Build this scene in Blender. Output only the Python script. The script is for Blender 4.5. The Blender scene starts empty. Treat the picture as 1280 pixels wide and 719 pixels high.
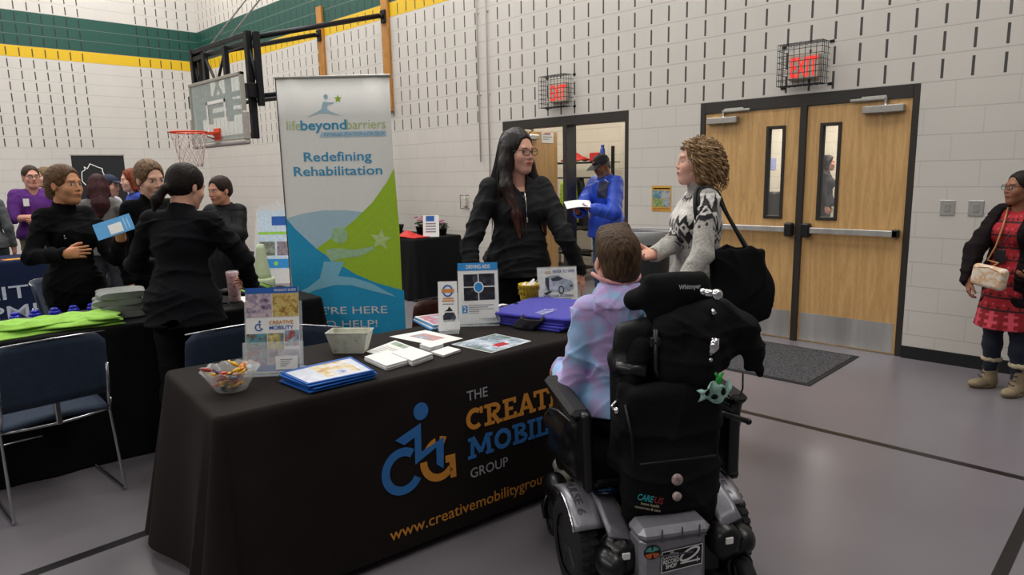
import bpy, bmesh, math, random
import numpy as np
from mathutils import Vector, Matrix, Euler
PI = math.pi
random.seed(7)
SC = bpy.context.scene
COL = SC.collection

# ------------------------------------------------------------------ materials
def lin(c):
    if isinstance(c, str):
        c = tuple(int(c[i:i+2], 16)/255 for i in (0, 2, 4))
    return tuple((x/12.92 if x <= .04045 else ((x+.055)/1.055)**2.4) for x in c[:3])

class NT:
    def __init__(s, name):
        s.m = bpy.data.materials.new(name); s.m.use_nodes = True
        s.t = s.m.node_tree; s.b = s.t.nodes['Principled BSDF']
        s._co = None
    def n(s, typ, **kw):
        nd = s.t.nodes.new(typ)
        for k, v in kw.items():
            if k.startswith('i_'): nd.inputs[k[2:].replace('_', ' ')].default_value = v
            else: setattr(nd, k, v)
        return nd
    def l(s, a, b): s.t.links.new(a, b)
    def co(s, kind='Object', scale=(1, 1, 1)):
        if s._co is None: s._co = s.n('ShaderNodeTexCoord')
        mp = s.n('ShaderNodeMapping'); s.l(s._co.outputs[kind], mp.inputs['Vector'])
        mp.inputs['Scale'].default_value = scale
        return mp.outputs[0]
    def ramp(s, fac, stops):
        r = s.n('ShaderNodeValToRGB'); s.l(fac, r.inputs[0])
        el = r.color_ramp.elements
        while len(el) < len(stops): el.new(.5)
        for e, (p, c) in zip(el, stops): e.position = p; e.color = tuple(c)+(1,) if len(c) == 3 else c
        return r.outputs[0]
    def bump(s, h, strength=.3, dist=.01):
        b = s.n('ShaderNodeBump'); b.inputs['Strength'].default_value = strength
        b.inputs['Distance'].default_value = dist
        s.l(h, b.inputs['Height']); s.l(b.outputs[0], s.b.inputs['Normal'])
    def math(s, op, a, b=None, c=None):
        m = s.n('ShaderNodeMath', operation=op)
        for i, v in enumerate((a, b, c)):
            if v is None: continue
            if isinstance(v, (int, float)): m.inputs[i].default_value = v
            else: s.l(v, m.inputs[i])
        return m.outputs[0]
    def mix(s, fac, a, b):
        m = s.n('ShaderNodeMix', data_type='RGBA')
        for i, v in ((0, fac), (6, a), (7, b)):
            if isinstance(v, (int, float)): m.inputs[i].default_value = v
            elif isinstance(v, tuple): m.inputs[i].default_value = v+(1,)
            else: s.l(v, m.inputs[i])
        return m.outputs[2]

MATS = {}
def mat(name, color='808080', rough=.6, metal=0., var=.08, nscale=30, bump=0., bscale=None, coat=0, spec=.5,
        stretch=(1, 1, 1), vcol=False, alpha=None, emit=None, sheen=0):
    """solid colour with procedural mottling"""
    if name in MATS: return MATS[name]
    N = NT(name); b = N.b
    c = lin(color)
    vec = N.co('Object', stretch)
    nz = N.n('ShaderNodeTexNoise'); N.l(vec, nz.inputs['Vector']); nz.inputs['Scale'].default_value = nscale
    nz.inputs['Detail'].default_value = 4
    if vcol:
        at = N.n('ShaderNodeAttribute', attribute_name='Col')
        base = at.outputs['Color']
        k = N.math('MULTIPLY_ADD', nz.outputs['Fac'], 2*var, 1-var)
        mm = N.n('ShaderNodeVectorMath', operation='SCALE'); N.l(base, mm.inputs[0]); N.l(k, mm.inputs['Scale'])
        N.l(mm.outputs[0], b.inputs['Base Color'])
    else:
        lo = tuple(x*(1-var*1.6) for x in c); hi = tuple(min(1, x*(1+var*1.6)) for x in c)
        N.l(N.ramp(nz.outputs['Fac'], [(.3, lo), (.7, hi)]), b.inputs['Base Color'])
    b.inputs['Roughness'].default_value = rough; b.inputs['Metallic'].default_value = metal
    b.inputs['Specular IOR Level'].default_value = spec
    if coat: b.inputs['Coat Weight'].default_value = coat; b.inputs['Coat Roughness'].default_value = .12
    if sheen: b.inputs['Sheen Weight'].default_value = sheen; b.inputs['Sheen Roughness'].default_value = .5
    if bump:
        n2 = N.n('ShaderNodeTexNoise'); N.l(vec, n2.inputs['Vector'])
        n2.inputs['Scale'].default_value = bscale or nscale*3; n2.inputs['Detail'].default_value = 3
        N.bump(n2.outputs['Fac'], bump, .01)
    if alpha is not None: b.inputs['Alpha'].default_value = alpha
    if emit: b.inputs['Emission Color'].default_value = lin(emit[0])+(1,); b.inputs['Emission Strength'].default_value = emit[1]
    MATS[name] = N.m
    return N.m

def glass(name, tint='ffffff', rough=.02, alpha=.18):
    if name in MATS: return MATS[name]
    N = NT(name); b = N.b
    b.inputs['Base Color'].default_value = lin(tint)+(1,); b.inputs['Roughness'].default_value = rough
    b.inputs['Alpha'].default_value = alpha; b.inputs['Specular IOR Level'].default_value = .8
    nz = N.n('ShaderNodeTexNoise'); nz.inputs['Scale'].default_value = 8
    N.l(N.math('MULTIPLY_ADD', nz.outputs['Fac'], .03, rough), b.inputs['Roughness'])
    MATS[name] = N.m
    return N.m

# ------------------------------------------------------------------ objects
def thing(name, label, cat, loc=(0, 0, 0), rotz=0, group=None):
    o = bpy.data.objects.new(name, None); COL.objects.link(o)
    o.empty_display_size = .1
    o.location = loc; o.rotation_euler = (0, 0, rotz); o['label'] = label; o['category'] = cat
    if group: o['group'] = group
    return o
def tag(o, label, cat, group=None):
    o['label'] = label; o['category'] = cat
    if group: o['group'] = group
    return o
def place(o, loc, rotz=0, rot=None):
    o.location = loc; o.rotation_euler = rot or (0, 0, rotz); return o
def dup(root, loc=None, rotz=None, label=None, group=None):
    r = root.copy(); COL.objects.link(r)
    if loc is not None: r.location = loc
    if rotz is not None: r.rotation_euler = (0, 0, rotz)
    if label: r['label'] = label
    if group: r['group'] = group
    for ch in list(root.children):
        c = ch.copy(); COL.objects.link(c); c.parent = r
        for g in list(ch.children):
            d = g.copy(); COL.objects.link(d); d.parent = c
    return r

def V(*a): return Vector(a if len(a) > 1 else a[0])

class MB:
    """mesh builder; every face remembers its material slot"""
    def __init__(s): s.v = []; s.f = []; s.mi = []; s.sm = []; s.cur = 0; s.smooth = False; s.M = None
    def add(s, vs, fs, smooth=None):
        b = len(s.v)
        for p in vs:
            p = Vector(p)
            if s.M is not None: p = s.M @ p
            s.v.append(p)
        for f in fs:
            s.f.append([b+i for i in f]); s.mi.append(s.cur); s.sm.append(s.smooth if smooth is None else smooth)
        return s
    def box(s, lo, hi, bev=0.0):
        x0, y0, z0 = lo; x1, y1, z1 = hi
        if x0 > x1: x0, x1 = x1, x0
        if y0 > y1: y0, y1 = y1, y0
        if z0 > z1: z0, z1 = z1, z0
        b = min(bev, (x1-x0)/2.01, (y1-y0)/2.01, (z1-z0)/2.01)
        if b <= 0:
            vs = [(x, y, z) for z in (z0, z1) for y in (y0, y1) for x in (x0, x1)]
            return s.add(vs, [(0, 2, 3, 1), (4, 5, 7, 6), (0, 1, 5, 4), (2, 6, 7, 3), (0, 4, 6, 2), (1, 3, 7, 5)], False)
        vs = []; idx = {}
        for sx in (0, 1):
            for sy in (0, 1):
                for sz in (0, 1):
                    X = (x0, x1)[sx]; Y = (y0, y1)[sy]; Z = (z0, z1)[sz]
                    ix = X+(b if sx == 0 else -b); iy = Y+(b if sy == 0 else -b); iz = Z+(b if sz == 0 else -b)
                    for ax, p in (('x', (X, iy, iz)), ('y', (ix, Y, iz)), ('z', (ix, iy, Z))):
                        idx[(sx, sy, sz, ax)] = len(vs); vs.append(p)
        fs = []
        I = idx
        for q in (0, 1):
            fs.append([I[(q, 0, 0, 'x')], I[(q, 0, 1, 'x')], I[(q, 1, 1, 'x')], I[(q, 1, 0, 'x')]])
            fs.append([I[(0, q, 0, 'y')], I[(1, q, 0, 'y')], I[(1, q, 1, 'y')], I[(0, q, 1, 'y')]])
            fs.append([I[(0, 0, q, 'z')], I[(0, 1, q, 'z')], I[(1, 1, q, 'z')], I[(1, 0, q, 'z')]])
        for a in (0, 1):
            for c in (0, 1):
                fs.append([I[(a, c, 0, 'x')], I[(a, c, 1, 'x')], I[(a, c, 1, 'y')], I[(a, c, 0, 'y')]])
                fs.append([I[(a, 0, c, 'x')], I[(a, 1, c, 'x')], I[(a, 1, c, 'z')], I[(a, 0, c, 'z')]])
                fs.append([I[(0, a, c, 'y')], I[(1, a, c, 'y')], I[(1, a, c, 'z')], I[(0, a, c, 'z')]])
        for a in (0, 1):
            for c in (0, 1):
                for d in (0, 1): fs.append([I[(a, c, d, 'x')], I[(a, c, d, 'y')], I[(a, c, d, 'z')]])
        return s.add(vs, fs, False)
    def tube(s, pts, r, seg=8, cap=True, closed=False, smooth=True, flat=None):
        """swept tube; r a number or list; flat=(n, ratio) squashes along n"""
        pts = [Vector(p) for p in pts]; n = len(pts)
        rs = r if isinstance(r, (list, tuple)) else [r]*n
        up = None; vs = []
        for i, p in enumerate(pts):
            if closed: t = pts[(i+1) % n]-pts[i-1]
            else: t = pts[min(i+1, n-1)]-pts[max(i-1, 0)]
            if t.length < 1e-9: t = Vector((0, 0, 1))
            t.normalize()
            if up is None:
                up = Vector((0, 0, 1)) if abs(t.z) < .9 else Vector((1, 0, 0))
            a = (up-t*up.dot(t))
            if a.length < 1e-6: a = t.orthogonal()
            a.normalize(); up = a; b = t.cross(a)
            for k in range(seg):
                th = 2*PI*k/seg
                vs.append(p+(a*math.cos(th)+b*math.sin(th))*rs[i])
        fs = []
        m = n if closed else n-1
        for i in range(m):
            for k in range(seg):
                j = (i+1) % n
                fs.append([i*seg+k, i*seg+(k+1) % seg, j*seg+(k+1) % seg, j*seg+k])
        s.add(vs, fs, smooth)
        if cap and not closed:
            b = len(s.v)-len(vs)
            for ring in (list(range(seg))[::-1], [(n-1)*seg+k for k in range(seg)]):
                s.f.append([b+i for i in ring]); s.mi.append(s.cur); s.sm.append(False)
        return s
    def cyl(s, a, b, r, r2=None, seg=20, smooth=True):
        return s.tube([a, b], [r, r if r2 is None else r2], seg, True, False, smooth)
    def lathe(s, prof, seg=24, c=(0, 0, 0), axis='z', smooth=True, cap=True):
        vs = []
        for (r, z) in prof:
            for k in range(seg):
                th = 2*PI*k/seg; x = r*math.cos(th); y = r*math.sin(th)
                p = (x, y, z) if axis == 'z' else ((z, x, y) if axis == 'x' else (y, z, x))
                vs.append((c[0]+p[0], c[1]+p[1], c[2]+p[2]))
        n = len(prof); fs = []
        for i in range(n-1):
            for k in range(seg):
                fs.append([i*seg+k, i*seg+(k+1) % seg, (i+1)*seg+(k+1) % seg, (i+1)*seg+k])
        s.add(vs, fs, smooth)
        if cap:
            b = len(s.v)-len(vs)
            for ring in (list(range(seg))[::-1], [(n-1)*seg+k for k in range(seg)]):
                s.f.append([b+i for i in ring]); s.mi.append(s.cur); s.sm.append(False)
        return s
    def ball(s, c, r, seg=16, rings=10, R=None):
        rx, ry, rz = (r, r, r) if isinstance(r, (int, float)) else r
        vs = []; fs = []
        for i in range(rings+1):
            ph = PI*i/rings
            for k in range(seg):
                th = 2*PI*k/seg
                p = Vector((rx*math.sin(ph)*math.cos(th), ry*math.sin(ph)*math.sin(th), rz*math.cos(ph)))
                if R is not None: p = R @ p
                vs.append(Vector(c)+p)
        for i in range(rings):
            for k in range(seg):
                fs.append([i*seg+k, (i+1)*seg+k, (i+1)*seg+(k+1) % seg, i*seg+(k+1) % seg])
        return s.add(vs, fs, True)
    def prism(s, poly, d0, d1, fr=None):
        """2-D polygon (x, y) extruded from d0 to d1 along the third axis of frame fr = (O, X, Y, Z)"""
        O, X, Y, Z = fr or (Vector((0, 0, 0)), Vector((1, 0, 0)), Vector((0, 1, 0)), Vector((0, 0, 1)))
        n = len(poly)
        vs = [O+X*x+Y*y+Z*d0 for x, y in poly]+[O+X*x+Y*y+Z*d1 for x, y in poly]
        fs = [list(range(n))[::-1], list(range(n, 2*n))]+[[i, (i+1) % n, n+(i+1) % n, n+i] for i in range(n)]
        return s.add(vs, fs, False)
    def sheet(s, fn, nu, nv, thick=0, smooth=True):
        """grid surface fn(u,v) -> point"""
        vs = [Vector(fn(i/nu, j/nv)) for j in range(nv+1) for i in range(nu+1)]
        W = nu+1
        fs = [[j*W+i, j*W+i+1, (j+1)*W+i+1, (j+1)*W+i] for j in range(nv) for i in range(nu)]
        if thick:
            nor = [Vector((0, 0, 0)) for _ in vs]
            for f in fs:
                nn = (vs[f[1]]-vs[f[0]]).cross(vs[f[3]]-vs[f[0]])
                for i in f: nor[i] += nn
            n = len(vs)
            vs = vs+[p-(q.normalized() if q.length > 0 else q)*thick for p, q in zip(vs, nor)]
            f2 = [[i+n for i in f][::-1] for f in fs]
            rim = [j for j in range(W)]+[j*W+nu for j in range(1, nv+1)]+[nv*W+i for i in range(nu-1, -1, -1)]+[j*W for j in range(nv-1, 0, -1)]
            f3 = [[rim[(i+1) % len(rim)], rim[i], rim[i]+n, rim[(i+1) % len(rim)]+n] for i in range(len(rim))]
            fs = fs+f2+f3
        return s.add(vs, fs, smooth)
    def build(s, name, mats, parent=None, label=None):
        me = bpy.data.meshes.new(name)
        me.from_pydata([tuple(p) for p in s.v], [], s.f)
        if not isinstance(mats, (list, tuple)): mats = [mats]
        for m in mats: me.materials.append(m)
        me.polygons.foreach_set('material_index', s.mi)
        me.polygons.foreach_set('use_smooth', s.sm)
        me.update()
        o = bpy.data.objects.new(name, me); COL.objects.link(o)
        if parent is not None: o.parent = parent
        if label: o['label'] = label
        return o

def struct(o): o['kind'] = 'structure'; return o

def recalc(o):
    bm = bmesh.new(); bm.from_mesh(o.data); bmesh.ops.recalc_face_normals(bm, faces=bm.faces[:]); bm.to_mesh(o.data); bm.free()
    return o

# text, as meshes in a frame (O origin, X right, Y up); returns (verts, faces)
_TC = {}
def text_geo(txt, size=1., bold=0., shear=0., space=1., res=3, align='LEFT'):
    key = (txt, size, bold, shear, space, res, align)
    if key in _TC: return _TC[key]
    cu = bpy.data.curves.new('t', 'FONT'); cu.body = txt; cu.size = size; cu.offset = bold*size; cu.shear = shear
    cu.space_character = space; cu.resolution_u = res; cu.align_x = align
    o = bpy.data.objects.new('t', cu); COL.objects.link(o)
    dg = bpy.context.evaluated_depsgraph_get(); dg.update()
    me = bpy.data.meshes.new_from_object(o.evaluated_get(dg))
    vs = [tuple(v.co) for v in me.vertices]; fs = [list(p.vertices) for p in me.polygons]
    bpy.data.objects.remove(o); bpy.data.curves.remove(cu); bpy.data.meshes.remove(me)
    _TC[key] = (vs, fs)
    return vs, fs
def put_text(mb, txt, fr, size, x=0, y=0, bold=0., shear=0., width=None, d=0.0, space=1., align='LEFT'):
    """lay text in frame fr=(O,X,Y,Z) at x,y (metres); width forces the total width"""
    vs, fs = text_geo(txt, size, bold, shear, space, 3, align)
    O, X, Y, Z = fr
    k = 1
    if width:
        x0 = min(v[0] for v in vs); x1 = max(v[0] for v in vs); k = width/(x1-x0)
    mb.add([O+X*(x+v[0]*k)+Y*(y+v[1])+Z*d for v in vs], fs, False)
def stroke(mb, pts, w, fr, d=0.0, closed=False, w2=None):
    """thick flat polyline in frame, mitred"""
    O, X, Y, Z = fr; n = len(pts); L = []; Rr = []
    for i in range(n):
        p = Vector(pts[i])
        a = Vector(pts[i-1]) if (i > 0 or closed) else None
        b = Vector(pts[(i+1) % n]) if (i < n-1 or closed) else None
        d1 = (p-a).normalized() if a is not None else None
        d2 = (b-p).normalized() if b is not None else None
        if d1 is None: d1 = d2
        if d2 is None: d2 = d1
        t = (d1+d2)
        t = t.normalized() if t.length > 1e-5 else d1
        nn = Vector((-t.y, t.x)); c = max(.35, nn.dot(Vector((-d1.y, d1.x))))
        ww = w if w2 is None else w+(w2-w)*i/(n-1)
        L.append(p+nn*ww/2/c); Rr.append(p-nn*ww/2/c)
    vs = [O+X*q.x+Y*q.y+Z*d for q in L]+[O+X*q.x+Y*q.y+Z*d for q in Rr]
    m = n if closed else n-1
    fs = [[n+i, n+(i+1) % n, (i+1) % n, i] for i in range(m)]
    mb.add(vs, fs, False)
def arc(cx, cy, rx, ry, a0, a1, n=20):
    return [(cx+rx*math.cos(math.radians(a0+(a1-a0)*i/n)), cy+ry*math.sin(math.radians(a0+(a1-a0)*i/n))) for i in range(n+1)]
def poly(mb, pts, fr, d=0.0):
    O, X, Y, Z = fr
    mb.add([O+X*x+Y*y+Z*d for x, y in pts], [list(range(len(pts)))], False)

# ------------------------------------------------------------------ signed-distance fields
def rotm(rx=0, ry=0, rz=0):
    return np.array(Euler((rx, ry, rz), 'XYZ').to_matrix())
def A(*p): return np.array(p, float)
class Field:
    def __init__(s, lo, hi, res):
        s.lo = A(*lo); s.res = res
        s.n = [int(math.ceil((hi[i]-lo[i])/res))+1 for i in range(3)]
        s.ax = [np.float32(lo[i])+np.arange(s.n[i], dtype=np.float32)*np.float32(res) for i in range(3)]
        s.v = np.full(s.n, 1.0, np.float32)
    def sl(s, lo, hi):
        out = []
        for i in range(3):
            a = max(0, int(math.floor((lo[i]-s.lo[i])/s.res))); b = min(s.n[i], int(math.ceil((hi[i]-s.lo[i])/s.res))+1)
            if b <= a: return None
            out.append(slice(a, b))
        return tuple(out)
    def grid(s, q): return s.ax[0][q[0]][:, None, None], s.ax[1][q[1]][None, :, None], s.ax[2][q[2]][None, None, :]
    def _mix(s, q, d, k, op):
        v = s.v[q]
        if op == 'add':
            if k > 0:
                h = np.maximum(k-np.abs(v-d), 0)/k; s.v[q] = np.minimum(v, d)-h*h*k*.25
            else: s.v[q] = np.minimum(v, d)
        else:
            d = -d
            if k > 0:
                h = np.maximum(k-np.abs(v-d), 0)/k; s.v[q] = np.maximum(v, d)+h*h*k*.25
            else: s.v[q] = np.maximum(v, d)
    def cone(s, a, b, ra, rb, k=.02, op='add'):
        a = np.asarray(a, float); b = np.asarray(b, float); m = max(ra, rb)+k+3*s.res
        q = s.sl(np.minimum(a, b)-m, np.maximum(a, b)+m)
        if q is None: return s
        X, Y, Z = s.grid(q); ab = b-a; L = float(ab@ab)+1e-12
        t = ((X-a[0])*ab[0]+(Y-a[1])*ab[1]+(Z-a[2])*ab[2])/L; t = np.clip(t, 0, 1)
        d = np.sqrt((X-a[0]-t*ab[0])**2+(Y-a[1]-t*ab[1])**2+(Z-a[2]-t*ab[2])**2)-(ra+(rb-ra)*t)
        s._mix(q, d, k, op); return s
    def ell(s, c, r, R=None, k=.02, op='add'):
        c = np.asarray(c, float)
        if isinstance(r, (int, float)): r = (r, r, r)
        if R is None: ext = A(*r)
        else: ext = np.sqrt(((np.asarray(R)*A(*r)[None, :])**2).sum(1))
        m = k+3*s.res; q = s.sl(c-ext-m, c+ext+m)
        if q is None: return s
        X, Y, Z = s.grid(q); X = X-c[0]; Y = Y-c[1]; Z = Z-c[2]
        if R is not None:
            X, Y, Z = (R[0][0]*X+R[1][0]*Y+R[2][0]*Z, R[0][1]*X+R[1][1]*Y+R[2][1]*Z, R[0][2]*X+R[1][2]*Y+R[2][2]*Z)
        k0 = np.sqrt((X/r[0])**2+(Y/r[1])**2+(Z/r[2])**2)+1e-9
        k1 = np.sqrt((X/r[0]**2)**2+(Y/r[1]**2)**2+(Z/r[2]**2)**2)+1e-9
        s._mix(q, k0*(k0-1)/k1, k, op); return s
    def rbox(s, c, h, r, R=None, k=.01, op='add'):
        c = np.asarray(c, float); h = A(*h)
        ext = h if R is None else np.abs(np.asarray(R)*h[None, :]).sum(1)
        m = k+3*s.res; q = s.sl(c-ext-m, c+ext+m)
        if q is None: return s
        X, Y, Z = s.grid(q); X = X-c[0]; Y = Y-c[1]; Z = Z-c[2]
        if R is not None:
            X, Y, Z = (R[0][0]*X+R[1][0]*Y+R[2][0]*Z, R[0][1]*X+R[1][1]*Y+R[2][1]*Z, R[0][2]*X+R[1][2]*Y+R[2][2]*Z)
        a = np.abs(X)-h[0]+r; b = np.abs(Y)-h[1]+r; e = np.abs(Z)-h[2]+r
        d = np.sqrt(np.maximum(a, 0)**2+np.maximum(b, 0)**2+np.maximum(e, 0)**2)+np.minimum(np.maximum(a, np.maximum(b, e)), 0)-r
        s._mix(q, d, k, op); return s
    def cut(s, p, n, k=0.004):
        """remove what lies on the +n side of the plane through p"""
        n = np.asarray(n, float); n = n/np.linalg.norm(n)
        X, Y, Z = s.grid((slice(None),)*3)
        d = (X-p[0])*n[0]+(Y-p[1])*n[1]+(Z-p[2])*n[2]
        h = np.maximum(k-np.abs(s.v-d), 0)/k
        s.v = (np.maximum(s.v, d)+h*h*k*.25).astype(np.float32); return s
    def wrinkle(s, amp, freq=18, seed=1, an=(1, 1, 1.6)):
        rng = np.random.RandomState(seed); X, Y, Z = s.grid((slice(None),)*3)
        wx = .03*np.sin(Y*17+1)+.03*np.sin(Z*13)
        tot = 0; near = np.abs(s.v) < .06
        if getattr(s, 'zmax', None) is not None: near = near & (Z+0*X+0*Y < s.zmax)
        for i in range(6):
            d = rng.normal(size=3)*A(*an); d = d/np.linalg.norm(d)*freq*rng.uniform(.6, 2.0)
            g = rng.normal(size=3)*7
            mask = np.clip(.5+np.sin(X*g[0]+Y*g[1]+Z*g[2]+rng.uniform(0, 6))*.9, 0, 1)
            w = 1-np.abs(np.sin((X+wx)*d[0]+(Y+wx)*d[1]+(Z+wx)*d[2]+rng.uniform(0, 6)))
            tot = tot+mask*w*w*w*rng.uniform(.6, 1.2)
        s.v = np.where(near, s.v-np.float32(amp)*(tot*1.5-.8), s.v).astype(np.float32); return s
    def mesh(s):
        v = s.v; inside = v < 0
        c = np.zeros([n-1 for n in v.shape], np.int8)
        for i in (0, 1):
            for j in (0, 1):
                for k in (0, 1):
                    c += inside[i:v.shape[0]-1+i, j:v.shape[1]-1+j, k:v.shape[2]-1+k]
        act = (c > 0) & (c < 8); I, J, K = np.nonzero(act); n = len(I)
        if n == 0: return np.zeros((0, 3)), np.zeros((0, 4), int)
        acc = np.zeros((n, 3)); cnt = np.zeros(n)
        for ax in range(3):
            for u in (0, 1):
                for w in (0, 1):
                    o = [0, 0, 0]; oth = [a for a in range(3) if a != ax]; o[oth[0]] = u; o[oth[1]] = w
                    o2 = list(o); o2[ax] = 1
                    a = v[I+o[0], J+o[1], K+o[2]]; b = v[I+o2[0], J+o2[1], K+o2[2]]
                    m = (a < 0) != (b < 0)
                    t = np.where(m, a/np.where(m, a-b, 1), 0)
                    p = np.tile(np.array(o, float), (n, 1)); p[:, ax] += t
                    acc += p*m[:, None]; cnt += m
        P = (acc/cnt[:, None]+np.stack([I, J, K], 1))*s.res+s.lo
        idx = np.full(act.shape, -1, np.int64); idx[I, J, K] = np.arange(n)
        F = []
        for ax in range(3):
            sl0 = [slice(None)]*3; sl1 = [slice(None)]*3; sl0[ax] = slice(0, -1); sl1[ax] = slice(1, None)
            a = inside[tuple(sl0)]; b = inside[tuple(sl1)]
            E = np.nonzero(a != b); e = np.stack(E, 1); oth = [x for x in range(3) if x != ax]
            ok = np.ones(len(e), bool)
            for o in oth: ok &= (e[:, o] > 0) & (e[:, o] < v.shape[o]-1)
            e = e[ok]; dirn = a[e[:, 0], e[:, 1], e[:, 2]]
            q = []
            for du, dw in ((-1, -1), (0, -1), (0, 0), (-1, 0)):
                g = e.copy(); g[:, oth[0]] += du; g[:, oth[1]] += dw
                q.append(idx[g[:, 0], g[:, 1], g[:, 2]])
            q = np.stack(q, 1)
            flip = dirn if ax != 1 else ~dirn
            q[~flip] = q[~flip][:, ::-1]
            F.append(q)
        F = np.concatenate(F); F = F[(F >= 0).all(1)]
        return P, F

def np_object(name, pieces, mats, parent, scale=1., colors=None, label=None, mb=None):
    """pieces: list of (verts, quads, material index); colors: list of per-vertex rgb arrays"""
    vs = []; fs = []; mi = []; off = 0
    for P, F, m in pieces:
        vs.append(P); fs.append(F+off); mi.append(np.full(len(F), m)); off += len(P)
    P = np.concatenate(vs)*scale; F = np.concatenate(fs); mi = np.concatenate(mi)
    me = bpy.data.meshes.new(name)
    me.vertices.add(len(P)); me.vertices.foreach_set('co', P.astype(np.float32).ravel())
    me.loops.add(len(F)*4); me.loops.foreach_set('vertex_index', F.astype(np.int32).ravel())
    me.polygons.add(len(F)); me.polygons.foreach_set('loop_start', np.arange(0, len(F)*4, 4, dtype=np.int32))
    me.polygons.foreach_set('material_index', mi.astype(np.int32))
    me.polygons.foreach_set('use_smooth', np.ones(len(F), bool))
    if colors is not None:
        at = me.color_attributes.new('Col', 'FLOAT_COLOR', 'POINT')
        c = np.concatenate([np.concatenate(colors), np.ones((len(P), 1))], 1)
        at.data.foreach_set('color', c.astype(np.float32).ravel())
    if not isinstance(mats, (list, tuple)): mats = [mats]
    for m in mats: me.materials.append(m)
    me.update(calc_edges=True); me.validate()
    o = bpy.data.objects.new(name, me); COL.objects.link(o)
    if parent is not None: o.parent = parent
    if label: o['label'] = label
    return o
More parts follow.
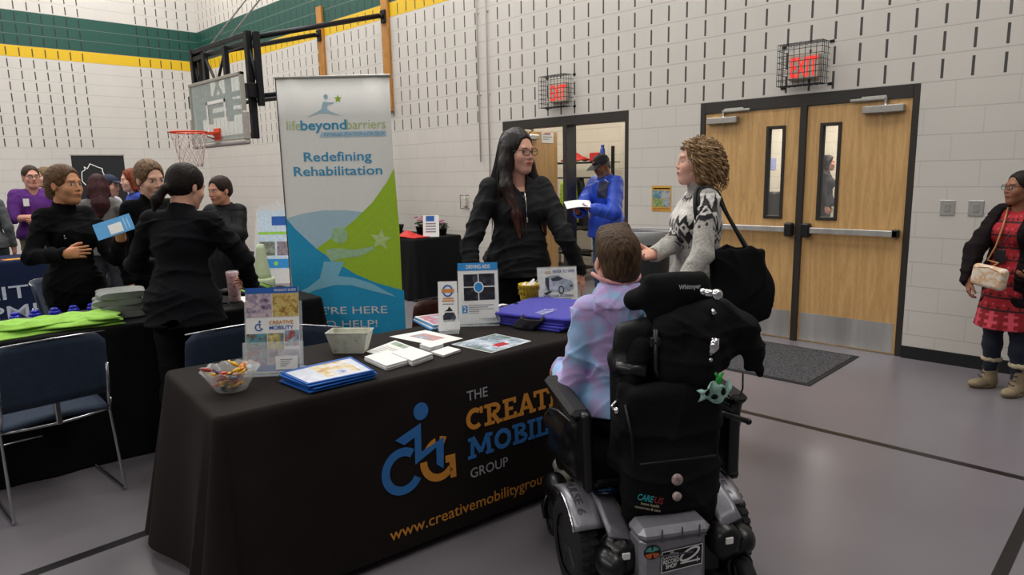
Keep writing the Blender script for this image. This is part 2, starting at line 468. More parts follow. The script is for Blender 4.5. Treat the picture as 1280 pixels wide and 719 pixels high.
# ------------------------------------------------------------------ people
# person frame: feet at the origin, facing +Y, the person's right hand on +X; built for 1.70 m and scaled
def nrm(v): v = np.asarray(v, float); return v/np.linalg.norm(v)
class Fig:
    def __init__(s, H=1.70, sex='f', girth=1., lean=(0, 0, 0), head=(0, 0, 0), R=None, L=None, legs=None, res=.005, headscale=1., shw=1., drop=0., face=1., neck=1.):
        s.k = H/1.70; s.sex = sex; s.g = girth; s.res = res; s.hs = headscale; s.face = face
        s.W = A(0, 0, 1.02+drop)
        s.M = rotm(-lean[0], lean[1], lean[2])        # lean forward, to the right, turn left
        w = (.166 if sex == 'm' else .142)*shw
        if sex == 'c': w = .135*shw
        s.sh = {'R': s.up(w, -.012, 1.382), 'L': s.up(-w, -.012, 1.382)}
        s.nb = s.up(0, -.012, 1.408); s.nt = s.up(0, .008, 1.52)
        s.Mh = s.M @ rotm(-head[0], head[2], head[1])
        s.hc = s.nt+s.Mh @ A(0, .012, .065)*s.hs
        s.hip = {'R': A(.088, 0, .92+drop), 'L': A(-.088, 0, .92+drop)}
        s.leg = legs or {'R': (A(.1, .01, .5), A(.105, -.02, .085), 0), 'L': (A(-.1, .01, .5), A(-.105, -.02, .085), 0)}
        s.arm = {}
        for q, a in (('R', R), ('L', L)):
            if a is None:
                x = (w+.05)*(1 if q == 'R' else -1)
                a = dict(e=(x*1.12, -.02, 1.11), w=(x*1.15, .05, .87), d=(0, .15, -1), n=(-.3 if q == 'R' else .3, 0, 0), curl=.35)
                a['n'] = (-1 if q == 'R' else 1, .2, 0)
            s.arm[q] = a
    def up(s, x, y, z): return s.M @ (A(x, y, z)-A(0, 0, 1.02))+s.W
    # the trunk, shared by skin and clothes; e = extra thickness
    def trunk(s, F, e=0., hips=True, bust=None, k=.05, hem=None, belly=0.):
        g = s.g
        if bust is None: bust = .045 if s.sex == 'f' else 0
        wd = .132 if s.sex == 'f' else .15
        if hips: F.ell(s.W+A(0, -.008, -.085), (((.165 if s.sex == 'f' else .155))*g+e, .11*g+e, .115+e), None, k)
        F.ell(s.up(0, 0, 1.08), (.125*g+e, .095*g+e+belly*.3, .12+e), s.M, k)
        F.ell(s.up(0, -.005, 1.25), (wd*g+e, .105*g+e, .15+e), s.M, k)
        if belly: F.ell(s.up(0, .035+belly*.4, 1.06), (.12*g+e, .08*g+e+belly*.4, .11+e), s.M, k)
        F.cone(s.up(-.09, -.015, 1.345), s.up(.09, -.015, 1.345), .06+e, .06+e, k)
        F.cone(s.sh['R'], s.sh['L'], .034+e, .034+e, .03)
        for x in (-1, 1): F.cone(s.up(x*.1, -.02, 1.39), s.nb+(s.nt-s.nb)*.1, .028+e*.7, .036+e*.3, .04)
        if bust:
            for x in (-1, 1): F.ell(s.up(x*.07*g, .085*g, 1.245), (.062+e, bust+e, .062+e), s.M, .04)
    def arms(s, F, e=0., end=1., k=.03, which='RL', loose=0., g=None):
        g = g or (1.12 if s.sex == 'm' else 1.)*(.5+.5*s.g)
        for q in which:
            a = s.arm[q]; S = s.sh[q]; E = A(*a['e']); W = A(*a['w'])
            F.cone(S, S+(E-S)*.3, .047*g+e, .047*g+e, k); F.cone(S+(E-S)*.3, E, .046*g+e, .036*g+e+loose*.5, k*.6)
            if end > 0: F.cone(E, E+(W-E)*end, .037*g+e+loose*.5, (.037-.0125*end)*g+e+loose*.6, k*.6)
    def legsf(s, F, e=0., end=1., k=.035, calf=0., which='RL'):
        g = (.55+.45*s.g)
        for q in which:
            K, An, _ = s.leg[q]; H = s.hip[q]; K = A(*K); An = A(*An)
            F.cone(H, K, .088*g+e, .056*g+e, k)
            F.cone(K, K+(An-K)*.35, .054*g+e, .054*g+e+calf, k)
            F.cone(K+(An-K)*.35, K+(An-K)*end, .053*g+e+calf, .036+e+calf, k)
    def hp(s, x, y, z): return s.hc+s.Mh @ (A(x, y, z)*s.hs)
    def headf(s, F):
        h = s.hs; M = s.Mh; f = s.face; m = s.sex == 'm'
        E = lambda c, r, k=.02, op='add', R=None: F.ell(s.hp(*c), tuple(x*h for x in r), M if R is None else M @ R, k*h, op)
        C = lambda a, b, ra, rb, k=.012, op='add': F.cone(s.hp(*a), s.hp(*b), ra*h, rb*h, k*h, op)
        E((0, -.014, .03), (.074, .094, .085), .001)
        E((0, .022, -.022), ((.062 if m else .058)*f, .068, .086), .03)
        E((0, .045, -.065), (.043*f, .042, .04), .03)
        cx = .02 if m else .009
        C((-cx*f, .068, -.096), (cx*f, .068, -.096), .015, .015, .025)
        for x in (-1, 1):
            C((x*(.055 if m else .046)*f, -.005, -.05), (x*(.022 if m else .014)*f, .055, -.095), .016 if m else .012, .016 if m else .012, .03)
            E((x*.038*f, .062, -.03), (.022, .02, .022), .025)
        C((-.034, .083 if m else .08, .024), (.034, .083 if m else .08, .024), .009 if m else .005, .009 if m else .006, .02)
        for x in (-1, 1): E((x*.03, .098, .004), (.019, .014, .011), .012, 'sub')
        for x in (-1, 1): E((x*.03, .074, .003), (.0135, .0135, .0125), .003)
        C((0, .086, .012), (0, .106 if m else .1, -.026), .007 if m else .0055, .0105 if m else .0078, .014)
        for x in (-1, 1): E((x*.0105, .097 if m else .093, -.031), (.008, .01, .007) if m else (.0065, .008, .006), .008)
        E((0, .08, -.058), (.026, .013, .012), .014)
        E((0, .0905, -.0535), (.0235, .0072, .0048), .004); E((0, .0895, -.0635), (.0195, .0078, .0062), .004)
        for x in (-1, 1):
            R = rotm(.12, 0, x*.22)
            E((x*.0755, .0, -.01), (.008, .0155, .027), .006, 'add', R)
            E((x*.084, .004, -.007), (.005, .008, .015), .004, 'sub', R)
        n = .054 if m else .046
        F.cone(s.hp(0, -.03, -.04), s.nb, n, n*1.1, .03); F.cone(s.nt, s.nb+s.M @ A(0, 0, -.06), n, n*1.35, .03)
    def hand(s, q, res=.003):
        a = s.arm[q]; W = A(*a['w']); E = A(*a['e']); d = nrm(a['d']); n = A(*a['n']); n = nrm(n-d*(n@d))
        t = np.cross(d, n)*(1 if q == 'R' else -1); hs = a.get('hs', .93 if s.sex != 'm' else 1.05)
        F = Field(W-.22, W+.22, res)
        p = lambda x, y, z: W+(d*y+t*x+n*z)*hs
        back = W+(E-W)*.4
        F.cone(back, W, .034, .026, .02); F.cone(W, p(0, .03, 0), .026, .022, .02)
        F.cone(p(-.018, .03, 0), p(-.026, .078, 0), .014, .0115, .016); F.cone(p(0, .03, 0), p(-.009, .084, 0), .015, .0125, .016)
        F.cone(p(.01, .03, 0), p(.01, .086, 0), .015, .0125, .016); F.cone(p(.018, .035, 0), p(.028, .082, 0), .014, .0115, .016)
        cu = a.get('curl', .35); sp = a.get('spread', 1.)
        cs = cu if isinstance(cu, (list, tuple)) else (cu*1.15, cu*1.1, cu, cu*.85)     # pinky..index
        for x, b, L, r, c in ((-.028, .078, .056, .0078, cs[0]), (-.0095, .085, .07, .0085, cs[1]), (.0105, .087, .076, .0088, cs[2]), (.03, .083, .068, .0084, cs[3])):
            o = p(x, b, 0); ang = c*.7; sd = x*2.4*sp
            for i, fr in enumerate((.42, .32, .26)):
                v = (d*math.cos(ang)+n*math.sin(ang)+t*sd*.5); v = nrm(v)
                o2 = o+v*L*fr*hs
                F.cone(o, o2, r*(1-.08*i), r*(1-.08*(i+1)), .003); o = o2; ang += c*1.05
        tc = a.get('thumb', .5)
        o = p(.016, .022, .004); v = nrm(d*.75+t*.8*tc*1.3+n*.35); o2 = o+v*.042*hs; F.cone(o, o2, .0145, .0112, .014)
        v = nrm(d*.95+t*.45*tc+n*.4); o3 = o2+v*.032*hs; F.cone(o2, o3, .0105, .0095, .003)
        v = nrm(d+t*.2*tc+n*.5); F.cone(o3, o3+v*.024*hs, .0095, .008, .003)
        # trim the forearm stump square so that it sits inside the sleeve
        return F.mesh()

SKIN = lambda: mat('skin', 'ffffff', .5, vcol=True, var=.05, nscale=60, spec=.35)
def person(name_label, fig, loc, rotz, skin='d9a58c', lips=None, brow='3a2a22', eye='3a2c24', hands='RL', bare=0., beard=None, blush=.25, look=0., trunk_res=.011, hand_res=.003, bare_leg=False, scarf=None):
    """root empty plus the continuous body mesh; returns the root"""
    t = thing('person', name_label, 'person', loc, rotz)
    s = fig
    pieces = []; cols = []
    sk = A(*lin(skin))
    lipc = A(*lin(lips)) if lips else sk*A(.72, .42, .42)
    # head
    c = s.hc; F = Field(c-A(.13, .15, .25), c+A(.13, .15, .15), s.res)
    s.headf(F)
    X = F.grid((slice(None),)*3)
    P, Q = F.mesh(); C = np.tile(sk, (len(P), 1))
    loc_ = ((P-s.hc) @ s.Mh)/s.hs           # into the head frame
    def paint(cn, r, col, w=1., soft=.35):
        d = np.sqrt((((loc_-A(*cn))/A(*r))**2).sum(1)); m = np.clip((1-d)/soft, 0, 1)*w
        C[:] = C*(1-m[:, None])+A(*col)*m[:, None]
    for x in (-1, 1):
        paint((x*.042, .07, -.032), (.026, .03, .022), sk*A(1.02, .72, .7), blush, .9)
        paint((x*.076, -.004, -.008), (.02, .03, .035), sk*A(1., .8, .78), .4, .8)
    paint((0, .108, -.03), (.014, .014, .012), sk*A(1.02, .78, .76), .4, .9)
    if beard:
        for cc, rr in (((0, .07, -.09), (.05, .045, .03)), ((0, .095, -.046), (.026, .016, .008)), ((.045, .03, -.07), (.03, .05, .035)), ((-.045, .03, -.07), (.03, .05, .035))):
            paint(cc, rr, lin(beard), .75, .5)
    paint((0, .092, -.0585), (.027, .018, .0112), lipc, .9, .35)
    paint((0, .098, -.0585), (.024, .02, .0018), lipc*.35, .8, .7)
    bw = A(*lin(brow))
    for x in (-1, 1):
        for dx, dz in ((-.014, .021), (-.006, .0235), (.003, .024), (.011, .0215)):
            paint((x*(.031+dx), .088, dz), (.0075, .02, .0042 if s.sex == 'm' else .0032), bw, .85 if s.sex == 'm' else .7, .6)
        paint((x*.03, .086, .0035), (.0155, .012, .0078), A(*lin('d8ccc4')), 1, .25)
        paint((x*.03+look*.006, .088, .0035), (.0066, .012, .0075), A(*lin(eye))*.6, 1, .3)
        paint((x*.03, .088, .0095), (.017, .014, .0032), bw*.5, .8, .5)
        paint((x*.03, .088, -.0045), (.014, .012, .0022), sk*.5, .35, .6)
    pieces.append((P, Q, 0)); cols.append(C)
    # trunk, arms and legs in one field
    lo = np.min([s.hip['R'], s.hip['L']]+[s.sh['R'], s.sh['L']]+[A(*s.arm[q]['e']) for q in 'RL']+[A(*s.arm[q]['w']) for q in 'RL']+[A(*s.leg[q][0]) for q in 'RL']+[A(*s.leg[q][1]) for q in 'RL'], axis=0)-.17
    hi = np.max([s.hip['R'], s.hip['L'], s.nt]+[s.sh['R'], s.sh['L']]+[A(*s.arm[q]['e']) for q in 'RL']+[A(*s.arm[q]['w']) for q in 'RL']+[A(*s.leg[q][0]) for q in 'RL']+[A(*s.leg[q][1]) for q in 'RL'], axis=0)+.15
    F = Field(lo, hi, trunk_res)
    s.trunk(F, -.006); s.arms(F, 0 if bare else -.006, 1.0); s.legsf(F, -.006)
    F.cone(s.nb, s.nt, .046 if s.sex != 'm' else .052, .045, .03)
    for q in 'RL':
        An = A(*s.leg[q][1]); yaw = s.leg[q][2]; fd = A(-math.sin(yaw), math.cos(yaw), 0)
        F.cone(An+A(0, 0, -.03), An+fd*.14+A(0, 0, -.055), .032, .022, .02)
    P, Q = F.mesh(); pieces.append((P, Q, 0)); cols.append(np.tile(sk, (len(P), 1)))
    for q in hands:
        P, Q = s.hand(q, hand_res); pieces.append((P, Q, 0)); cols.append(np.tile(sk*A(1., .93, .92), (len(P), 1)))
    np_object('body', pieces, SKIN(), t, s.k, cols)
    return t

def garment(name, fig, parent, material, fn, lo, hi, res=.008, wr=.0, freq=18, seed=1, color=None, label=None, post=None, an=(1, 1, 1.6)):
    F = Field(lo, hi, res); fn(F)
    F.zmax = fig.nb[2]-.005 if name not in ('trousers', 'jeans', 'leggings') else None
    if wr: F.wrinkle(wr, freq, seed, an)
    if post: post(F)
    P, Q = F.mesh()
    cols = None
    if color is not None: cols = [color(P)]
    return np_object(name, [(P, Q, 0)], material, parent, fig.k, cols, label)

def bounds(fig, pts, m=.16):
    return np.min(pts, axis=0)-m, np.max(pts, axis=0)+m
def top(name, fig, parent, material, e=.018, end=.97, hem=.86, loose=.008, collar=.03, wr=.003, res=.008, seed=1, neck_r=.056, vneck=0., color=None, belly=0., flare=0., label=None, sleeves=1, which='RL', open_front=0, cowl=0., freq=18, bust=None):
    s = fig
    pts = [s.sh['R'], s.sh['L'], s.nt, A(0, 0, hem)]+[A(*s.arm[q]['e']) for q in 'RL']+[A(*s.arm[q]['w']) for q in 'RL']
    lo, hi = bounds(s, pts, .2)
    def fn(F):
        s.trunk(F, e, belly=belly, bust=bust)
        if hem < .9: F.cone(s.W+A(0, -.008, -.1), s.W+A(0, -.008, hem-1.02-.04), .14*s.g+e, .14*s.g+e+flare, .06); 
        if hem < .9:
            for x in (-1, 1): F.cone(s.W+A(x*.06, -.0, -.1), s.W+A(x*.065, -.0, hem-1.02-.04), .1*s.g+e, .1*s.g+e+flare, .06)
        s.arms(F, e*.75, end, loose=loose, which=which)
        if collar: F.cone(s.nb, s.nb+(s.nt-s.nb)*min(1.2, collar/.09*1.1), neck_r+.016, neck_r+.012, .015)
        if cowl: F.cone(s.nb+A(0, -.06, -.03), s.nb+A(0, -.05, .03), cowl, cowl*.8, .03)
    def post(F):
        F.cut((0, 0, hem), (0, 0, -1))
        up = nrm(s.nt-s.nb); F.cone(s.nb+up*(.0 if vneck == 0 else -.02), s.nb+up*.3, neck_r, neck_r+.004, .006, 'sub')
        if vneck:
            F.cone(s.nb+s.M @ A(0, .05, .02), s.nb+s.M @ A(0, .13, -vneck), .046, .008, .006, 'sub')
        top_ = s.nb+up*max(.02, collar+.02)
        # nothing of the garment above the collar, near the neck only
        q = s.sl if False else None
        sl = F.sl(s.nb-A(.1, .1, -.0)+up*0, s.nb+A(.1, .1, .3))
        if sl is not None and collar:
            Xg, Yg, Zg = F.grid(sl); d = (Xg-top_[0])*up[0]+(Yg-top_[1])*up[1]+(Zg-top_[2])*up[2]
            F.v[sl] = np.maximum(F.v[sl], d)
        for q in which:
            a = s.arm[q]; E = A(*a['e']); W = A(*a['w']); dd = nrm(W-E)
            if end > .8:      # hollow the cuff so the hand comes out of it
                F.cone(E+(W-E)*(end-.06), W+dd*.2, .03, .03, .003, 'sub')
    return garment(name, s, parent, material, fn, lo, hi, res, wr, freq, seed, color, label, post)
def pants(name, fig, parent, material, e=.014, end=.96, calf=.01, wr=.003, res=.009, seed=2, topz=.98, skirt=None):
    s = fig
    pts = [s.hip['R'], s.hip['L']]+[A(*s.leg[q][0]) for q in 'RL']+[A(*s.leg[q][1]) for q in 'RL']
    lo, hi = bounds(s, pts, .2)
    def fn(F):
        F.ell(s.W+A(0, -.008, -.085), (.165*s.g+e, .115*s.g+e, .12+e), None, .05)
        s.legsf(F, e, end, calf=calf)
    return garment(name, s, parent, material, fn, lo, hi, res, wr, 22, seed)
def shoes(fig, parent, material, sole=None, high=0., h=.03, wide=1.):
    s = fig; out = []
    for q in 'RL':
        An = A(*s.leg[q][1]); yaw = s.leg[q][2]; fd = A(-math.sin(yaw), math.cos(yaw), 0); R = rotm(0, 0, yaw)
        base = An.copy(); base[2] = An[2]-.085
        lo = base-A(.25, .25, .02); hi = base+A(.25, .25, .2+high)
        F = Field(lo, hi, .005)
        F.ell(base+A(0, 0, .045)-fd*.01, (.036*wide, .05, .045), R, .01)
        F.ell(base+A(0, 0, .034)+fd*.1, (.044*wide, .085, .038), R, .04)
        F.cone(base+A(0, 0, .05), base+A(0, 0, .075+high), .042*wide, .043*wide, .03)
        F.cut(base+A(0, 0, .004), (0, 0, -1))
        P, Q = F.mesh()
        o = np_object('shoe', [(P, Q, 0)], material, parent, s.k)
        mb = MB(); 
        pts = [base+A(math.cos(a)*.045*wide*(1+.0*math.sin(a)), 0, 0)+0*fd for a in (0,)]
        n = 20; ring = []
        for i in range(n):
            a = 2*PI*i/n; w = .044*wide; l = .132 if math.sin(a) > 0 else .06
            pt = base+R @ A(math.cos(a)*w, .035+math.sin(a)*(l if math.sin(a) > 0 else .085), 0)
            ring.append(pt*s.k)
        Z = Vector((0, 0, 1))
        mb.add([Vector(p) for p in ring]+[Vector(p)+Z*.018 for p in ring], [list(range(n))[::-1], list(range(n, 2*n))]+[[i, (i+1) % n, n+(i+1) % n, n+i] for i in range(n)], True)
        mb.build('sole', sole or material, o)
        out.append(o)
    return out

def hair_mat(name, c1, c2, rough=.45, sc=60, zs=.12, ys=1):
    if name in MATS: return MATS[name]
    N = NT(name)
    vec = N.co('Object', (1, ys, zs))
    nz = N.n('ShaderNodeTexNoise'); N.l(vec, nz.inputs['Vector']); nz.inputs['Scale'].default_value = sc; nz.inputs['Detail'].default_value = 5
    N.l(N.ramp(nz.outputs['Fac'], [(.32, lin(c1)), (.68, lin(c2))]), N.b.inputs['Base Color'])
    n2 = N.n('ShaderNodeTexNoise'); N.l(N.co('Object', (1, ys, zs*.6)), n2.inputs['Vector']); n2.inputs['Scale'].default_value = sc*2.2; n2.inputs['Detail'].default_value = 3
    N.bump(n2.outputs['Fac'], .6, .006)
    N.b.inputs['Roughness'].default_value = rough+.1; N.b.inputs['Specular IOR Level'].default_value = .2
    MATS[name] = N.m; return N.m

def hair(fig, parent, material, kind='short', color=None, vol=1., length=.2, res=.005, extra=None, strands=0, seed=3, line=.0, name='hair', part=0.):
    """hair mass in the head frame; kind short / tied / long / bob"""
    s = fig; h = s.hs
    R_ = max(.2, length+.12)
    lo = s.hc-A(.2, .24, R_); hi = s.hc+A(.2, .2, .2)
    F = Field(lo, hi, res)
    E = lambda c, r, k=.02, op='add', R=None: F.ell(s.hp(*c), tuple(x*h for x in r), s.Mh if R is None else s.Mh @ R, k*h, op)
    C = lambda a, b, ra, rb, k=.012, op='add': F.cone(s.hp(*a), s.hp(*b), ra*h, rb*h, k*h, op)
    v = (vol-1)*.03+.006
    E((0, -.014, .032), (.074+v, .094+v, .085+v), .001)
    if kind == 'short':
        E((0, -.045, -.02), (.068+v*.7, .062+v*.7, .075), .02)
    elif kind == 'tied':
        E((0, -.035, -.01), (.072+v*.5, .072+v*.7, .07), .02)
    elif kind in ('long', 'bob'):
        E((0, -.04, -.03), (.078+v, .075+v, .09), .02)
        for x in (-1, 1):
            C((x*.07, -.005, .02), (x*.078, -.01, -.09), .026*vol, .03*vol, .03)
    if extra: extra(F, s, C, E)
    # the face opening
    E((0, .1, -.035-line), (.066, .09, .083), .012, 'sub')
    E((0, .125, .012-line), (.066, .086, .08), .014, 'sub')
    if kind in ('short',):
        for x in (-1, 1): E((x*.085, .01, -.03), (.03, .035, .045), .01, 'sub')
        F.cut(s.hp(0, 0, -.075), s.Mh @ A(0, .5, -1), .01)
    if kind == 'tied':
        for x in (-1, 1): E((x*.088, .012, -.032), (.025, .04, .04), .01, 'sub')
        F.cut(s.hp(0, 0, -.07), s.Mh @ A(0, .8, -1), .01)
    if kind in ('long', 'bob'):
        C((0, .01, -.09), (0, .06, -.3), .055, .06, .01, 'sub')
    F.wrinkle(.0012, 90, seed, (1, 1, .15))
    pieces = [F.mesh()+(0,)]
    return np_object(name, pieces, material, parent, s.k, [color(p[0]) for p in pieces] if color else None)

def glasses(fig, parent, material, r=.021, cat=True):
    s = fig; mb = MB(); k = s.k
    pt = lambda x, y, z: Vector(s.hp(x, y, z)*k)
    for x in (-1, 1):
        ring = []
        for i in range(20):
            a = 2*PI*i/20; rx = r*1.12; rz = r*.82
            ring.append(pt(x*.031+math.cos(a)*rx, .104-abs(math.cos(a)*rx+x*.031)*.12, .002+math.sin(a)*rz+(.004 if cat and x*math.cos(a) > .3 and math.sin(a) > 0 else 0)))
        mb.tube(ring, .0022*k, 6, closed=True)
        mb.tube([pt(x*.053, .098, .009), pt(x*.072, .075, .008), pt(x*.08, .01, .004), pt(x*.082, -.012, -.006)], .002*k, 6)
    mb.tube([pt(-.011, .106, .005), pt(0, .11, .008), pt(.011, .106, .005)], .002*k, 6)
    return mb.build('glasses', material, parent)
# ------------------------------------------------------------------ camera
def camera():
    yaw, pit, rol = map(math.radians, (44.62, -9.6, -1.233))
    fw = Vector((-math.sin(yaw)*math.cos(pit), math.cos(yaw)*math.cos(pit), math.sin(pit)))
    r0 = Vector((math.cos(yaw), math.sin(yaw), 0)); u0 = r0.cross(fw)
    r = r0*math.cos(rol)+u0*math.sin(rol); u = -r0*math.sin(rol)+u0*math.cos(rol)
    cd = bpy.data.cameras.new('camera'); co = bpy.data.objects.new('camera', cd); COL.objects.link(co)
    M = Matrix((( r.x, u.x, -fw.x, 3.5), (r.y, u.y, -fw.y, -6.276), (r.z, u.z, -fw.z, 1.614), (0, 0, 0, 1)))
    co.matrix_world = M
    cd.sensor_width = 36; cd.lens = 857/1280*36; cd.clip_start = .05; cd.clip_end = 200
    SC.camera = co
camera()
# ------------------------------------------------------------------ the gym: walls, floor, doors
BL = .2032
def block_wall_mat(name, uaxis, u0, base, stripes=True, groups=None, slots=True, zmin=2.235):
    N = NT(name)
    co = N.n('ShaderNodeTexCoord'); sx = N.n('ShaderNodeSeparateXYZ'); N.l(co.outputs['Object'], sx.inputs[0])
    u = sx.outputs[uaxis]; z = sx.outputs['Z']
    M = N.math
    uz = M('DIVIDE', z, BL); fz = M('FRACT', uz)
    jz = M('LESS_THAN', M('ABSOLUTE', M('SUBTRACT', M('FRACT', M('ADD', uz, .5)), .5)), .022)
    row = M('FLOOR', uz); par = M('MULTIPLY', M('FRACT', M('MULTIPLY', row, .5)), 1.0)
    fv = M('FRACT', M('ADD', M('ADD', M('DIVIDE', u, BL*2), 100.25-u0/BL/2), par))
    jv = M('LESS_THAN', M('ABSOLUTE', M('SUBTRACT', fv, .5)), .011)
    joint = M('MAXIMUM', jz, M('MULTIPLY', M('MULTIPLY', jv, M('ADD', M('MULTIPLY', M('LESS_THAN', z, zmin), .85), .15)), .55))
    cw = lin(base)
    nz = N.n('ShaderNodeTexNoise'); N.l(co.outputs['Object'], nz.inputs['Vector']); nz.inputs['Scale'].default_value = 2.5; nz.inputs['Detail'].default_value = 5
    col = N.mix(nz.outputs['Fac'], tuple(c*.93 for c in cw), tuple(min(1, c*1.05) for c in cw))
    if stripes:
        yel = M('MULTIPLY', M('GREATER_THAN', z, 19*BL), M('LESS_THAN', z, 20*BL))
        grn = M('MULTIPLY', M('GREATER_THAN', z, 20*BL), M('LESS_THAN', z, 23*BL))
        col = N.mix(yel, col, lin('dcb416')); col = N.mix(grn, col, lin('0f4a40'))
    col = N.mix(M('MULTIPLY', joint, .42), col, tuple(c*.45 for c in cw))
    slot = None
    if slots:
        uu = M('ADD', M('DIVIDE', u, BL), 200.5-u0/BL)
        su = M('LESS_THAN', M('ABSOLUTE', M('SUBTRACT', M('FRACT', uu), .5)), .05)
        sz = M('MULTIPLY', M('GREATER_THAN', fz, .1), M('LESS_THAN', fz, .82))
        slot = M('MULTIPLY', M('MULTIPLY', su, sz), M('GREATER_THAN', z, zmin))
        for lo, hi in (groups or []):       # plain bands between the perforated ones
            slot = M('MULTIPLY', slot, M('SUBTRACT', 1, M('MULTIPLY', M('GREATER_THAN', u, lo), M('LESS_THAN', u, hi))))
        n3 = N.n('ShaderNodeTexNoise'); N.l(co.outputs['Object'], n3.inputs['Vector']); n3.inputs['Scale'].default_value = 9
        col = N.mix(M('MULTIPLY', slot, .93), col, lin('191613'))
    N.l(col, N.b.inputs['Base Color'])
    h = M('SUBTRACT', 1, joint)
    if slot is not None: h = M('SUBTRACT', h, M('MULTIPLY', slot, 3))
    n2 = N.n('ShaderNodeTexNoise'); N.l(co.outputs['Object'], n2.inputs['Vector']); n2.inputs['Scale'].default_value = 70
    N.bump(M('ADD', h, M('MULTIPLY', n2.outputs['Fac'], .25)), .35, .008)
    N.b.inputs['Roughness'].default_value = .55
    return N.m

def floor_mat():
    N = NT('floor_sheet'); co = N.co('Object')
    nz = N.n('ShaderNodeTexNoise'); N.l(co, nz.inputs['Vector']); nz.inputs['Scale'].default_value = .9; nz.inputs['Detail'].default_value = 6
    n2 = N.n('ShaderNodeTexNoise'); N.l(co, n2.inputs['Vector']); n2.inputs['Scale'].default_value = 60
    a = N.ramp(nz.outputs['Fac'], [(.3, lin('6d686c')), (.7, lin('78737a'))])
    N.l(N.mix(N.math('MULTIPLY', n2.outputs['Fac'], .15), a, lin('5a5658')), N.b.inputs['Base Color'])
    N.l(N.ramp(nz.outputs['Fac'], [(.3, (.29,)*3), (.7, (.33,)*3)]), N.b.inputs['Roughness'])
    N.b.inputs['Specular IOR Level'].default_value = .5
    return N.m
def wood_mat(name, c1, c2, scale=3., along='Z', rough=.4, ring=9.):
    if name in MATS: return MATS[name]
    N = NT(name)
    sc = {'Z': (7, 7, .55), 'X': (.55, 7, 7), 'Y': (7, .55, 7)}[along]
    co = N.co('Object', sc)
    nz = N.n('ShaderNodeTexNoise'); N.l(co, nz.inputs['Vector']); nz.inputs['Scale'].default_value = scale*.35; nz.inputs['Detail'].default_value = 2
    w = N.math('FRACT', N.math('MULTIPLY', nz.outputs['Fac'], ring))
    w2 = N.math('ABSOLUTE', N.math('SUBTRACT', w, .5))
    n2 = N.n('ShaderNodeTexNoise'); N.l(N.co('Object', tuple(s*9 for s in sc)), n2.inputs['Vector']); n2.inputs['Scale'].default_value = scale; n2.inputs['Detail'].default_value = 4
    f = N.math('MULTIPLY_ADD', n2.outputs['Fac'], .75, N.math('MULTIPLY', w2, .6))
    N.l(N.ramp(f, [(.1, lin(c1)), (.75, lin(c2))]), N.b.inputs['Base Color'])
    N.b.inputs['Roughness'].default_value = rough; N.b.inputs['Coat Weight'].default_value = .25; N.b.inputs['Coat Roughness'].default_value = .3
    MATS[name] = N.m; return N.m

M_BLK = mat('black_metal', '15151a', .45, .4, var=.15)
M_BRZ = mat('door_frame_paint', '2b2723', .45, var=.08)
M_STEEL = mat('brushed_steel', 'c4c3c0', .34, .6, var=.12, nscale=2.5, stretch=(3, 1, .3))
M_CHROME = mat('chrome', 'd6d6da', .14, 1., var=.03)
M_ALU = mat('satin_aluminium', 'b4b2ac', .42, .85, var=.05)
M_WHITE = mat('white_card', 'ecebe8', .55, var=.02)
M_BLACKP = mat('black_plastic', '121214', .42, var=.1)
M_RUB = mat('rubber', '17171a', .8, var=.15, bump=.2)
M_WOOD = wood_mat('oak_veneer', 'ad8450', 'd3a970', ring=6)
M_POSTW = wood_mat('oiled_pine', '8d5a20', 'c08438', scale=5)

wx0, wx1, wz = -11.977, 7.0, 7.2
# right-hand (long) wall with two openings; thickness .2
def wall_with_holes(name, m, x0, x1, z1, holes, y0=0., y1=.2):
    mb = MB(); xs = sorted({x0, x1}|{h[0] for h in holes}|{h[1] for h in holes})
    for a, b in zip(xs[:-1], xs[1:]):
        top = None
        for h in holes:
            if h[0] <= a and b <= h[1]: top = h[2]
        mb.box((a, y0, 0 if top is None else top), (b, y1, z1))
    return struct(mb.build(name, m))
D1 = (-2.80, -.88, 2.235); D2 = (-.03, 1.895, 2.235)
wall_with_holes('wall_right', block_wall_mat('painted_block_right', 'X', 0., 'cbc6bf'), wx0, wx1, wz, [D1, D2])
struct(MB().box((wx0-.2, -14, 0), (wx0, .2, wz)).build('wall_back', block_wall_mat('painted_block_back', 'Y', -.176, 'cdc9c3', groups=[(-.176-9.5*BL, -.176-5.5*BL), (-8.3, -7.2)])))
struct(MB().box((wx0-.2, -14, -.1), (wx1, 8, 0)).build('floor', floor_mat()))
# court lines
mt = mat('court_line_black', '161314', .35, var=.1)
for nm, a, b in (('trim_1', (-9, -2.115), (6.5, -2.065)), ('trim_2', (3.09, -12), (3.14, -2.115)), ('trim_3', (.18, -12), (.235, -2.115))):
    struct(MB().box((a[0], a[1], 0), (b[0], b[1], .0015)).build(nm, mt))
# baseboards
mb_ = mat('vinyl_base', '131315', .5, var=.06)
struct(MB().box((1.895, -.008, 0), (wx1, 0, .105), .002).box((-.88, -.008, 0), (-.03, 0, .105), .002).box((wx0, -.008, 0), (-2.8, 0, .105), .002).build('baseboard_right', mb_))
struct(MB().box((wx0, -14, 0), (wx0+.008, 0, .105), .002).build('baseboard_back', mb_))
# painted conduits running up the wall
mc = mat('painted_conduit', 'd6d2cb', .6, var=.03)
c = MB().cyl((-3.2, -.02, 1.75), (-3.2, -.02, wz), .009).cyl((-3.03, -.02, 1.3), (-3.03, -.02, wz), .009)
for z in (2.6, 3.6, 4.4): c.box((-3.225, -.012, z), (-3.175, 0, z+.02), .002).box((-3.055, -.012, z), (-3.005, 0, z+.02), .002)
struct(c.build('trim_4', mc))

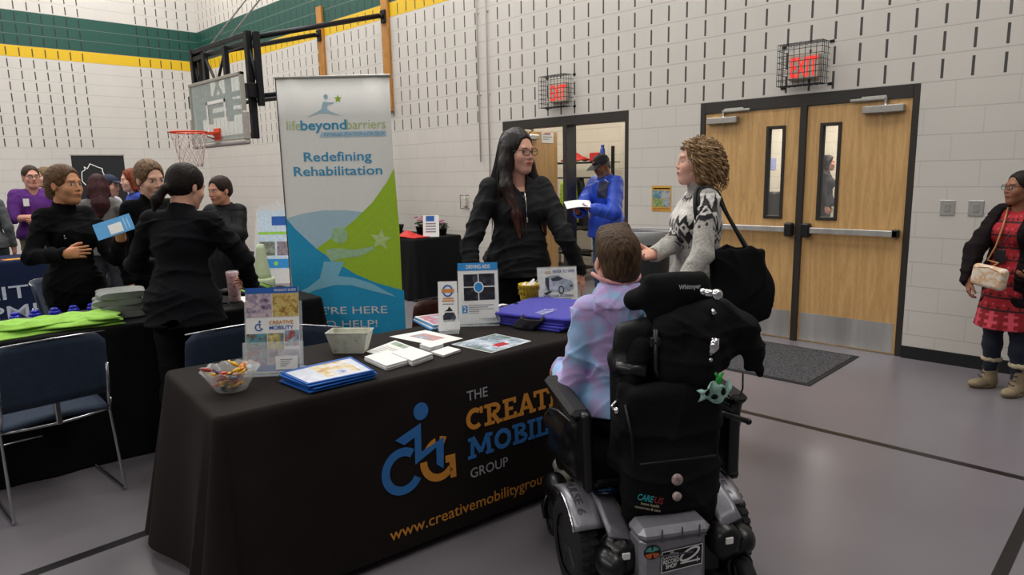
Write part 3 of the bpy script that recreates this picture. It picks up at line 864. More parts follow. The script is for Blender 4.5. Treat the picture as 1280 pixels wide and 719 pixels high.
# door frames (structure) -------------------------------------------------
def frame(name, D, mull, y0=.03, y1=.17, fw=.052, head=.105, left_ext=0):
    mb = MB()
    mb.box((D[0], y0, 0), (D[0]+fw, y1, D[2]), .003).box((D[1]-fw, y0, 0), (D[1], y1, D[2]), .003)
    mb.box((D[0]+fw, y0, D[2]-head), (D[1]-fw, y1, D[2]), .003)
    if mull is not None: mb.box((mull-.03, y0-.012, 0), (mull+.03, y1, D[2]-head), .003)
    # stops
    mb.box((D[0]+fw, y0+.055, 0), (D[0]+fw+.015, y1-.02, D[2]-head)); mb.box((D[1]-fw-.015, y0+.055, 0), (D[1]-fw, y1-.02, D[2]-head))
    return struct(mb.build(name, M_BRZ))
frame('trim_5', D1, -1.77, y0=.0)
frame('trim_6', D2, .985, y0=.0)
struct(MB().box((D2[0], 0, 0), (D2[1], .17, .008)).box((D1[0], 0, 0), (D1[1], .17, .008)).build('trim_7', M_ALU))

def door_leaf(name, x0, x1, lx, hinge_right, z1=2.125):
    """leaf in the wall plane; lx = (x0,x1) of the vision lite"""
    root = MB(); y0, y1 = .012, .055
    lz = (1.13, 1.975); a, b = lx
    # slab around the lite
    root.box((x0, y0, .012), (a, y1, z1)).box((b, y0, .012), (x1, y1, z1)).box((a, y0, .012), (b, y1, lz[0])).box((a, y0, lz[1]), (b, y1, z1))
    o = struct(root.build(name, M_WOOD))
    f = MB(); t = .028
    for yy in ((y0-.012, y0+.002), (y1-.002, y1+.012)):
        f.box((a, yy[0], lz[0]), (a+t, yy[1], lz[1]), .003).box((b-t, yy[0], lz[0]), (b, yy[1], lz[1]), .003)
        f.box((a+t, yy[0], lz[0]), (b-t, yy[1], lz[0]+t), .003).box((a+t, yy[0], lz[1]-t), (b-t, yy[1], lz[1]), .003)
    f.build('lite_frame', M_BRZ, o)
    MB().box((a+t*.5, .03, lz[0]+t*.5), (b-t*.5, .036, lz[1]-t*.5)).build('vision_glass', glass('door_glass', 'ffffff', .02, .06), o)
    k = MB().box((x0+.02, y0-.002, .02), (x1-.02, y0, .275)); 
    k.build('kick_plate', M_STEEL, o)
    # panic bar
    p = MB(); bx0, bx1 = (x0+.03, x1-.03)
    p.box((bx0+.07, y0-.055, 1.015), (bx1-.02, y0-.03, 1.06), .006)
    if hinge_right: p.box((x0+.01, y0-.065, .965), (x0+.075, y0, 1.115), .012); p.box((bx1-.06, y0-.055, 1.0), (bx1, y0, 1.075), .006)
    else: p = MB(); p.box((bx0+.02, y0-.055, 1.02), (bx1-.07, y0-.03, 1.06), .006); p.box((bx1-.045, y0-.065, .965), (bx1+.02, y0, 1.115), .012); p.box((bx0, y0-.055, 1.0), (bx0+.06, y0, 1.075), .006)
    pb = MB(); pb.box((bx0, y0-.055, 1.012), (bx1, y0-.024, 1.062), .004)
    pb.build('push_bar', M_STEEL, o)
    e = MB(); ex = x0+.01 if hinge_right else x1-.085
    e.box((ex, y0-.07, .975), (ex+.075, y0, 1.1), .012); ex2 = x1-.075 if hinge_right else x0+.02
    e.box((ex2, y0-.055, 1.008), (ex2+.055, y0, 1.072), .006)
    e.build('latch_case', M_BLACKP, o)
    # closer with its two-piece arm
    cx0, cx1 = (x1-.36, x1-.045) if hinge_right else (x0+.03, x0+.345)
    c = MB(); c.box((cx0, y0-.055, 2.025), (cx1, y0, 2.085), .006)
    px = cx0+.17; c.cyl((px, y0-.028, 2.01), (px, y0-.028, 2.1), .012, seg=12)
    d = -1 if hinge_right else 1
    c.box((px-.012, y0-.04, 2.1), (px+.012, y0-.016, 2.15), .003)
    c.build('closer_body', M_ALU, o)
    a_ = MB(); a_.box((min(px, px+d*.27), y0-.05, 2.128), (max(px, px+d*.27), y0-.025, 2.15), .004)
    a_.box((min(px, px-d*-.19), y0-.02, 2.15), (max(px, px+d*.19), y0-.004, 2.165), .003)
    a_.build('closer_arm', M_ALU, o)
    return o
door_leaf('door_1', D2[0]+.055, .955, (.645, .825), False)
door_leaf('door_2', 1.015, D2[1]-.055, (1.13, 1.31), True)
# the open leaf of the far doorway, swung into the corridor
def open_leaf():
    mb = MB(); X0, X1 = -2.745, -2.7; y0, y1 = .06, .94; a, b = .28, .42; lz = (1.13, 1.98)
    mb.box((X0, y0, .012), (X1, a, 2.125)).box((X0, b, .012), (X1, y1, 2.125)).box((X0, a, .012), (X1, b, lz[0])).box((X0, a, lz[1]), (X1, b, 2.125))
    o = struct(mb.build('door_3', M_WOOD))
    f = MB()
    for x in (X0-.01, X1-.004):
        f.box((x, a, lz[0]), (x+.014, a+.025, lz[1])).box((x, b-.025, lz[0]), (x+.014, b, lz[1])).box((x, a, lz[0]), (x+.014, b, lz[0]+.025)).box((x, a, lz[1]-.025), (x+.014, b, lz[1]))
    f.build('lite_frame', M_BRZ, o)
    MB().box((X0+.018, a+.01, lz[0]+.01), (X0+.024, b-.01, lz[1]-.01)).build('vision_glass', glass('door_glass'), o)
    MB().box((X1, y0+.02, .02), (X1+.002, y1-.02, .275)).build('kick_plate', M_STEEL, o)
    MB().box((X1, .1, 1.02), (X1+.05, .86, 1.06), .006).build('push_bar', M_STEEL, o)
    c = MB().box((X1, .2, 2.02), (X1+.055, .52, 2.08), .006).cyl((X1+.03, .36, 2.0), (X1+.03, .36, 2.1), .012)
    c.build('closer_body', M_ALU, o)
    MB().tube([(X1+.03, .36, 2.1), (X1+.25, .2, 2.12), (X1+.3, .05, 2.13)], .01, 6).build('closer_arm', M_ALU, o)
open_leaf()
n = MB().box((-2.698, .62, 1.98), (-2.697, .86, 2.12)); n.cur = 1
fr = (Vector((-2.6965, .64, 1.99)), Vector((0, 1, 0)), Vector((0, 0, 1)), Vector((1, 0, 0)))
for i, w in enumerate((.15, .18, .12)): n.box((-2.6968, .65, 2.085-i*.03), (-2.6962, .65+w, 2.093-i*.03))
n.cur = 2; n.box((-2.6968, .68, 2.1), (-2.696, .8, 2.112))
tag(n.build('paper_notice', [M_WHITE, mat('print_grey', '6a6a70', .6), mat('print_red', 'b02020', .6)]), 'white paper notice taped high on the open wooden door leaf', 'notice')

# corridor beyond the doors
mw2 = block_wall_mat('painted_block_corridor', 'X', .1, 'c6bfae', stripes=False, slots=False)
struct(MB().box((-7, 2.3, 0), (-2.1, 2.5, 3.2)).box((-2.1, 1.6, 0), (-1.9, 7.7, 3.2)).box((-1.9, 7.5, 0), (6.5, 7.7, 3.2)).build('wall_corridor', mw2))
struct(MB().box((-7, .2, 3.1), (6.5, 7.7, 3.2)).build('ceiling', mat('ceiling_tile', 'd8d6d0', .8, bump=.2)))

# door mat
t = thing('door_mat', 'large charcoal ribbed entrance mat on the floor before the double doors', 'mat', (.67, -.74, 0))
mm = NT('mat_carpet'); 
_n = mm.n('ShaderNodeTexNoise'); mm.l(mm.co('Object'), _n.inputs['Vector']); _n.inputs['Scale'].default_value = 75; _n.inputs['Detail'].default_value = 5
mm.l(mm.ramp(_n.outputs['Fac'], [(.35, lin('17171a')), (.65, lin('57565b'))]), mm.b.inputs['Base Color']); mm.b.inputs['Roughness'].default_value = .95; mm.bump(_n.outputs['Fac'], .6, .01)
MB().box((-.95, -.5, .001), (.93, .5, .009)).build('carpet', mm.m, t)
MB().box((-.98, -.535, 0), (.965, -.5, .006)).box((-.98, .5, 0), (.965, .53, .006)).box((-.98, -.5, 0), (-.95, .5, .006)).box((.93, -.5, 0), (.965, .5, .006)).build('rubber_border', M_RUB, t)

# exit signs in wire cages
M_RED = mat('exit_red', 'e03030', .5, emit=('ff2a20', .7))
M_CASE = mat('sign_case', 'b9a99a', .5, var=.05)
def exit_sign(x, z, label):
    t = thing('exit_sign', label, 'exit sign', (x, 0, z))
    MB().box((-.13, -.055, -.105), (.13, 0, .105), .006).build('housing', M_CASE, t)
    fr = (Vector((-.115, -.0555, -.085)), Vector((1, 0, 0)), Vector((0, 0, 1)), Vector((0, -1, 0)))
    e = MB(); put_text(e, 'EXIT', fr, .235, 0, .004, bold=.012, width=.23, d=.002)
    e.build('lettering', M_RED, t)
    return t
def wire_cage(x, z, label):
    t = thing('wire_guard', label, 'wire guard', (x, 0, z), group=None)
    g = MB(); w, h, d, r = .19, .175, .17, .0027
    nx, nz, ny = 8, 7, 4
    for i in range(nx+1):
        X = -w+2*w*i/nx
        g.tube([(X, 0, h), (X, -d, h), (X, -d, -h), (X, 0, -h)], r, 5)
    for j in range(nz+1):
        Z = -h+2*h*j/nz
        g.tube([(-w, 0, Z), (-w, -d, Z), (w, -d, Z), (w, 0, Z)], r, 5)
    for k in range(1, ny):
        Y = -d*k/ny
        for Z in (-h, h): g.tube([(-w, Y, Z), (w, Y, Z)], r, 5)
        for X in (-w, w): g.tube([(X, Y, -h), (X, Y, h)], r, 5)
    g.build('wire_grid', M_BLK, t)
    for X in (-w-.015, w+.015):
        for Z in (-h, h): MB().box((X-.02, -.006, Z-.012), (X+.02, 0, Z+.012), .002).build('mounting_tab', M_BLK, t)
    return t
exit_sign(.98, 2.46, 'lit red EXIT sign above the closed double doors'); wire_cage(.99, 2.475, 'black wire cage around the exit sign over the closed double doors')
exit_sign(-1.83, 2.5, 'lit red EXIT sign above the open doorway'); wire_cage(-1.83, 2.51, 'black wire cage around the exit sign over the open doorway')

# wall plates, poster, small guard
def plate(x, label, name='switch_plate', holes=1):
    t = thing(name, label, 'wall plate', (x, 0, 1.26))
    MB().box((-.052, -.006, -.06), (.052, 0, .06), .003).build('cover', M_STEEL, t)
    k = MB(); k.box((-.02, -.009, -.03), (.02, -.006, .03), .002); k.build('insert', mat('plate_insert', '8f8c86', .5), t)
    for z in (-.048, .048): MB().cyl((0, -.008, z), (0, -.005, z), .004, seg=8).build('screw', M_ALU, t)
plate(2.145, 'steel switch plate nearer the double doors'); plate(2.335, 'steel switch plate nearer the woman in the red dress')
t = thing('wall_poster', 'small orange poster with four photos on the wall between the doorways', 'poster', (-.46, 0, 1.3))
MB().box((-.12, -.002, -.135), (.12, 0, .135)).build('sheet', mat('poster_orange', 'cfa048', .5, var=.05), t)
pp = MB()
for i, (x, z, w, h) in enumerate([(-.105, .0, .1, .085), (.0, .0, .105, .085), (-.105, -.085, .13, .08), (.03, -.085, .075, .08)]):
    pp.cur = i; pp.box((x, -.004, z), (x+w, -.002, z+h))
for i in range(3):
    pp.cur = 4; pp.box((-.1, -.004, .1-i*.0-.0), (.1, -.003, .112))
pp.box((-.1, -.004, -.108), (.1, -.003, -.098)); pp.box((-.1, -.004, -.125), (-.01, -.003, -.119))
def photo_mat(name, cols, sc=14, seed=0):
    if name in MATS: return MATS[name]
    N = NT(name); co = N.co('Object'); v = N.n('ShaderNodeTexNoise'); mp = N.n('ShaderNodeVectorMath', operation='ADD'); N.l(co, mp.inputs[0]); mp.inputs[1].default_value = (seed*3.1, seed*1.7, seed*.9)
    N.l(mp.outputs[0], v.inputs['Vector']); v.inputs['Scale'].default_value = sc; v.inputs['Detail'].default_value = 5; v.inputs['Roughness'].default_value = .7
    n = len(cols); r = N.ramp(v.outputs['Fac'], [(.3+.4*i/(n-1), lin(c)) for i, c in enumerate(cols)])
    N.l(r, N.b.inputs['Base Color']); N.b.inputs['Roughness'].default_value = .35
    MATS[name] = N.m; return N.m
pp.build('picture', [photo_mat('pic_blue', ['20404c', '5d8ca0', 'b8c8d0'], 20), photo_mat('pic_grey', ['45505a', 'a9b4bc', 'c9a24e'], 20, 1), photo_mat('pic_green', ['3a4c34', '8aa05a', 'a5b6b8'], 25, 2), photo_mat('pic_slate', ['33304a', '9aa3b4', 'c4ccd0'], 20, 3), mat('print_orange', 'b06a20', .6)], t)
t = thing('thermostat_guard', 'small thin black wire frame guard on the white wall left of the open doorway', 'guard', (-3.54, 0, 1.22))
g = MB(); g.tube([(-.06, -.05, -.09), (.06, -.05, -.09), (.06, -.05, .09), (-.06, -.05, .09)], .004, 6, closed=True)
for x in (-.06, .06):
    for z in (-.09, .09): g.tube([(x, -.05, z), (x, 0, z)], .004, 6)
g.build('wire_frame', M_BLK, t)
MB().box((-.04, -.025, -.06), (.04, 0, .06), .004).build('control_box', mat('control_white', 'cfcac0', .5), t)

# basketball goal ---------------------------------------------------------
for x, zt, lb, zb in ((-5.15, 4.6, 'longer oiled pine mounting board bolted to the wall, right of the banner', 2.53), (-6.95, 4.33, 'shorter oiled pine mounting board bolted to the wall, behind the banner', 2.9)):
    t = thing('mounting_board', lb, 'mounting board', (x, 0, 0), group=None)
    MB().box((-.08, -.045, zb), (.08, 0, zt), .004).build('plank', M_POSTW, t)
    for z in (3.88, 2.95): b = MB(); b.box((-.05, -.075, z-.09), (.05, -.045, z+.09), .005); b.cyl((-.03, -.09, z+.06), (-.03, -.04, z+.06), .012, seg=8); b.cyl((.03, -.09, z-.06), (.03, -.04, z-.06), .012, seg=8); b.cyl((0, -.09, z-.03), (0, -.09, z+.03), .03, seg=12); b.build('bracket', M_BLK, t)
t = thing('basketball_goal', 'wall mounted basketball goal with glass backboard and black steel frame', 'basketball hoop', (-5.95, 0, 0))
fr_ = MB(); X0, X1, YF = -.92, .82, -2.15
for x, x2 in ((X0-.02, X0), (X1-.02, X1)):
    fr_.cyl((-1.0 if x < 0 else .8, -.125, 3.88), (x2, YF, 3.33), .035, seg=10)
    fr_.cyl((-1.0 if x < 0 else .8, -.125, 2.95), (x2, YF, 2.62), .03, seg=10)
    fr_.box((x2-.04, YF-.04, 2.1), (x2+.04, YF+.04, 3.42), .004)
    fr_.box((x2-.035+.12, YF+.02, 2.5), (x2+.035+.12, YF+.09, 3.4), .004)
    fr_.cyl((x2, YF, 3.3), (x2+.14, YF+.05, 2.6), .02, seg=8)
    fr_.box((x2-.08, YF-.1, 2.6), (x2+.1, YF+.1, 2.78), .01)
for z in (3.38, 3.28, 2.7, 2.15): fr_.box((X0, YF-.03, z-.03), (X1, YF+.03, z+.03), .004)
fr_.box((-.4, YF-.1, 2.35), (-.32, YF-.04, 3.3), .004); fr_.box((.26, YF-.1, 2.35), (.34, YF-.04, 3.3), .004)
fr_.box((-.65, YF-.12, 2.55), (.65, YF-.06, 2.61)); fr_.box((-.65, YF-.12, 2.42), (.65, YF-.06, 2.48)); fr_.cyl((-.36, YF-.07, 3.25), (.3, YF-.07, 2.45), .02, seg=8)
fr_.cyl((.3, YF-.07, 3.25), (-.36, YF-.07, 2.45), .02, seg=8)
fr_.build('support_frame', M_BLK, t)
ch = MB()
for x, x2 in ((-.5, -.35), (.1, .3)): ch.tube([(x, YF, 3.33), (x2, -.9, 4.9), (x2+.1, -.2, 6.2)], .012, 6)
ch.build('hanging_cable', M_ALU, t)
yb = -2.34; bx0, bx1, bz0, bz1 = -.66, .98, 2.07, 2.9
MB().box((bx0+.03, yb-.008, bz0+.03), (bx1-.03, yb+.004, bz1-.03)).build('backboard_glass', glass('board_glass', 'dfeee8', .05, .3), t)
bf = MB()
bf.box((bx0, yb-.02, bz0), (bx0+.04, yb+.03, bz1), .004).box((bx1-.04, yb-.02, bz0), (bx1, yb+.03, bz1), .004).box((bx0, yb-.02, bz1-.04), (bx1, yb+.03, bz1), .004).box((bx0, yb-.02, bz0), (bx1, yb+.03, bz0+.04), .004)
bf.build('backboard_frame', M_ALU, t)
pd = MB(); pd.box((bx0-.03, yb-.035, bz0-.05), (bx1+.03, yb+.045, bz0+.015), .02); pd.box((bx1-.015, yb-.035, bz0), (bx1+.035, yb+.045, bz0+.36), .02); pd.box((bx0-.035, yb-.035, bz0), (bx0+.015, yb+.045, bz0+.36), .02)
pd.build('edge_padding', mat('pad_grey', 'a09a96', .6), t)
sq = MB(); cx = .16
for a, b in (((cx-.3, 2.2), (cx-.26, 2.62)), ((cx+.26, 2.2), (cx+.3, 2.62)), ((cx-.3, 2.58), (cx+.3, 2.62))): sq.box((a[0], yb-.011, a[1]), (b[0], yb-.0085, b[1]))
sq.build('target_square', M_WHITE, t)
M_ORG = mat('rim_orange', 'd8451c', .4, .3)
rm = MB(); rz = 2.2; R0 = .225; cy = yb-.16-R0
rm.tube([(cx+R0*math.cos(a*PI/16), cy+R0*math.sin(a*PI/16), rz) for a in range(32)], .011, 8, closed=True)
rm.box((cx-.09, yb-.03, rz-.1), (cx+.09, yb-.008, rz+.06), .004); rm.box((cx-.09, yb-.17, rz-.02), (cx+.09, yb-.02, rz+.01), .004)
rm.tube([(cx-.14, cy+.18, rz), (cx-.07, yb-.02, rz-.08)], .008, 6).tube([(cx+.14, cy+.18, rz), (cx+.07, yb-.02, rz-.08)], .008, 6)
rim = rm.build('rim', M_ORG, t)
nt = MB()
for k in range(12):
    for sgn in (1, -1):
        pts = []
        for j in range(9):
            f = j/8; a = 2*PI*(k/12)+sgn*f*1.35; r = R0*(1-.42*f**.7)
            pts.append((cx+r*math.cos(a), cy+r*math.sin(a), rz-.02-f*.42))
        nt.tube(pts, .0045, 4)
nt.build('net', mat('net_cord', 'c9b4ae', .8), rim)
# ------------------------------------------------------------------ tables and what lies on them
HT = .79
def cloth_mat(name, c, var=.12, rough=.85):
    return mat(name, c, rough, var=var, nscale=6, bump=.12, bscale=400, spec=.2)
M_CLOTH = cloth_mat('black_polyester', '1b1513')
M_CLOTH2 = cloth_mat('black_linen', '09090a')
M_NAVY = cloth_mat('navy_polyester', '14213d')

def table_under(parent, L, W, H):
    """folding table beneath the cloth: top and four legs (x = width, y = length; origin at the centre on the floor)"""
    MB().box((-W/2+.012, -L/2+.012, H-.04), (W/2-.012, L/2-.012, H-.006), .008).build('tabletop', mat('folding_table_top', '6a6660', .6), parent)
    for y in (-L/2+.28, L/2-.28):
        for x in (-W/2+.12, W/2-.12):
            MB().cyl((x, y, 0), (x, y, H-.04), .014, seg=8).build('leg', mat('table_leg_grey', '55565a', .5, .5), parent)

def cloth_sheet(L, W, H, flare_front=.03, flare=.06, fold=.018, corner=.1, nf=9, flat_front=True, hem=.012, seed=1, hemlift=None):
    """tablecloth: returns MB; front is +x"""
    rnd = random.Random(seed); mb = MB(); r = .035
    # perimeter samples (point, normal, tag)
    per = []
    hx, hy = W/2-r, L/2-r
    def seg(x0, y0, x1, y1, nx, ny, n, tg):
        for i in range(n): per.append((x0+(x1-x0)*i/n+nx*r, y0+(y1-y0)*i/n+ny*r, nx, ny, tg, i/n))
    def cor(cx, cy, a0, n=10):
        for i in range(n):
            a = math.radians(a0+90*i/n); per.append((cx+math.cos(a)*r, cy+math.sin(a)*r, math.cos(a), math.sin(a), 'c', i/n))
    nL = int(L/.035); nW = int(W/.035)
    seg(hx, -hy, hx, hy, 1, 0, nL, 'f'); cor(hx, hy, 0); seg(hx, hy, -hx, hy, 0, 1, nW, 'r'); cor(-hx, hy, 90)
    seg(-hx, hy, -hx, -hy, -1, 0, nL, 'b'); cor(-hx, -hy, 180); seg(-hx, -hy, hx, -hy, 0, -1, nW, 'l'); cor(hx, -hy, 270)
    n = len(per); ph = [rnd.uniform(0, 6) for _ in range(4)]
    rows = [0, .006, .02, .06, .14, .26, .4, .56, .7, .82, .92, 1.]
    vs = []
    s = 0
    for j, f in enumerate(rows):
        for i, (x, y, nx, ny, tg, u) in enumerate(per):
            drop = f*(H-hem)
            z = H-drop
            if j == 0: off = -.012; z = H
            elif j == 1: off = -.003; z = H-.002
            else:
                base = flare_front if tg == 'f' else flare
                if tg == 'c': w = math.sin(PI*u); base = (flare_front+flare)/2+corner*w
                # fullness near the corners
                d = 1
                if tg in 'fblr':
                    ln = L if tg in 'fb' else W
                    dd = min(u, 1-u)*ln; near = math.exp(-(dd/.16)**2); base += corner*.55*near
                    if not (flat_front and tg == 'f' and dd > .3):
                        amp = fold*(1 if tg != 'f' else .6)
                        base += amp*(math.sin(u*ln*nf+ph[0])*.6+math.sin(u*ln*nf*1.7+ph[1])*.4)
                off = base*f+.004
            zz = z
            if j == len(rows)-1 or f > .8: zz = z+ (0 if hemlift is None else hemlift(tg, u)*((f-.6)/.4))
            vs.append((x+nx*off, y+ny*off, zz))
    fs = []
    for j in range(len(rows)-1):
        for i in range(n):
            fs.append([j*n+(i+1) % n, j*n+i, (j+1)*n+i, (j+1)*n+(i+1) % n])
    mb.add(vs, fs, True)
    mb.add([vs[i] for i in range(n)], [list(range(n))], False)
    return mb
def front_frame(L, W, H, ff):
    """frame on the cloth's front: origin at the left top corner, X along the edge, Y up (from the floor)"""
    dn = Vector((ff, 0, -H)).normalized(); Yv = -dn; Xv = Vector((0, 1, 0)); Z = Xv.cross(Yv)
    O = Vector((W/2+ff+.004, -L/2, 0))
    return (O, Xv, Yv, Z)

# the front table ----------------------------------------------------------
L1, W1 = 2.44, .78
A1 = Vector((1.156, -5.388, 0)); ang = math.radians(7.6)
d1 = Vector((math.sin(ang), math.cos(ang), 0)); n1 = Vector((math.cos(ang), -math.sin(ang), 0))
c1 = A1+d1*(L1/2)-n1*(W1/2)
T1 = thing('folding_table', 'long folding table under the black cloth printed with the blue and orange wheelchair logo', 'table', c1, -ang)
table_under(T1, L1, W1, HT-.004)
def lift(tg, u):
    return .0
TC1 = cloth_sheet(L1, W1, HT, .03, .07, .02, .13, flat_front=True, hem=.045).build('tablecloth', M_CLOTH)
place(TC1, c1, -ang); tag(TC1, 'black tablecloth with large blue and orange logo lettering hanging to the floor', 'tablecloth')
F1 = front_frame(L1, W1, HT, .03)
P_BL = mat('print_blue', '2e70b4', .7, var=.04); P_OR = mat('print_amber', 'd08a32', .7, var=.04); P_GY = mat('print_silver', 'a3a3a8', .7, var=.03)
body_p = [(0.806, 0.576), (0.681, 0.531), (0.722, 0.501), (0.772, 0.521), (0.767, 0.402), (0.874, 0.45), (0.871, 0.374), (0.904, 0.347), (0.915, 0.486), (0.801, 0.451)]
DD = .0035
lb = MB(); poly(lb, arc(.811, .626, .036, .038, 0, 360, 28)[:-1], F1, DD)
lb.build('logo_head', P_BL, TC1)
b_ = MB()
poly(b_, [body_p[0], body_p[1], body_p[2], body_p[3]], F1, DD+.001); poly(b_, [body_p[0], body_p[3], body_p[4], body_p[9]], F1, DD+.001)
poly(b_, [body_p[9], body_p[4], body_p[5], body_p[8]], F1, DD+.001); poly(b_, [body_p[8], body_p[5], body_p[6], body_p[7]], F1, DD+.001)
b_.build('logo_body', P_BL, TC1)
cc = MB(); stroke(cc, arc(.708, .39, .08, .083, 52, 328, 36), .037, F1, DD); cc.build('logo_letter_c', P_BL, TC1)
gg = MB(); stroke(gg, arc(.885, .395, .077, .083, 62, 84, 8), .034, F1, DD); stroke(gg, arc(.885, .395, .077, .083, 98, 140, 12), .03, F1, DD, w2=.02); stroke(gg, arc(.885, .395, .077, .083, 176, 318, 22), .034, F1, DD)
poly(gg, [(.917, .367), (.917, .399), (.968, .397), (.968, .29), (.938, .292), (.936, .33), (.936, .366)], F1, DD); gg.build('logo_letter_g', P_OR, TC1)
tx = MB(); put_text(tx, 'THE', F1, .064, 1.045, .616, bold=.004, width=.113, d=DD); tx.build('the_lettering', P_GY, TC1); tx = MB(); put_text(tx, 'GROUP', F1, .064, 1.04, .258, bold=.004, width=.212, d=DD)
tx.build('group_lettering', P_GY, TC1)
def slab(mb, ch, x, y, w, h, fr, d, t=.022, sl=None):
    """heavy slab-serif capitals out of strokes"""
    sl = sl if sl is not None else t*.75
    cnt = [0]
    def S(pts, ww=t): cnt[0] += 1; stroke(mb, [(x+px, y+py) for px, py in pts], ww, fr, d+.00025*cnt[0])
    def serif(cx, cy, sw): S([(cx-sw/2, cy), (cx+sw/2, cy)], sl)
    st = sl/2; a = t/2
    if ch == 'C':
        S(arc(w*.53, h/2, w*.53-a, h/2-a, 48, 312, 22)); S([(w*.93, h*.98), (w*.93, h*.68)], sl)
    elif ch == 'O': S(arc(w/2, h/2, w/2-a, h/2-a, 0, 352, 30)+[(w-a, h/2)])
    elif ch in 'IT':
        S([(w/2, 0), (w/2, h)]); serif(w/2, st, t*2.1)
        if ch == 'I': serif(w/2, h-st, t*2.1)
        else: S([(0, h-st), (w, h-st)], sl); S([(st, h), (st, h*.7)], sl); S([(w-st, h), (w-st, h*.7)], sl)
    elif ch in 'ERB':
        v = w*.28; S([(v, 0), (v, h)]); 
        if ch == 'E':
            S([(0, h-st), (w, h-st)], sl); S([(0, st), (w, st)], sl); S([(v, h/2), (w*.75, h/2)], sl); S([(w-st, h), (w-st, h*.72)], sl); S([(w-st, 0), (w-st, h*.3)], sl)
        if ch == 'B':
            S([(0, h-st), (w*.55, h-st)], sl); S([(0, st), (w*.6, st)], sl); S([(v, h*.52), (w*.6, h*.52)], sl)
            S(arc(w*.52, h*.745, w*.34-a*.3, h*.255-st, 90, -90, 12), t*.85); S(arc(w*.56, h*.265, w*.4-a*.3, h*.265-st, 90, -90, 12), t*.9)
        if ch == 'R':
            serif(v, st, v*2.1); S([(0, h-st), (w*.55, h-st)], sl); S([(v, h*.45), (w*.55, h*.45)], sl); S(arc(w*.5, h*.725, w*.36-a*.3, h*.275-st, 90, -90, 12), t*.9)
            S([(w*.5, h*.45), (w*.84, 0)]); serif(w*.88, st, w*.3)
    elif ch == 'A':
        S([(w*.17, 0), (w*.5, h)], t*.9); S([(w*.83, 0), (w*.5, h)]); S([(w*.27, h*.32), (w*.73, h*.32)], sl); serif(w*.17, st, w*.36); serif(w*.83, st, w*.36)
    elif ch == 'V':
        S([(w*.16, h), (w*.5, 0)]); S([(w*.84, h), (w*.5, 0)], t*.9); serif(w*.16, h-st, w*.36); serif(w*.84, h-st, w*.36)
    elif ch == 'M':
        S([(w*.16, 0), (w*.2, h)], t*.9); S([(w*.84, 0), (w*.8, h)]); S([(w*.2, h), (w*.5, h*.2)]); S([(w*.8, h), (w*.5, h*.2)], t*.9); serif(w*.15, st, w*.32); serif(w*.85, st, w*.32); serif(w*.12, h-st, w*.2); serif(w*.88, h-st, w*.2)
    elif ch == 'L':
        v = w*.3; S([(v, 0), (v, h)]); serif(v, h-st, v*1.9); S([(0, st), (w, st)], sl); S([(w-st, 0), (w-st, h*.34)], sl)
    elif ch == 'Y':
        S([(w*.15, h), (w*.5, h*.42)]); S([(w*.85, h), (w*.5, h*.42)]); S([(w*.5, h*.46), (w*.5, 0)]); serif(w*.5, st, w*.45); serif(w*.14, h-st, w*.32); serif(w*.86, h-st, w*.32)
def slab_word(word, xs, y, h, mat_, name, parent, fr, d, t=.022):
    mb = MB()
    for ch, (x, w) in zip(word, xs): slab(mb, ch, x, y, w, h, fr, d, t)
    return mb.build(name, mat_, parent)
slab_word('CREATIVE', [(1.035, .09), (1.134, .098), (1.24, .078), (1.322, .112), (1.424, .1), (1.52, .045), (1.57, .112), (1.69, .082)], .478, .1, P_OR, 'creative_lettering', TC1, F1, DD)
slab_word('MOBILITY', [(1.035, .14), (1.183, .098), (1.289, .085), (1.381, .045), (1.43, .076), (1.513, .045), (1.563, .095), (1.66, .1)], .347, .098, P_BL, 'mobility_lettering', TC1, F1, DD)
ux = MB(); put_text(ux, 'www.creativemobilitygroup.com', F1, .074, .628, .108, bold=.006, width=1.02, d=DD); ux.build('web_address', P_OR, TC1)

def on1(x, y, z=HT): return Vector((x, y, z+.0015))
# helpers for printed sheets ------------------------------------------------
def quad_sheet(name, pts, label, cat, m, thick=.0012, z=HT, group=None, prints=()):
    """a sheet lying on the table with the corners pts (world x, y), printed blocks in its own u-v; one thing"""
    c = sum((Vector((p[0], p[1], 0)) for p in pts), Vector())/len(pts)
    t = thing(name, label, cat, (c.x, c.y, z+.0015), 0, group)
    P = [Vector((p[0]-c.x, p[1]-c.y, 0)) for p in pts]
    mb = MB(); n = len(P)
    mb.add(P+[p+Vector((0, 0, thick)) for p in P], [list(range(n))[::-1], list(range(n, 2*n))]+[[i, (i+1) % n, n+(i+1) % n, n+i] for i in range(n)])
    mb.build('sheet', m, t)
    uv = lambda u, v, h: (P[0]*(1-u)+P[1]*u)*(1-v)+(P[3]*(1-u)+P[2]*u)*v+Vector((0, 0, thick+h))
    for i, (u0, v0, u1, v1, pm, nm) in enumerate(prints):
        q = MB(); q.add([uv(u0, v0, .0004+.0002*i), uv(u1, v0, .0004+.0002*i), uv(u1, v1, .0004+.0002*i), uv(u0, v1, .0004+.0002*i)], [[0, 1, 2, 3]]); q.build(nm, pm, t)
    return t
M_PBLUE = mat('print_royal', '1d5cae', .4, var=.05); M_PSKY = mat('print_sky', '2f8ed0', .4, var=.04)
M_PTXT = mat('print_text_grey', '8a8a92', .6); M_PIC1 = photo_mat('pic_street', ['3a3440', '8f7f98', 'cdbcc4', 'b58a5a'], 30, 3)
M_PIC2 = photo_mat('pic_autumn', ['5a4a24', 'a8833a', 'd8c27a', '6a8a3a'], 34, 4); M_PIC3 = photo_mat('pic_van', ['27343c', '6a8090', 'c8b040', 'e0dcd0'], 34, 5)
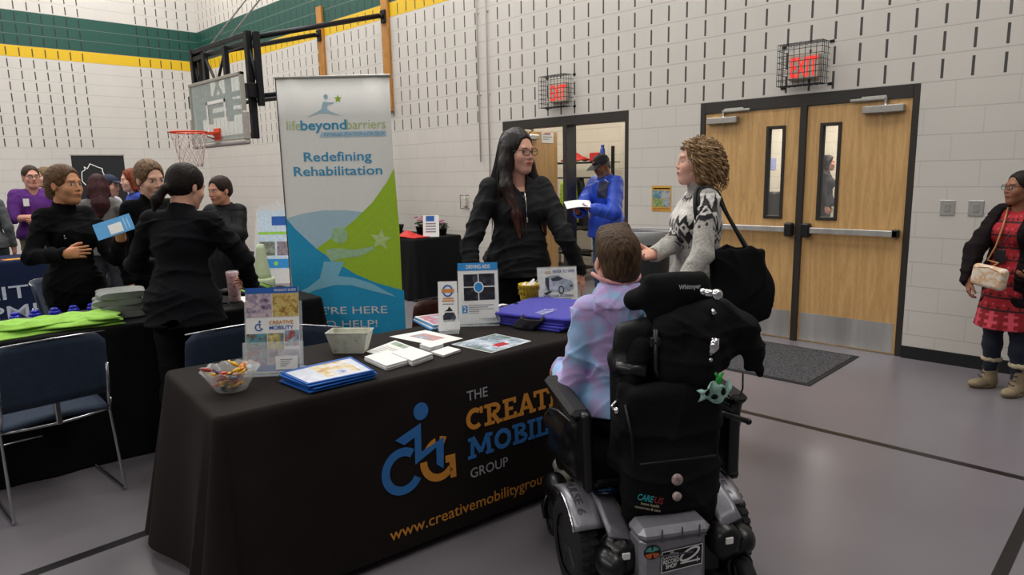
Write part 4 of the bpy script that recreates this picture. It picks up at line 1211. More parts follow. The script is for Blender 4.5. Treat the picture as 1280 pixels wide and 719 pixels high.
M_PIC4 = photo_mat('pic_red', ['3a2424', 'b04a3a', '7ab0c8', 'e0d0c0'], 34, 6); M_PIC5 = photo_mat('pic_people', ['2c2c34', '7c4c3c', '4aa0b0', 'a0b070'], 34, 7)
M_PICD = photo_mat('pic_dark', ['0c0d12', '20222c', '5a6070'], 24, 8)
def yawed(px, py, ang): return math.cos(ang)*px-math.sin(ang)*py, math.sin(ang)*px+math.cos(ang)*py
M_ACR = glass('clear_acrylic', 'f4fafc', .03, .22)

def lean_panel(w, h, tilt):
    """frame of a card leaning back by tilt: O bottom centre-left, X right, Y up the card, Z out"""
    Y = Vector((0, math.sin(tilt), math.cos(tilt))); X = Vector((1, 0, 0)); Z = X.cross(Y)
    return (Vector((-w/2, 0, .004)), X, Y, Z)
def rect(mb, fr, x0, y0, x1, y1, d): poly(mb, [(x0, y0), (x1, y0), (x1, y1), (x0, y1)], fr, d)
def slabbox(mb, fr, x0, y0, x1, y1, d0, d1): mb.prism([(x0, y0), (x1, y0), (x1, y1), (x0, y1)], d0, d1, fr)
def acrylic_stand(parent, fr, w, h, pocket=None, tilt=.2):
    a = MB(); slabbox(a, fr, -.002, 0, w+.002, h, -.004, -.0015)
    a.box((-w/2, -.05, .0), (w/2, .085, .003))
    if pocket: slabbox(a, fr, -.004, .004, w+.004, pocket, .028, .03); slabbox(a, fr, -.004, .004, -.001, pocket, -.002, .03); slabbox(a, fr, w+.001, .004, w+.004, pocket, -.002, .03)
    return a.build('acrylic_stand', M_ACR, parent)
def face_rot(yaw_deg): return math.radians(yaw_deg)
# a local -Y front should face the viewer; FY = rotation so that local -Y points to the camera side
FY = math.radians(40)

# 1. tall brochure stand at the left
t = thing('brochure_holder', 'clear acrylic holder with a tall photo brochure standing behind the candy bowl', 'brochure holder', on1(.80, -4.985), math.radians(50))
fr = lean_panel(.235, .37, .2)
acrylic_stand(t, fr, .235, .3, pocket=.13)
m = MB(); slabbox(m, fr, .005, .004, .225, .36, 0, .004); m.build('brochure', M_WHITE, t)
q = MB(); rect(q, fr, .005, .335, .225, .36, .0052); q.build('blue_band', M_PBLUE, t); q = MB(); rect(q, fr, .005, .004, .225, .03, .0052); q.build('blue_band', M_PBLUE, t)
for (x0, y0, x1, y1, pm) in ((.006, .235, .113, .333, M_PIC1), (.117, .235, .224, .333, M_PIC2), (.006, .095, .09, .165, M_PIC5), (.094, .095, .16, .165, M_PIC3), (.164, .11, .224, .175, M_PIC4), (.006, .03, .09, .093, M_PIC4), (.094, .03, .224, .093, M_PIC1)):
    q = MB(); rect(q, fr, x0, y0, x1, y1, .0052); q.build('picture', pm, t)
q = MB(); put_text(q, 'CREATIVE', fr, .022, .1, .203, bold=.02, width=.1, d=.0054); q.build('cover_title', P_OR, t)
q = MB(); put_text(q, 'MOBILITY', fr, .022, .1, .181, bold=.02, width=.1, d=.0054); stroke(q, arc(.058, .192, .014, .014, 50, 330, 14), .005, fr, .0054); stroke(q, [(.06, .205), (.062, .19), (.075, .183)], .004, fr, .0054); poly(q, arc(.062, .216, .005, .005, 0, 360, 10)[:-1], fr, .0054); q.build('cover_logo', M_PBLUE, t)
q = MB(); put_text(q, 'PRODUCT GUIDE', fr, .014, .125, .343, bold=.01, width=.09, d=.0056); q.build('band_text', M_WHITE, t)
q = MB(); slabbox(q, fr, .13, .012, .22, .068, .031, .033); b2 = q.build('business_card', M_WHITE, t)
q = MB()
for i in range(4): rect(q, fr, .15, .052-i*.009, .15+.05-.008*i, .055-i*.009, .0335)
q.build('card_text', M_PTXT, b2)

# 2. slim rack card stand and the driving aids stand
t = thing('leaflet_holder', 'slim acrylic holder with a narrow leaflet bearing a round orange and blue badge', 'leaflet holder', on1(.80, -4.015), math.radians(48))
fr = lean_panel(.105, .27, .22)
acrylic_stand(t, fr, .105, .2, pocket=.06)
m = MB(); slabbox(m, fr, 0, .003, .1, .262, 0, .003); m.build('leaflet', M_WHITE, t)
q = MB(); stroke(q, arc(.05, .212, .024, .028, 0, 350, 24), .008, fr, .0042); q.build('badge_ring', M_PBLUE, t)
q = MB(); rect(q, fr, .018, .203, .084, .222, .0046); rect(q, fr, .024, .168, .08, .176, .0042); rect(q, fr, .02, .155, .084, .163, .0042); q.build('orange_print', mat('print_orange2', 'd08a4a', .6), t)
q = MB(); rect(q, fr, .022, .14, .08, .145, .0042); q.build('fine_print', M_PTXT, t)
q = MB(); poly(q, [(.03, .105), (.075, .105), (.066, .118), (.055, .13), (.048, .115)], fr, .0042); poly(q, [(.025, .05), (.085, .05), (.09, .075), (.08, .098), (.035, .098), (.022, .08)], fr, .0042); q.build('dark_picture', M_PICD, t)
q = MB(); slabbox(q, fr, .045, .01, .11, .05, .031, .033); q.build('business_card', M_WHITE, t)
t = thing('leaflet_holder', 'acrylic stand with a blue headed driving aids sheet showing four dark photos', 'leaflet holder', on1(.79, -3.79), math.radians(48))
fr = lean_panel(.22, .335, .2)
acrylic_stand(t, fr, .22, .3, pocket=.06)
m = MB(); slabbox(m, fr, .0, .003, .218, .335, 0, .003); m.build('leaflet', M_WHITE, t)
q = MB(); rect(q, fr, 0, .292, .218, .335, .0042); q.build('blue_band', M_PSKY, t); q = MB(); poly(q, arc(.112, .2, .022, .025, 0, 360, 24)[:-1], fr, .0058); q.build('blue_oval', M_PSKY, t); q = MB(); rect(q, fr, .018, .06, .048, .1, .0042); q.build('blue_square', M_PSKY, t)
q = MB(); put_text(q, 'DRIVING AIDS', fr, .03, .045, .303, bold=.02, width=.13, d=.0052); poly(q, arc(.112, .2, .028, .031, 0, 360, 24)[:-1], fr, .0052); put_text(q, '2', fr, .04, .025, .067, bold=.02, width=.016, d=.0052); q.build('white_print', M_WHITE, t)
for (x0, y0, x1, y1) in ((.03, .205, .108, .272), (.114, .207, .2, .274), (.03, .128, .108, .199), (.114, .13, .2, .2)):
    q = MB(); rect(q, fr, x0, y0, x1, y1, .0042); q.build('picture', M_PICD, t)
q = MB()
for i in range(5): rect(q, fr, .055, .1-i*.011, .19-(i % 2)*.03, .104-i*.011, .0042)
q.build('fine_print', M_PTXT, t)
q = MB(); slabbox(q, fr, .11, .03, .2, .078, .031, .033); q.build('business_card', M_WHITE, t)

# 3. prize flyer with the van, in a slanted stand
t = thing('prize_flyer', 'upright white prize flyer showing a grey wheelchair van, in a clear stand', 'flyer', on1(.815, -3.15), math.radians(52))
fr = lean_panel(.245, .24, .25)
acrylic_stand(t, fr, .245, .245)
m = MB(); slabbox(m, fr, 0, .002, .243, .238, 0, .002); m.build('sheet', mat('flyer_white', 'dcdcd2', .5), t)
q = MB(); put_text(q, 'ENTER TO WIN!', fr, .026, .095, .206, bold=.015, width=.135, d=.0032); put_text(q, 'WHEELCHAIR ACCESSIBLE', fr, .019, .03, .058, bold=.02, width=.185, d=.0032); q.build('heading', mat('print_slate', '4a5a88', .6), t)
q = MB(); rect(q, fr, .045, .212, .085, .217, .0032); rect(q, fr, .045, .202, .085, .207, .0032); q.build('small_logo', mat('print_tan', 'b8a078', .6), t)
q = MB(); 
for i in range(3): rect(q, fr, .05+i*.012, .045-i*.011, .2, .049-i*.011, .0032)
rect(q, fr, .04, .022, .075, .045, .0034); q.build('fine_print', mat('print_teal_grey', '6f9a9c', .6), t)
q = MB(); poly(q, [(.045, .1), (.045, .178), (.075, .19), (.13, .192), (.165, .17), (.205, .157), (.222, .135), (.22, .105), (.19, .09), (.14, .088), (.1, .092)], fr, .0032); q.build('van_body', photo_mat('pic_silver', ['5f666e', '9aa2aa', 'd4d8dc'], 14, 11), t)
q = MB(); poly(q, [(.045, .15), (.05, .176), (.07, .18), (.068, .1), (.06, .1)], fr, .004); poly(q, [(.08, .172), (.128, .185), (.158, .168), (.13, .158), (.09, .155)], fr, .004); poly(q, arc(.142, .1, .018, .026, 0, 360, 20)[:-1], fr, .004); poly(q, [(.03, .082), (.07, .098), (.085, .092), (.05, .07)], fr, .004); rect(q, fr, .195, .118, .215, .128, .004); q.build('van_details', mat('print_charcoal', '33373d', .6), t)
q = MB(); poly(q, arc(.142, .1, .011, .017, 0, 360, 16)[:-1], fr, .0048); q.build('van_wheel', mat('print_lightgrey', 'a8adb2', .6), t)
# teal ribbon by the flyer
rb = MB()
for i, (a, b) in enumerate((((0, 0, .03), (.05, .03, .07)), ((0, .01, .03), (.06, -.01, .05)), ((0, 0, .03), (-.035, .03, .075)), ((0, 0, .02), (.03, .05, .03)))):
    rb.sheet(lambda u, v, a=a, b=b: (a[0]+(b[0]-a[0])*u, a[1]+(b[1]-a[1])*u+(v-.5)*.025, a[2]+(b[2]-a[2])*u+.02*math.sin(u*PI)-.012*v), 5, 2, .002)
rb.ball((0, 0, .025), (.018, .016, .016), 8, 6); rb.box((-.02, -.02, 0), (.02, .02, .02), .005)
tag(place(rb.build('ribbon_bow', mat('teal_ribbon', '2f9a98', .5)), on1(.95, -3.02)), 'teal ribbon bow on the table beside the prize flyer', 'ribbon')

# 4. yellow cup with tissues, white card behind
t = thing('yellow_cup', 'yellow paper tub with dark printing, holding crumpled white slips', 'tub', on1(.66, -3.25)); t.scale = (1.15, 1.15, 1.3)
cu = MB(); cu.lathe([(.042, 0), (.056, .105), (.059, .108), (.056, .11), (.05, .104), (.038, .006)], 24); cu.build('tub', mat('tub_yellow', 'd8b818', .45, var=.12, nscale=20), t)
q = MB()
for k in range(9):
    a = math.radians(-140+k*20); r0 = .0525
    for j in range(2):
        rr = .052+.0025*j; zz = .06+.025*j
        x, y = rr*math.cos(a), rr*math.sin(a); q.box((x-.004, y-.004, zz), (x+.004, y+.004, zz+.014))
q.build('printed_pattern', mat('tub_print', '8f7416', .6), t)
rnd = random.Random(5)
for i in range(6):
    x, y = rnd.uniform(-.025, .025), rnd.uniform(-.025, .025)
    q = MB(); q.sheet(lambda u, v, x=x, y=y, i=i: (x+(u-.5)*.04, y+(v-.5)*.035+.01*math.sin(u*5+i), .1+.022*math.sin(u*4+i)*v+.012*v), 4, 4, .001)
    tag(place(q.build('paper_slip', M_WHITE), on1(.66, -3.25, HT+.035)), 'crumpled white slip of paper sticking out of the yellow tub', 'paper slip', 'paper slips in the yellow tub')
quad_sheet('card_holder', [(.50, -3.42), (.62, -3.42), (.63, -3.33), (.51, -3.33)], 'small white card lying behind the yellow tub', 'card', M_WHITE, .012)

# 5. stack of blue tote bags with black handles
def folded_pile(name, label, cat, c, rz, w, l, n, th, m, group=None, seed=0, wav=.004):
    rnd = random.Random(seed)
    for i in range(n):
        ox, oy = rnd.uniform(-.012, .012), rnd.uniform(-.012, .012); z0 = i*th; k = rnd.uniform(0, 6)
        mb = MB(); mb.sheet(lambda u, v: ((u-.5)*w+ox+wav*math.sin(v*7+k), (v-.5)*l+oy+wav*math.sin(u*6+k), z0+th*.95+wav*.5*(math.sin(u*7+k)*math.sin(v*6+k)+1)), 14, 14, th*.85)
        yield mb.build(name, m, None), i
M_TOTE = mat('tote_blue', '3330a8', .8, var=.08, bump=.3, bscale=300, sheen=.2)
tb = list(folded_pile('tote_bag', '', '', None, 0, .50, .54, 5, .013, M_TOTE, seed=3, wav=.002))
tb_c = on1(.985, -3.43)
for o, i in tb:
    place(o, tb_c+Vector((0, 0, 0)), math.radians(6+2*i))
    k = i*.013
    for s_ in (-.1,):
        hm = MB(); hm.tube([(-.24, s_, .008+k), (-.27, s_-.01, .01+k*.8), (-.285, s_+.05, .012+k*.7), (-.26, s_+.1, .012+k*.7), (-.21, s_+.1, .012+k)], .011, 6)
    hm.build('handle', mat('webbing_black', '14121c', .85), o)
    hm = MB()
    for s_ in (-.02,):
        hm.tube([(s_, -.26, .008+k), (s_, -.295, .01+k*.8), (s_+.06, -.31, .012+k*.7), (s_+.12, -.295, .012+k*.7), (s_+.12, -.26, .012+k)], .011, 6)
    hm.build('handle', mat('webbing_black', '14121c', .85), o)
    tag(o, 'top royal blue tote bag of the pile, with white lettering' if i == 4 else 'royal blue tote bag lying under the lettered one in the pile', 'tote bag', 'blue tote bags piled on the front table')
top_ = tb[-1][0]
tf = (Vector((.1, -.2, .0665)), Vector((0, 1, 0)), Vector((-1, 0, 0)), Vector((0, 0, 1)))
q = MB(); q.M = None
put_text(q, 'MOBILITY', tf, .05, -.02, .02, bold=.015, width=.16, d=.003); put_text(q, 'CREATIVE', tf, .035, .0, .062, bold=.01, width=.12, d=.003)
q.build('white_lettering', mat('print_offwhite', 'c9c9e4', .7), top_)

# 6. brochures, cards, bowl, pot ------------------------------------------------
for i in range(7):
    dx, dy, a = [(0, 0, 0), (.012, -.01, 3), (-.008, .012, -3), (.014, .004, 4), (0, .01, 0), (.006, -.006, 2), (-.004, .002, -1)][i]
    base = [(.925, -5.025), (1.16, -5.03), (1.195, -4.75), (.935, -4.70)]
    cx, cy = 1.05, -4.88
    pts = [(cx+dx+yawed(x-cx, y-cy, math.radians(a))[0], cy+dy+yawed(x-cx, y-cy, math.radians(a))[1]) for x, y in base]
    pr = ()
    if i == 6: pr = ((.05, .04, .96, .96, mat('cover_white', 'd8dce8', .35), 'cover'), (.1, .35, .85, .85, photo_mat('pic_rainbow', ['2a4aa0', '8a9ad0', 'e4e4ea', 'd8c080', 'b85a40', '4a9a50'], 6, 12), 'cover_picture'), (.0, .0, .1, 1, M_PBLUE, 'cover_band'))
    quad_sheet('brochure', pts, 'rainbow-covered brochure on top of the blue pile before the acrylic holder' if i == 6 else 'blue brochure lying in the pile beneath the rainbow one', 'brochure', M_PBLUE if i != 6 else M_PBLUE, .0035, HT+i*.0052, 'blue brochures piled by the candy bowl', pr)
# candy bowl
t = thing('candy_bowl', 'clear scalloped plastic bowl of wrapped candy near the table corner', 'bowl', on1(.88, -5.205))
M_CRYS = glass('crystal_plastic', 'f0f0ee', .06, .2)
bw = MB(); prof = [(.055, 0), (.06, .004), (.075, .03), (.098, .07), (.11, .085)]
n = 48; vs = []
for r_, z_ in prof+[(p[0]-.004, p[1]+.003) for p in prof[::-1]]:
    for k in range(n):
        a = 2*PI*k/n; rr = r_*(1+(.05 if k % 2 else -.02)*(z_/.085)**.7)
        vs.append((rr*math.cos(a), rr*math.sin(a), z_+(.004 if (k//2) % 2 else -.002)*(z_/.085)**3))
nn = len(prof)*2
bw.add(vs, [[i*n+k, i*n+(k+1) % n, ((i+1) % nn)*n+(k+1) % n, ((i+1) % nn)*n+k] for i in range(nn) for k in range(n)], True)
bw.add([(0.05*math.cos(2*PI*k/24), .05*math.sin(2*PI*k/24), .003) for k in range(24)], [list(range(24))])
bw.build('bowl', M_CRYS, t)
rnd = random.Random(11)
cand = {}
for i in range(36):
    col = ['d8a818', 'b83a1c', '1c2448', 'd87818', 'c8a020', 'a03024'][i % 6]
    m = mat('wrapper_'+col, col, .25, .1, var=.25, nscale=40)
    if col not in cand:
        mb = MB(); mb.ball((0, 0, 0), (.02, .011, .008), 10, 8)
        for s_ in (-1, 1): mb.sheet(lambda u, v, s_=s_: (s_*(.017+u*.014), (v-.5)*(.008+u*.016), .003*math.sin(v*9)*u), 3, 6, .0006)
        o = mb.build('wrapped_candy', m); cand[col] = o
    else: o = cand[col].copy(); COL.objects.link(o)
    lay = i//10; rr = (.034+.012*lay)*math.sqrt(rnd.random())+.01*(i % 3); a = rnd.uniform(0, 2*PI)
    o.location = on1(.88+rr*math.cos(a), -5.205+rr*math.sin(a), HT+.02+.021*lay+rnd.uniform(0, .006)); o.rotation_euler = (rnd.uniform(-.6, .6), rnd.uniform(-.6, .6), rnd.uniform(0, 6))
    cn = {'d8a818': 'yellow', 'b83a1c': 'red', '1c2448': 'navy', 'd87818': 'orange', 'c8a020': 'gold', 'a03024': 'dark red'}[col]
    tag(o, cn+' foil wrapped candy in the clear bowl', 'candy', 'wrapped candies in the bowl, '+cn)
# pot
t = thing('planter_box', 'empty whitewashed tapered metal planter on the table', 'planter', on1(.742, -4.575), math.radians(40))
pm = NT('whitewash'); v = pm.n('ShaderNodeTexNoise'); pm.l(pm.co('Object'), v.inputs['Vector']); v.inputs['Scale'].default_value = 22; v.inputs['Detail'].default_value = 6
pm.l(pm.ramp(v.outputs['Fac'], [(.3, lin('8a9478')), (.42, lin('c4c6b6')), (.6, lin('d2d2c6'))]), pm.b.inputs['Base Color']); pm.b.inputs['Roughness'].default_value = .7; pm.bump(v.outputs['Fac'], .3, .01)
def tub(w0, d0, w1, d1, h, th):
    mb = MB(); r = lambda w, d, z: [(-w/2, -d/2, z), (w/2, -d/2, z), (w/2, d/2, z), (-w/2, d/2, z)]
    v_ = r(w0, d0, 0)+r(w1, d1, h)+r(w1-th*2, d1-th*2, h)+r(w0-th*2, d0-th*2, th)
    f = [(3, 2, 1, 0), (12, 13, 14, 15)]
    for j in range(3):
        for i in range(4): f.append((j*4+i, j*4+(i+1) % 4, (j+1)*4+(i+1) % 4, (j+1)*4+i))
    return mb.add(v_, f)
tub(.145, .075, .2, .105, .1, .003).build('body', pm.m, t)
e = MB(); e.tube([(-.1, -.0525, .1), (.1, -.0525, .1), (.1, .0525, .1), (-.1, .0525, .1)], .003, 6, closed=True); e.build('rolled_rim', pm.m, t)
# piles of white cards: each pile of cards is held as counted layers
def card_pile(pts, n, th, label, group):
    for i in range(n):
        j = [(x+.002*math.sin(i*2.1+x*9), y+.002*math.cos(i*1.7)) for x, y in pts]
        quad_sheet('info_card', j, label, 'card', M_WHITE, th*.8, HT+i*th, group)
card_pile([(.94, -4.63), (1.14, -4.655), (1.135, -4.53), (.925, -4.49)], 5, .0045, 'white card in the left pile of note cards nearest the brochures', 'white cards in the left pile')
card_pile([(.985, -4.515), (1.17, -4.54), (1.145, -4.405), (.97, -4.39)], 6, .0045, 'white card in the pile just right of the leftmost pile', 'white cards in the second pile')
card_pile([(.955, -4.33), (1.045, -4.34), (1.04, -4.255), (.945, -4.25)], 6, .004, 'small white business card in the taller little pile', 'business cards in the back pile')
card_pile([(1.07, -4.355), (1.165, -4.36), (1.145, -4.24), (1.055, -4.24)], 3, .004, 'small white business card in the low pile nearest the table edge', 'business cards in the front pile')
quad_sheet('paper_sheet', [(.80, -4.53), (.93, -4.53), (.965, -4.345), (.73, -4.31)], 'white printed sheet lying beside the whitewashed planter', 'paper', M_WHITE, prints=((.1, .75, .9, .95, photo_mat('pic_greenband', ['5a7a5a', 'a8b8a8', '8a90b8'], 20, 13), 'printed_band'),)+tuple((.12, .15+.1*i, .85, .18+.1*i, mat('print_pale', 'bcc2bc', .6), 'text_line') for i in range(5)))
quad_sheet('paper_sheet', [(.64, -4.28), (.965, -4.25), (.965, -4.065), (.67, -4.07)], 'white sheet with a faded reddish picture in the middle of the table', 'paper', M_WHITE, prints=((.2, .3, .75, .75, photo_mat('pic_fadedred', ['e4dcd8', 'c88a80', '98a0b0', 'e8e4e0'], 16, 14), 'picture'),))
quad_sheet('photo_print', [(1.01, -4.18), (1.275, -4.165), (1.265, -3.885), (1.02, -3.89)], 'glossy photo print of sky and a red car, nearest the table front edge', 'photo', M_WHITE, prints=((.02, .02, .98, .98, photo_mat('pic_sky', ['20302c', '5a6a4a', '8fa0b0', 'dce4ec', '4a8ac8'], 7, 15), 'picture'), (.62, .35, .82, .62, mat('print_carred', 'b8202c', .4), 'red_car')))
for i in range(4):
    quad_sheet('magazine', [(.43+.006*i, -3.97), (.70, -4.06+.008*i), (.745, -3.92), (.50, -3.83+.006*i)], 'magazine in the little pile behind the slim leaflet holder', 'magazine', [M_PSKY, M_WHITE, M_PSKY, M_WHITE][i], .006, HT+i*.0075, 'magazines behind the slim leaflet holder', ((.05, .05, .95, .95, photo_mat('pic_mag', ['2c6a9c', 'a8c0d0', 'b04a6a', 'e0e0e0'], 14, 16), 'cover_picture'),) if i == 3 else ())

# ------------------------------------------------------------------ the roll-up banner
BL0 = Vector((-1.448, -3.72, 0)); BR0 = Vector((-.84, -3.13, 0)); bw_ = (BR0-BL0).length; bd = (BR0-BL0).normalized(); bh = 2.335
t = thing('rollup_banner', 'tall white, green and blue roll-up banner standing behind the front table', 'banner', (BL0+BR0)/2, math.atan2(bd.y, bd.x))
FB = (Vector((-bw_/2, -.002, 0)), Vector((1, 0, 0)), Vector((0, 0, 1)), Vector((0, -1, 0)))
tilt = .012
MB().sheet(lambda u, v: (-bw_/2+bw_*u, .0, .06+(bh-.06)*v), 4, 8, -.0015).build('printed_sheet', mat('banner_white', 'f2f1ec', .75, var=.01, spec=.25), t)
MB().box((-bw_/2-.01, -.012, bh-.005), (bw_/2+.01, .014, bh+.012), .004).build('top_rail', M_ALU, t)
MB().box((-bw_/2-.012, -.1, .0), (bw_/2+.012, .1, .075), .03).build('base_case', M_ALU, t)
MB().cyl((0, .03, .07), (0, .02, bh-.01), .01, seg=8).build('support_pole', M_ALU, t)
MB().box((-bw_/2-.004, -.004, .06), (-bw_/2+.002, .006, bh)).build('dark_edge', mat('edge_dark', '33343a', .6), t)
def bp(x, y):
    lx = 7+(y-22)*.057; rx = 316+(y-22)*.029
    return ((x-lx)/(rx-lx)*bw_, bh-(y-22)*.002747)
def bpoly(pts, d, m, nm): q = MB(); poly(q, [bp(*p) for p in pts], FB, d); return q.build(nm, m, t)
B_BLUE = mat('banner_blue', '1f9fd0', .7, var=.03); B_GREEN = mat('banner_green', 'a6cc2e', .7, var=.03); B_PALE = mat('banner_pale', 'b0d0de', .7, var=.02); B_MID = mat('banner_midblue', '86c8e0', .7, var=.02); B_TXT = mat('banner_text_blue', '3b9cc6', .5, var=.02); B_LG = mat('banner_lightgreen', 'bcd08a', .5, var=.02)
def tri(pts, d, m, nm):
    q = MB(); O, X, Y, Z = FB
    from mathutils.geometry import tessellate_polygon
    P = [bp(*p) for p in pts]; f = tessellate_polygon([[Vector((x, y, 0)) for x, y in P]])
    q.add([O+X*x+Y*y+Z*d for x, y in P], [list(a) for a in f]); return q.build(nm, m, t)
tri([(30, 400), (75, 388), (130, 380), (190, 381), (245, 388), (215, 410), (165, 450), (110, 487), (70, 450)], .001, B_PALE, 'pale_shape')
tri([(325, 268), (305, 305), (265, 360), (215, 408), (165, 448), (110, 487), (160, 525), (215, 562), (270, 588), (340, 612), (336, 440)], .0012, B_GREEN, 'green_shape')
tri([(29, 400), (55, 432), (110, 487), (160, 525), (215, 562), (270, 588), (345, 612), (352, 840), (60, 840), (44, 600)], .0014, B_BLUE, 'blue_shape')
q = MB(); c0 = bp(173, 450); poly(q, arc(c0[0], c0[1], .063, .063, 0, 360, 28)[:-1], FB, .0024); q.build('figure_head', mat('banner_palegreen', 'a9cfa4', .5), t)
q = MB()
P = [bp(285, 465)]; cx, cy = P[0]
poly_pts = [(cx+(.088 if i % 2 == 0 else .038)*math.sin(i*PI/5+.15), cy+(.088 if i % 2 == 0 else .038)*math.cos(i*PI/5+.15)) for i in range(10)]
for i in range(10): poly(q, [(cx, cy), poly_pts[(i+1) % 10], poly_pts[i]], FB, .0024)
q.build('figure_star', mat('banner_starlight', 'c3dc92', .5), t)
tri([(135, 490), (160, 487), (215, 492), (262, 484), (268, 492), (225, 512), (180, 516), (150, 525), (138, 508)], .0022, mat('banner_palegreen', 'a9cfa4', .5), 'figure_arm')
tri([(130, 524), (185, 526), (168, 566), (210, 572), (260, 590), (325, 630), (262, 612), (205, 594), (160, 592), (105, 606), (48, 632), (44, 618), (85, 598), (118, 572)], .0026, B_MID, 'figure_body')
def btext(s_, x, y, x2, size, m, nm, bold=0., d=.002):
    q = MB(); a = bp(x, y); b = bp(x2, y); put_text(q, s_, FB, size, a[0], a[1], bold=bold, width=b[0]-a[0], d=d); return q.build(nm, m, t)
btext('life', 33, 160, 72, .1, B_LG, 'wordmark_life', 0); btext('beyond', 72, 160, 197, .1, B_TXT, 'wordmark_beyond', .022); btext('barriers', 197, 160, 303, .1, B_LG, 'wordmark_barriers', 0)
bpoly([(124, 181), (130, 166), (305, 166), (305, 181)], .001, mat('banner_strip', 'b8d2e2', .5), 'caption_strip')
btext('REHABILITATION GROUP', 136, 178, 300, .034, mat('banner_caption', '6fa6c8', .5), 'caption_text', .006)
btext('Redefining', 78, 245, 262, .098, B_TXT, 'heading_top', .012); btext('Rehabilitation', 50, 284, 290, .098, B_TXT, 'heading_bottom', .012)
btext("WE'RE HERE", 72, 676, 300, .082, mat('banner_white_text', 'e2e6ea', .5), 'slogan_top', .006, .003); btext('TO HELP!', 105, 716, 272, .082, mat('banner_white_text', 'e2e6ea', .5), 'slogan_bottom', .006, .003)
q = MB(); c0 = bp(143, 73); poly(q, arc(c0[0], c0[1], .016, .018, 0, 360, 20)[:-1], FB, .002); q.build('emblem_head', B_PALE, t)
tri([(136, 86), (150, 88), (165, 88), (165, 91), (148, 94), (146, 105), (155, 112), (185, 125), (150, 117), (125, 116), (90, 127), (120, 112), (130, 106)], .002, B_PALE, 'emblem_body')
cx, cy = bp(176, 79); q = MB(); pp_ = [(cx+(.03 if i % 2 == 0 else .013)*math.sin(i*PI/5), cy+(.03 if i % 2 == 0 else .013)*math.cos(i*PI/5)) for i in range(10)]
for i in range(10): poly(q, [(cx, cy), pp_[(i+1) % 10], pp_[i]], FB, .002)
q.build('emblem_star', B_GREEN, t)

# ------------------------------------------------------------------ middle table (t-shirts, cups)
a2 = math.radians(5.5); d2 = Vector((math.sin(a2), math.cos(a2), 0)); n2 = Vector((math.cos(a2), -math.sin(a2), 0))
A2 = Vector((-.70, -3.88, 0)); L2, W2 = 3.0, .74; c2 = A2-d2*(L2/2)-n2*(W2/2)
T2 = thing('folding_table', 'folding table under the plain black cloth, holding shirts and a tumbler', 'table', c2, -a2)
table_under(T2, L2, W2, HT-.004)
TC2 = cloth_sheet(L2, W2, HT, .03, .04, .02, .08, flat_front=False, seed=4, nf=14).build('tablecloth', M_CLOTH2)
place(TC2, c2, -a2); tag(TC2, 'plain black tablecloth on the middle table behind the front one', 'tablecloth')
# lime green shirts
M_LIME = mat('lime_jersey', '9ad24e', .85, var=.06, bump=.3, bscale=200, sheen=.2)
for i in range(3):
    mb = MB(); rr = random.Random(20+i); k = rr.uniform(0, 6)
    def fn(u, v, i=i, k=k):
        x = (u-.5)*(.3-.03*i); y = (v-.5)*(.86-.1*i)
        e = min(1, min(u, 1-u)*7, min(v, 1-v)*9)
        return (x+.02*math.sin(v*9+k), y+.012*math.sin(u*8+k), .004+i*.02+e*.022+.006*math.sin(u*17+v*5+k)*e+.005*math.sin(v*31+u*4)*e)
    mb.sheet(fn, 30, 60, .006)
    o = mb.build('folded_shirt', M_LIME); place(o, (-1.04+.01*i, -5.50+.05*i, HT+.002), math.radians(-5-4*i)); tag(o, ['lime green shirt at the bottom of the long loose pile', 'lime green shirt in the middle of the long loose pile', 'lime green shirt spread on top of the long loose pile'][i], 'shirt', 'lime green shirts on the middle table')
# grey folded shirts
M_GREYS = mat('grey_jersey', '868a86', .85, var=.06, bump=.3, bscale=200, sheen=.2)
for i in range(4):
    mb = MB(); rr = random.Random(40+i); k = rr.uniform(0, 6); th = .042
    def fn2(u, v):
        a = u*2*PI; sx = math.copysign(abs(math.cos(a))**.5, math.cos(a)); sz = math.copysign(abs(math.sin(a))**.7, math.sin(a))
        return ((v-.5)*.25+.006*math.sin(a*2+k), .13*sx+.008*math.sin(v*8+k), th/2+sz*th*.48+.003*math.sin(v*12+k))
    mb.sheet(fn2, 20, 12)
    for v_ in (0, 1):
        ring = [fn2(j/20, v_) for j in range(20)]; mb.add(ring, [list(range(20)) if v_ else list(range(20))[::-1]], True)
    o = mb.build('folded_shirt', M_GREYS); place(o, (-1.12+.012*math.sin(i*3), -5.02+.012*math.cos(i*2), HT+.002+i*.04), math.radians(8*math.sin(i*2)-8)); tag(o, ['grey folded shirt at the bottom of the neat stack', 'second lowest grey folded shirt of the neat stack', 'grey folded shirt just under the topmost of the stack', 'grey folded shirt on top of the neat stack'][i], 'shirt', 'grey folded shirts')
# row of small blue gadgets on a silver strip
M_COB = mat('cobalt_plastic', '1a22b0', .3, var=.2, nscale=50)
o = MB().box((-.045, -.6, 0), (.045, .6, .006), .002).build('glitter_runner', mat('silver_glitter', '8a88a0', .4, .5, var=.4, nscale=200)); place(o, (-1.45, -5.45, HT+.002), -a2); tag(o, 'narrow silver glitter strip lying along the back of the middle table', 'runner')
g0 = None
for i in range(11):
    if g0 is None:
        g0 = thing('stress_toy', 'small cobalt blue toy in the row on the silver strip', 'toy', group='cobalt blue toys in a row')
        b = MB(); b.ball((0, 0, .018), (.036, .03, .018), 12, 8); b.build('body', M_COB, g0)
        b = MB(); b.ball((0, 0, .038), (.024, .024, .012), 10, 6); b.build('knob', M_COB, g0); o = g0
    else: o = dup(g0)
    s_ = -.55+.1*i; o.location = Vector((-1.45, -5.45, HT+.008))+d2*s_; o.rotation_euler = (0, 0, i*.7)
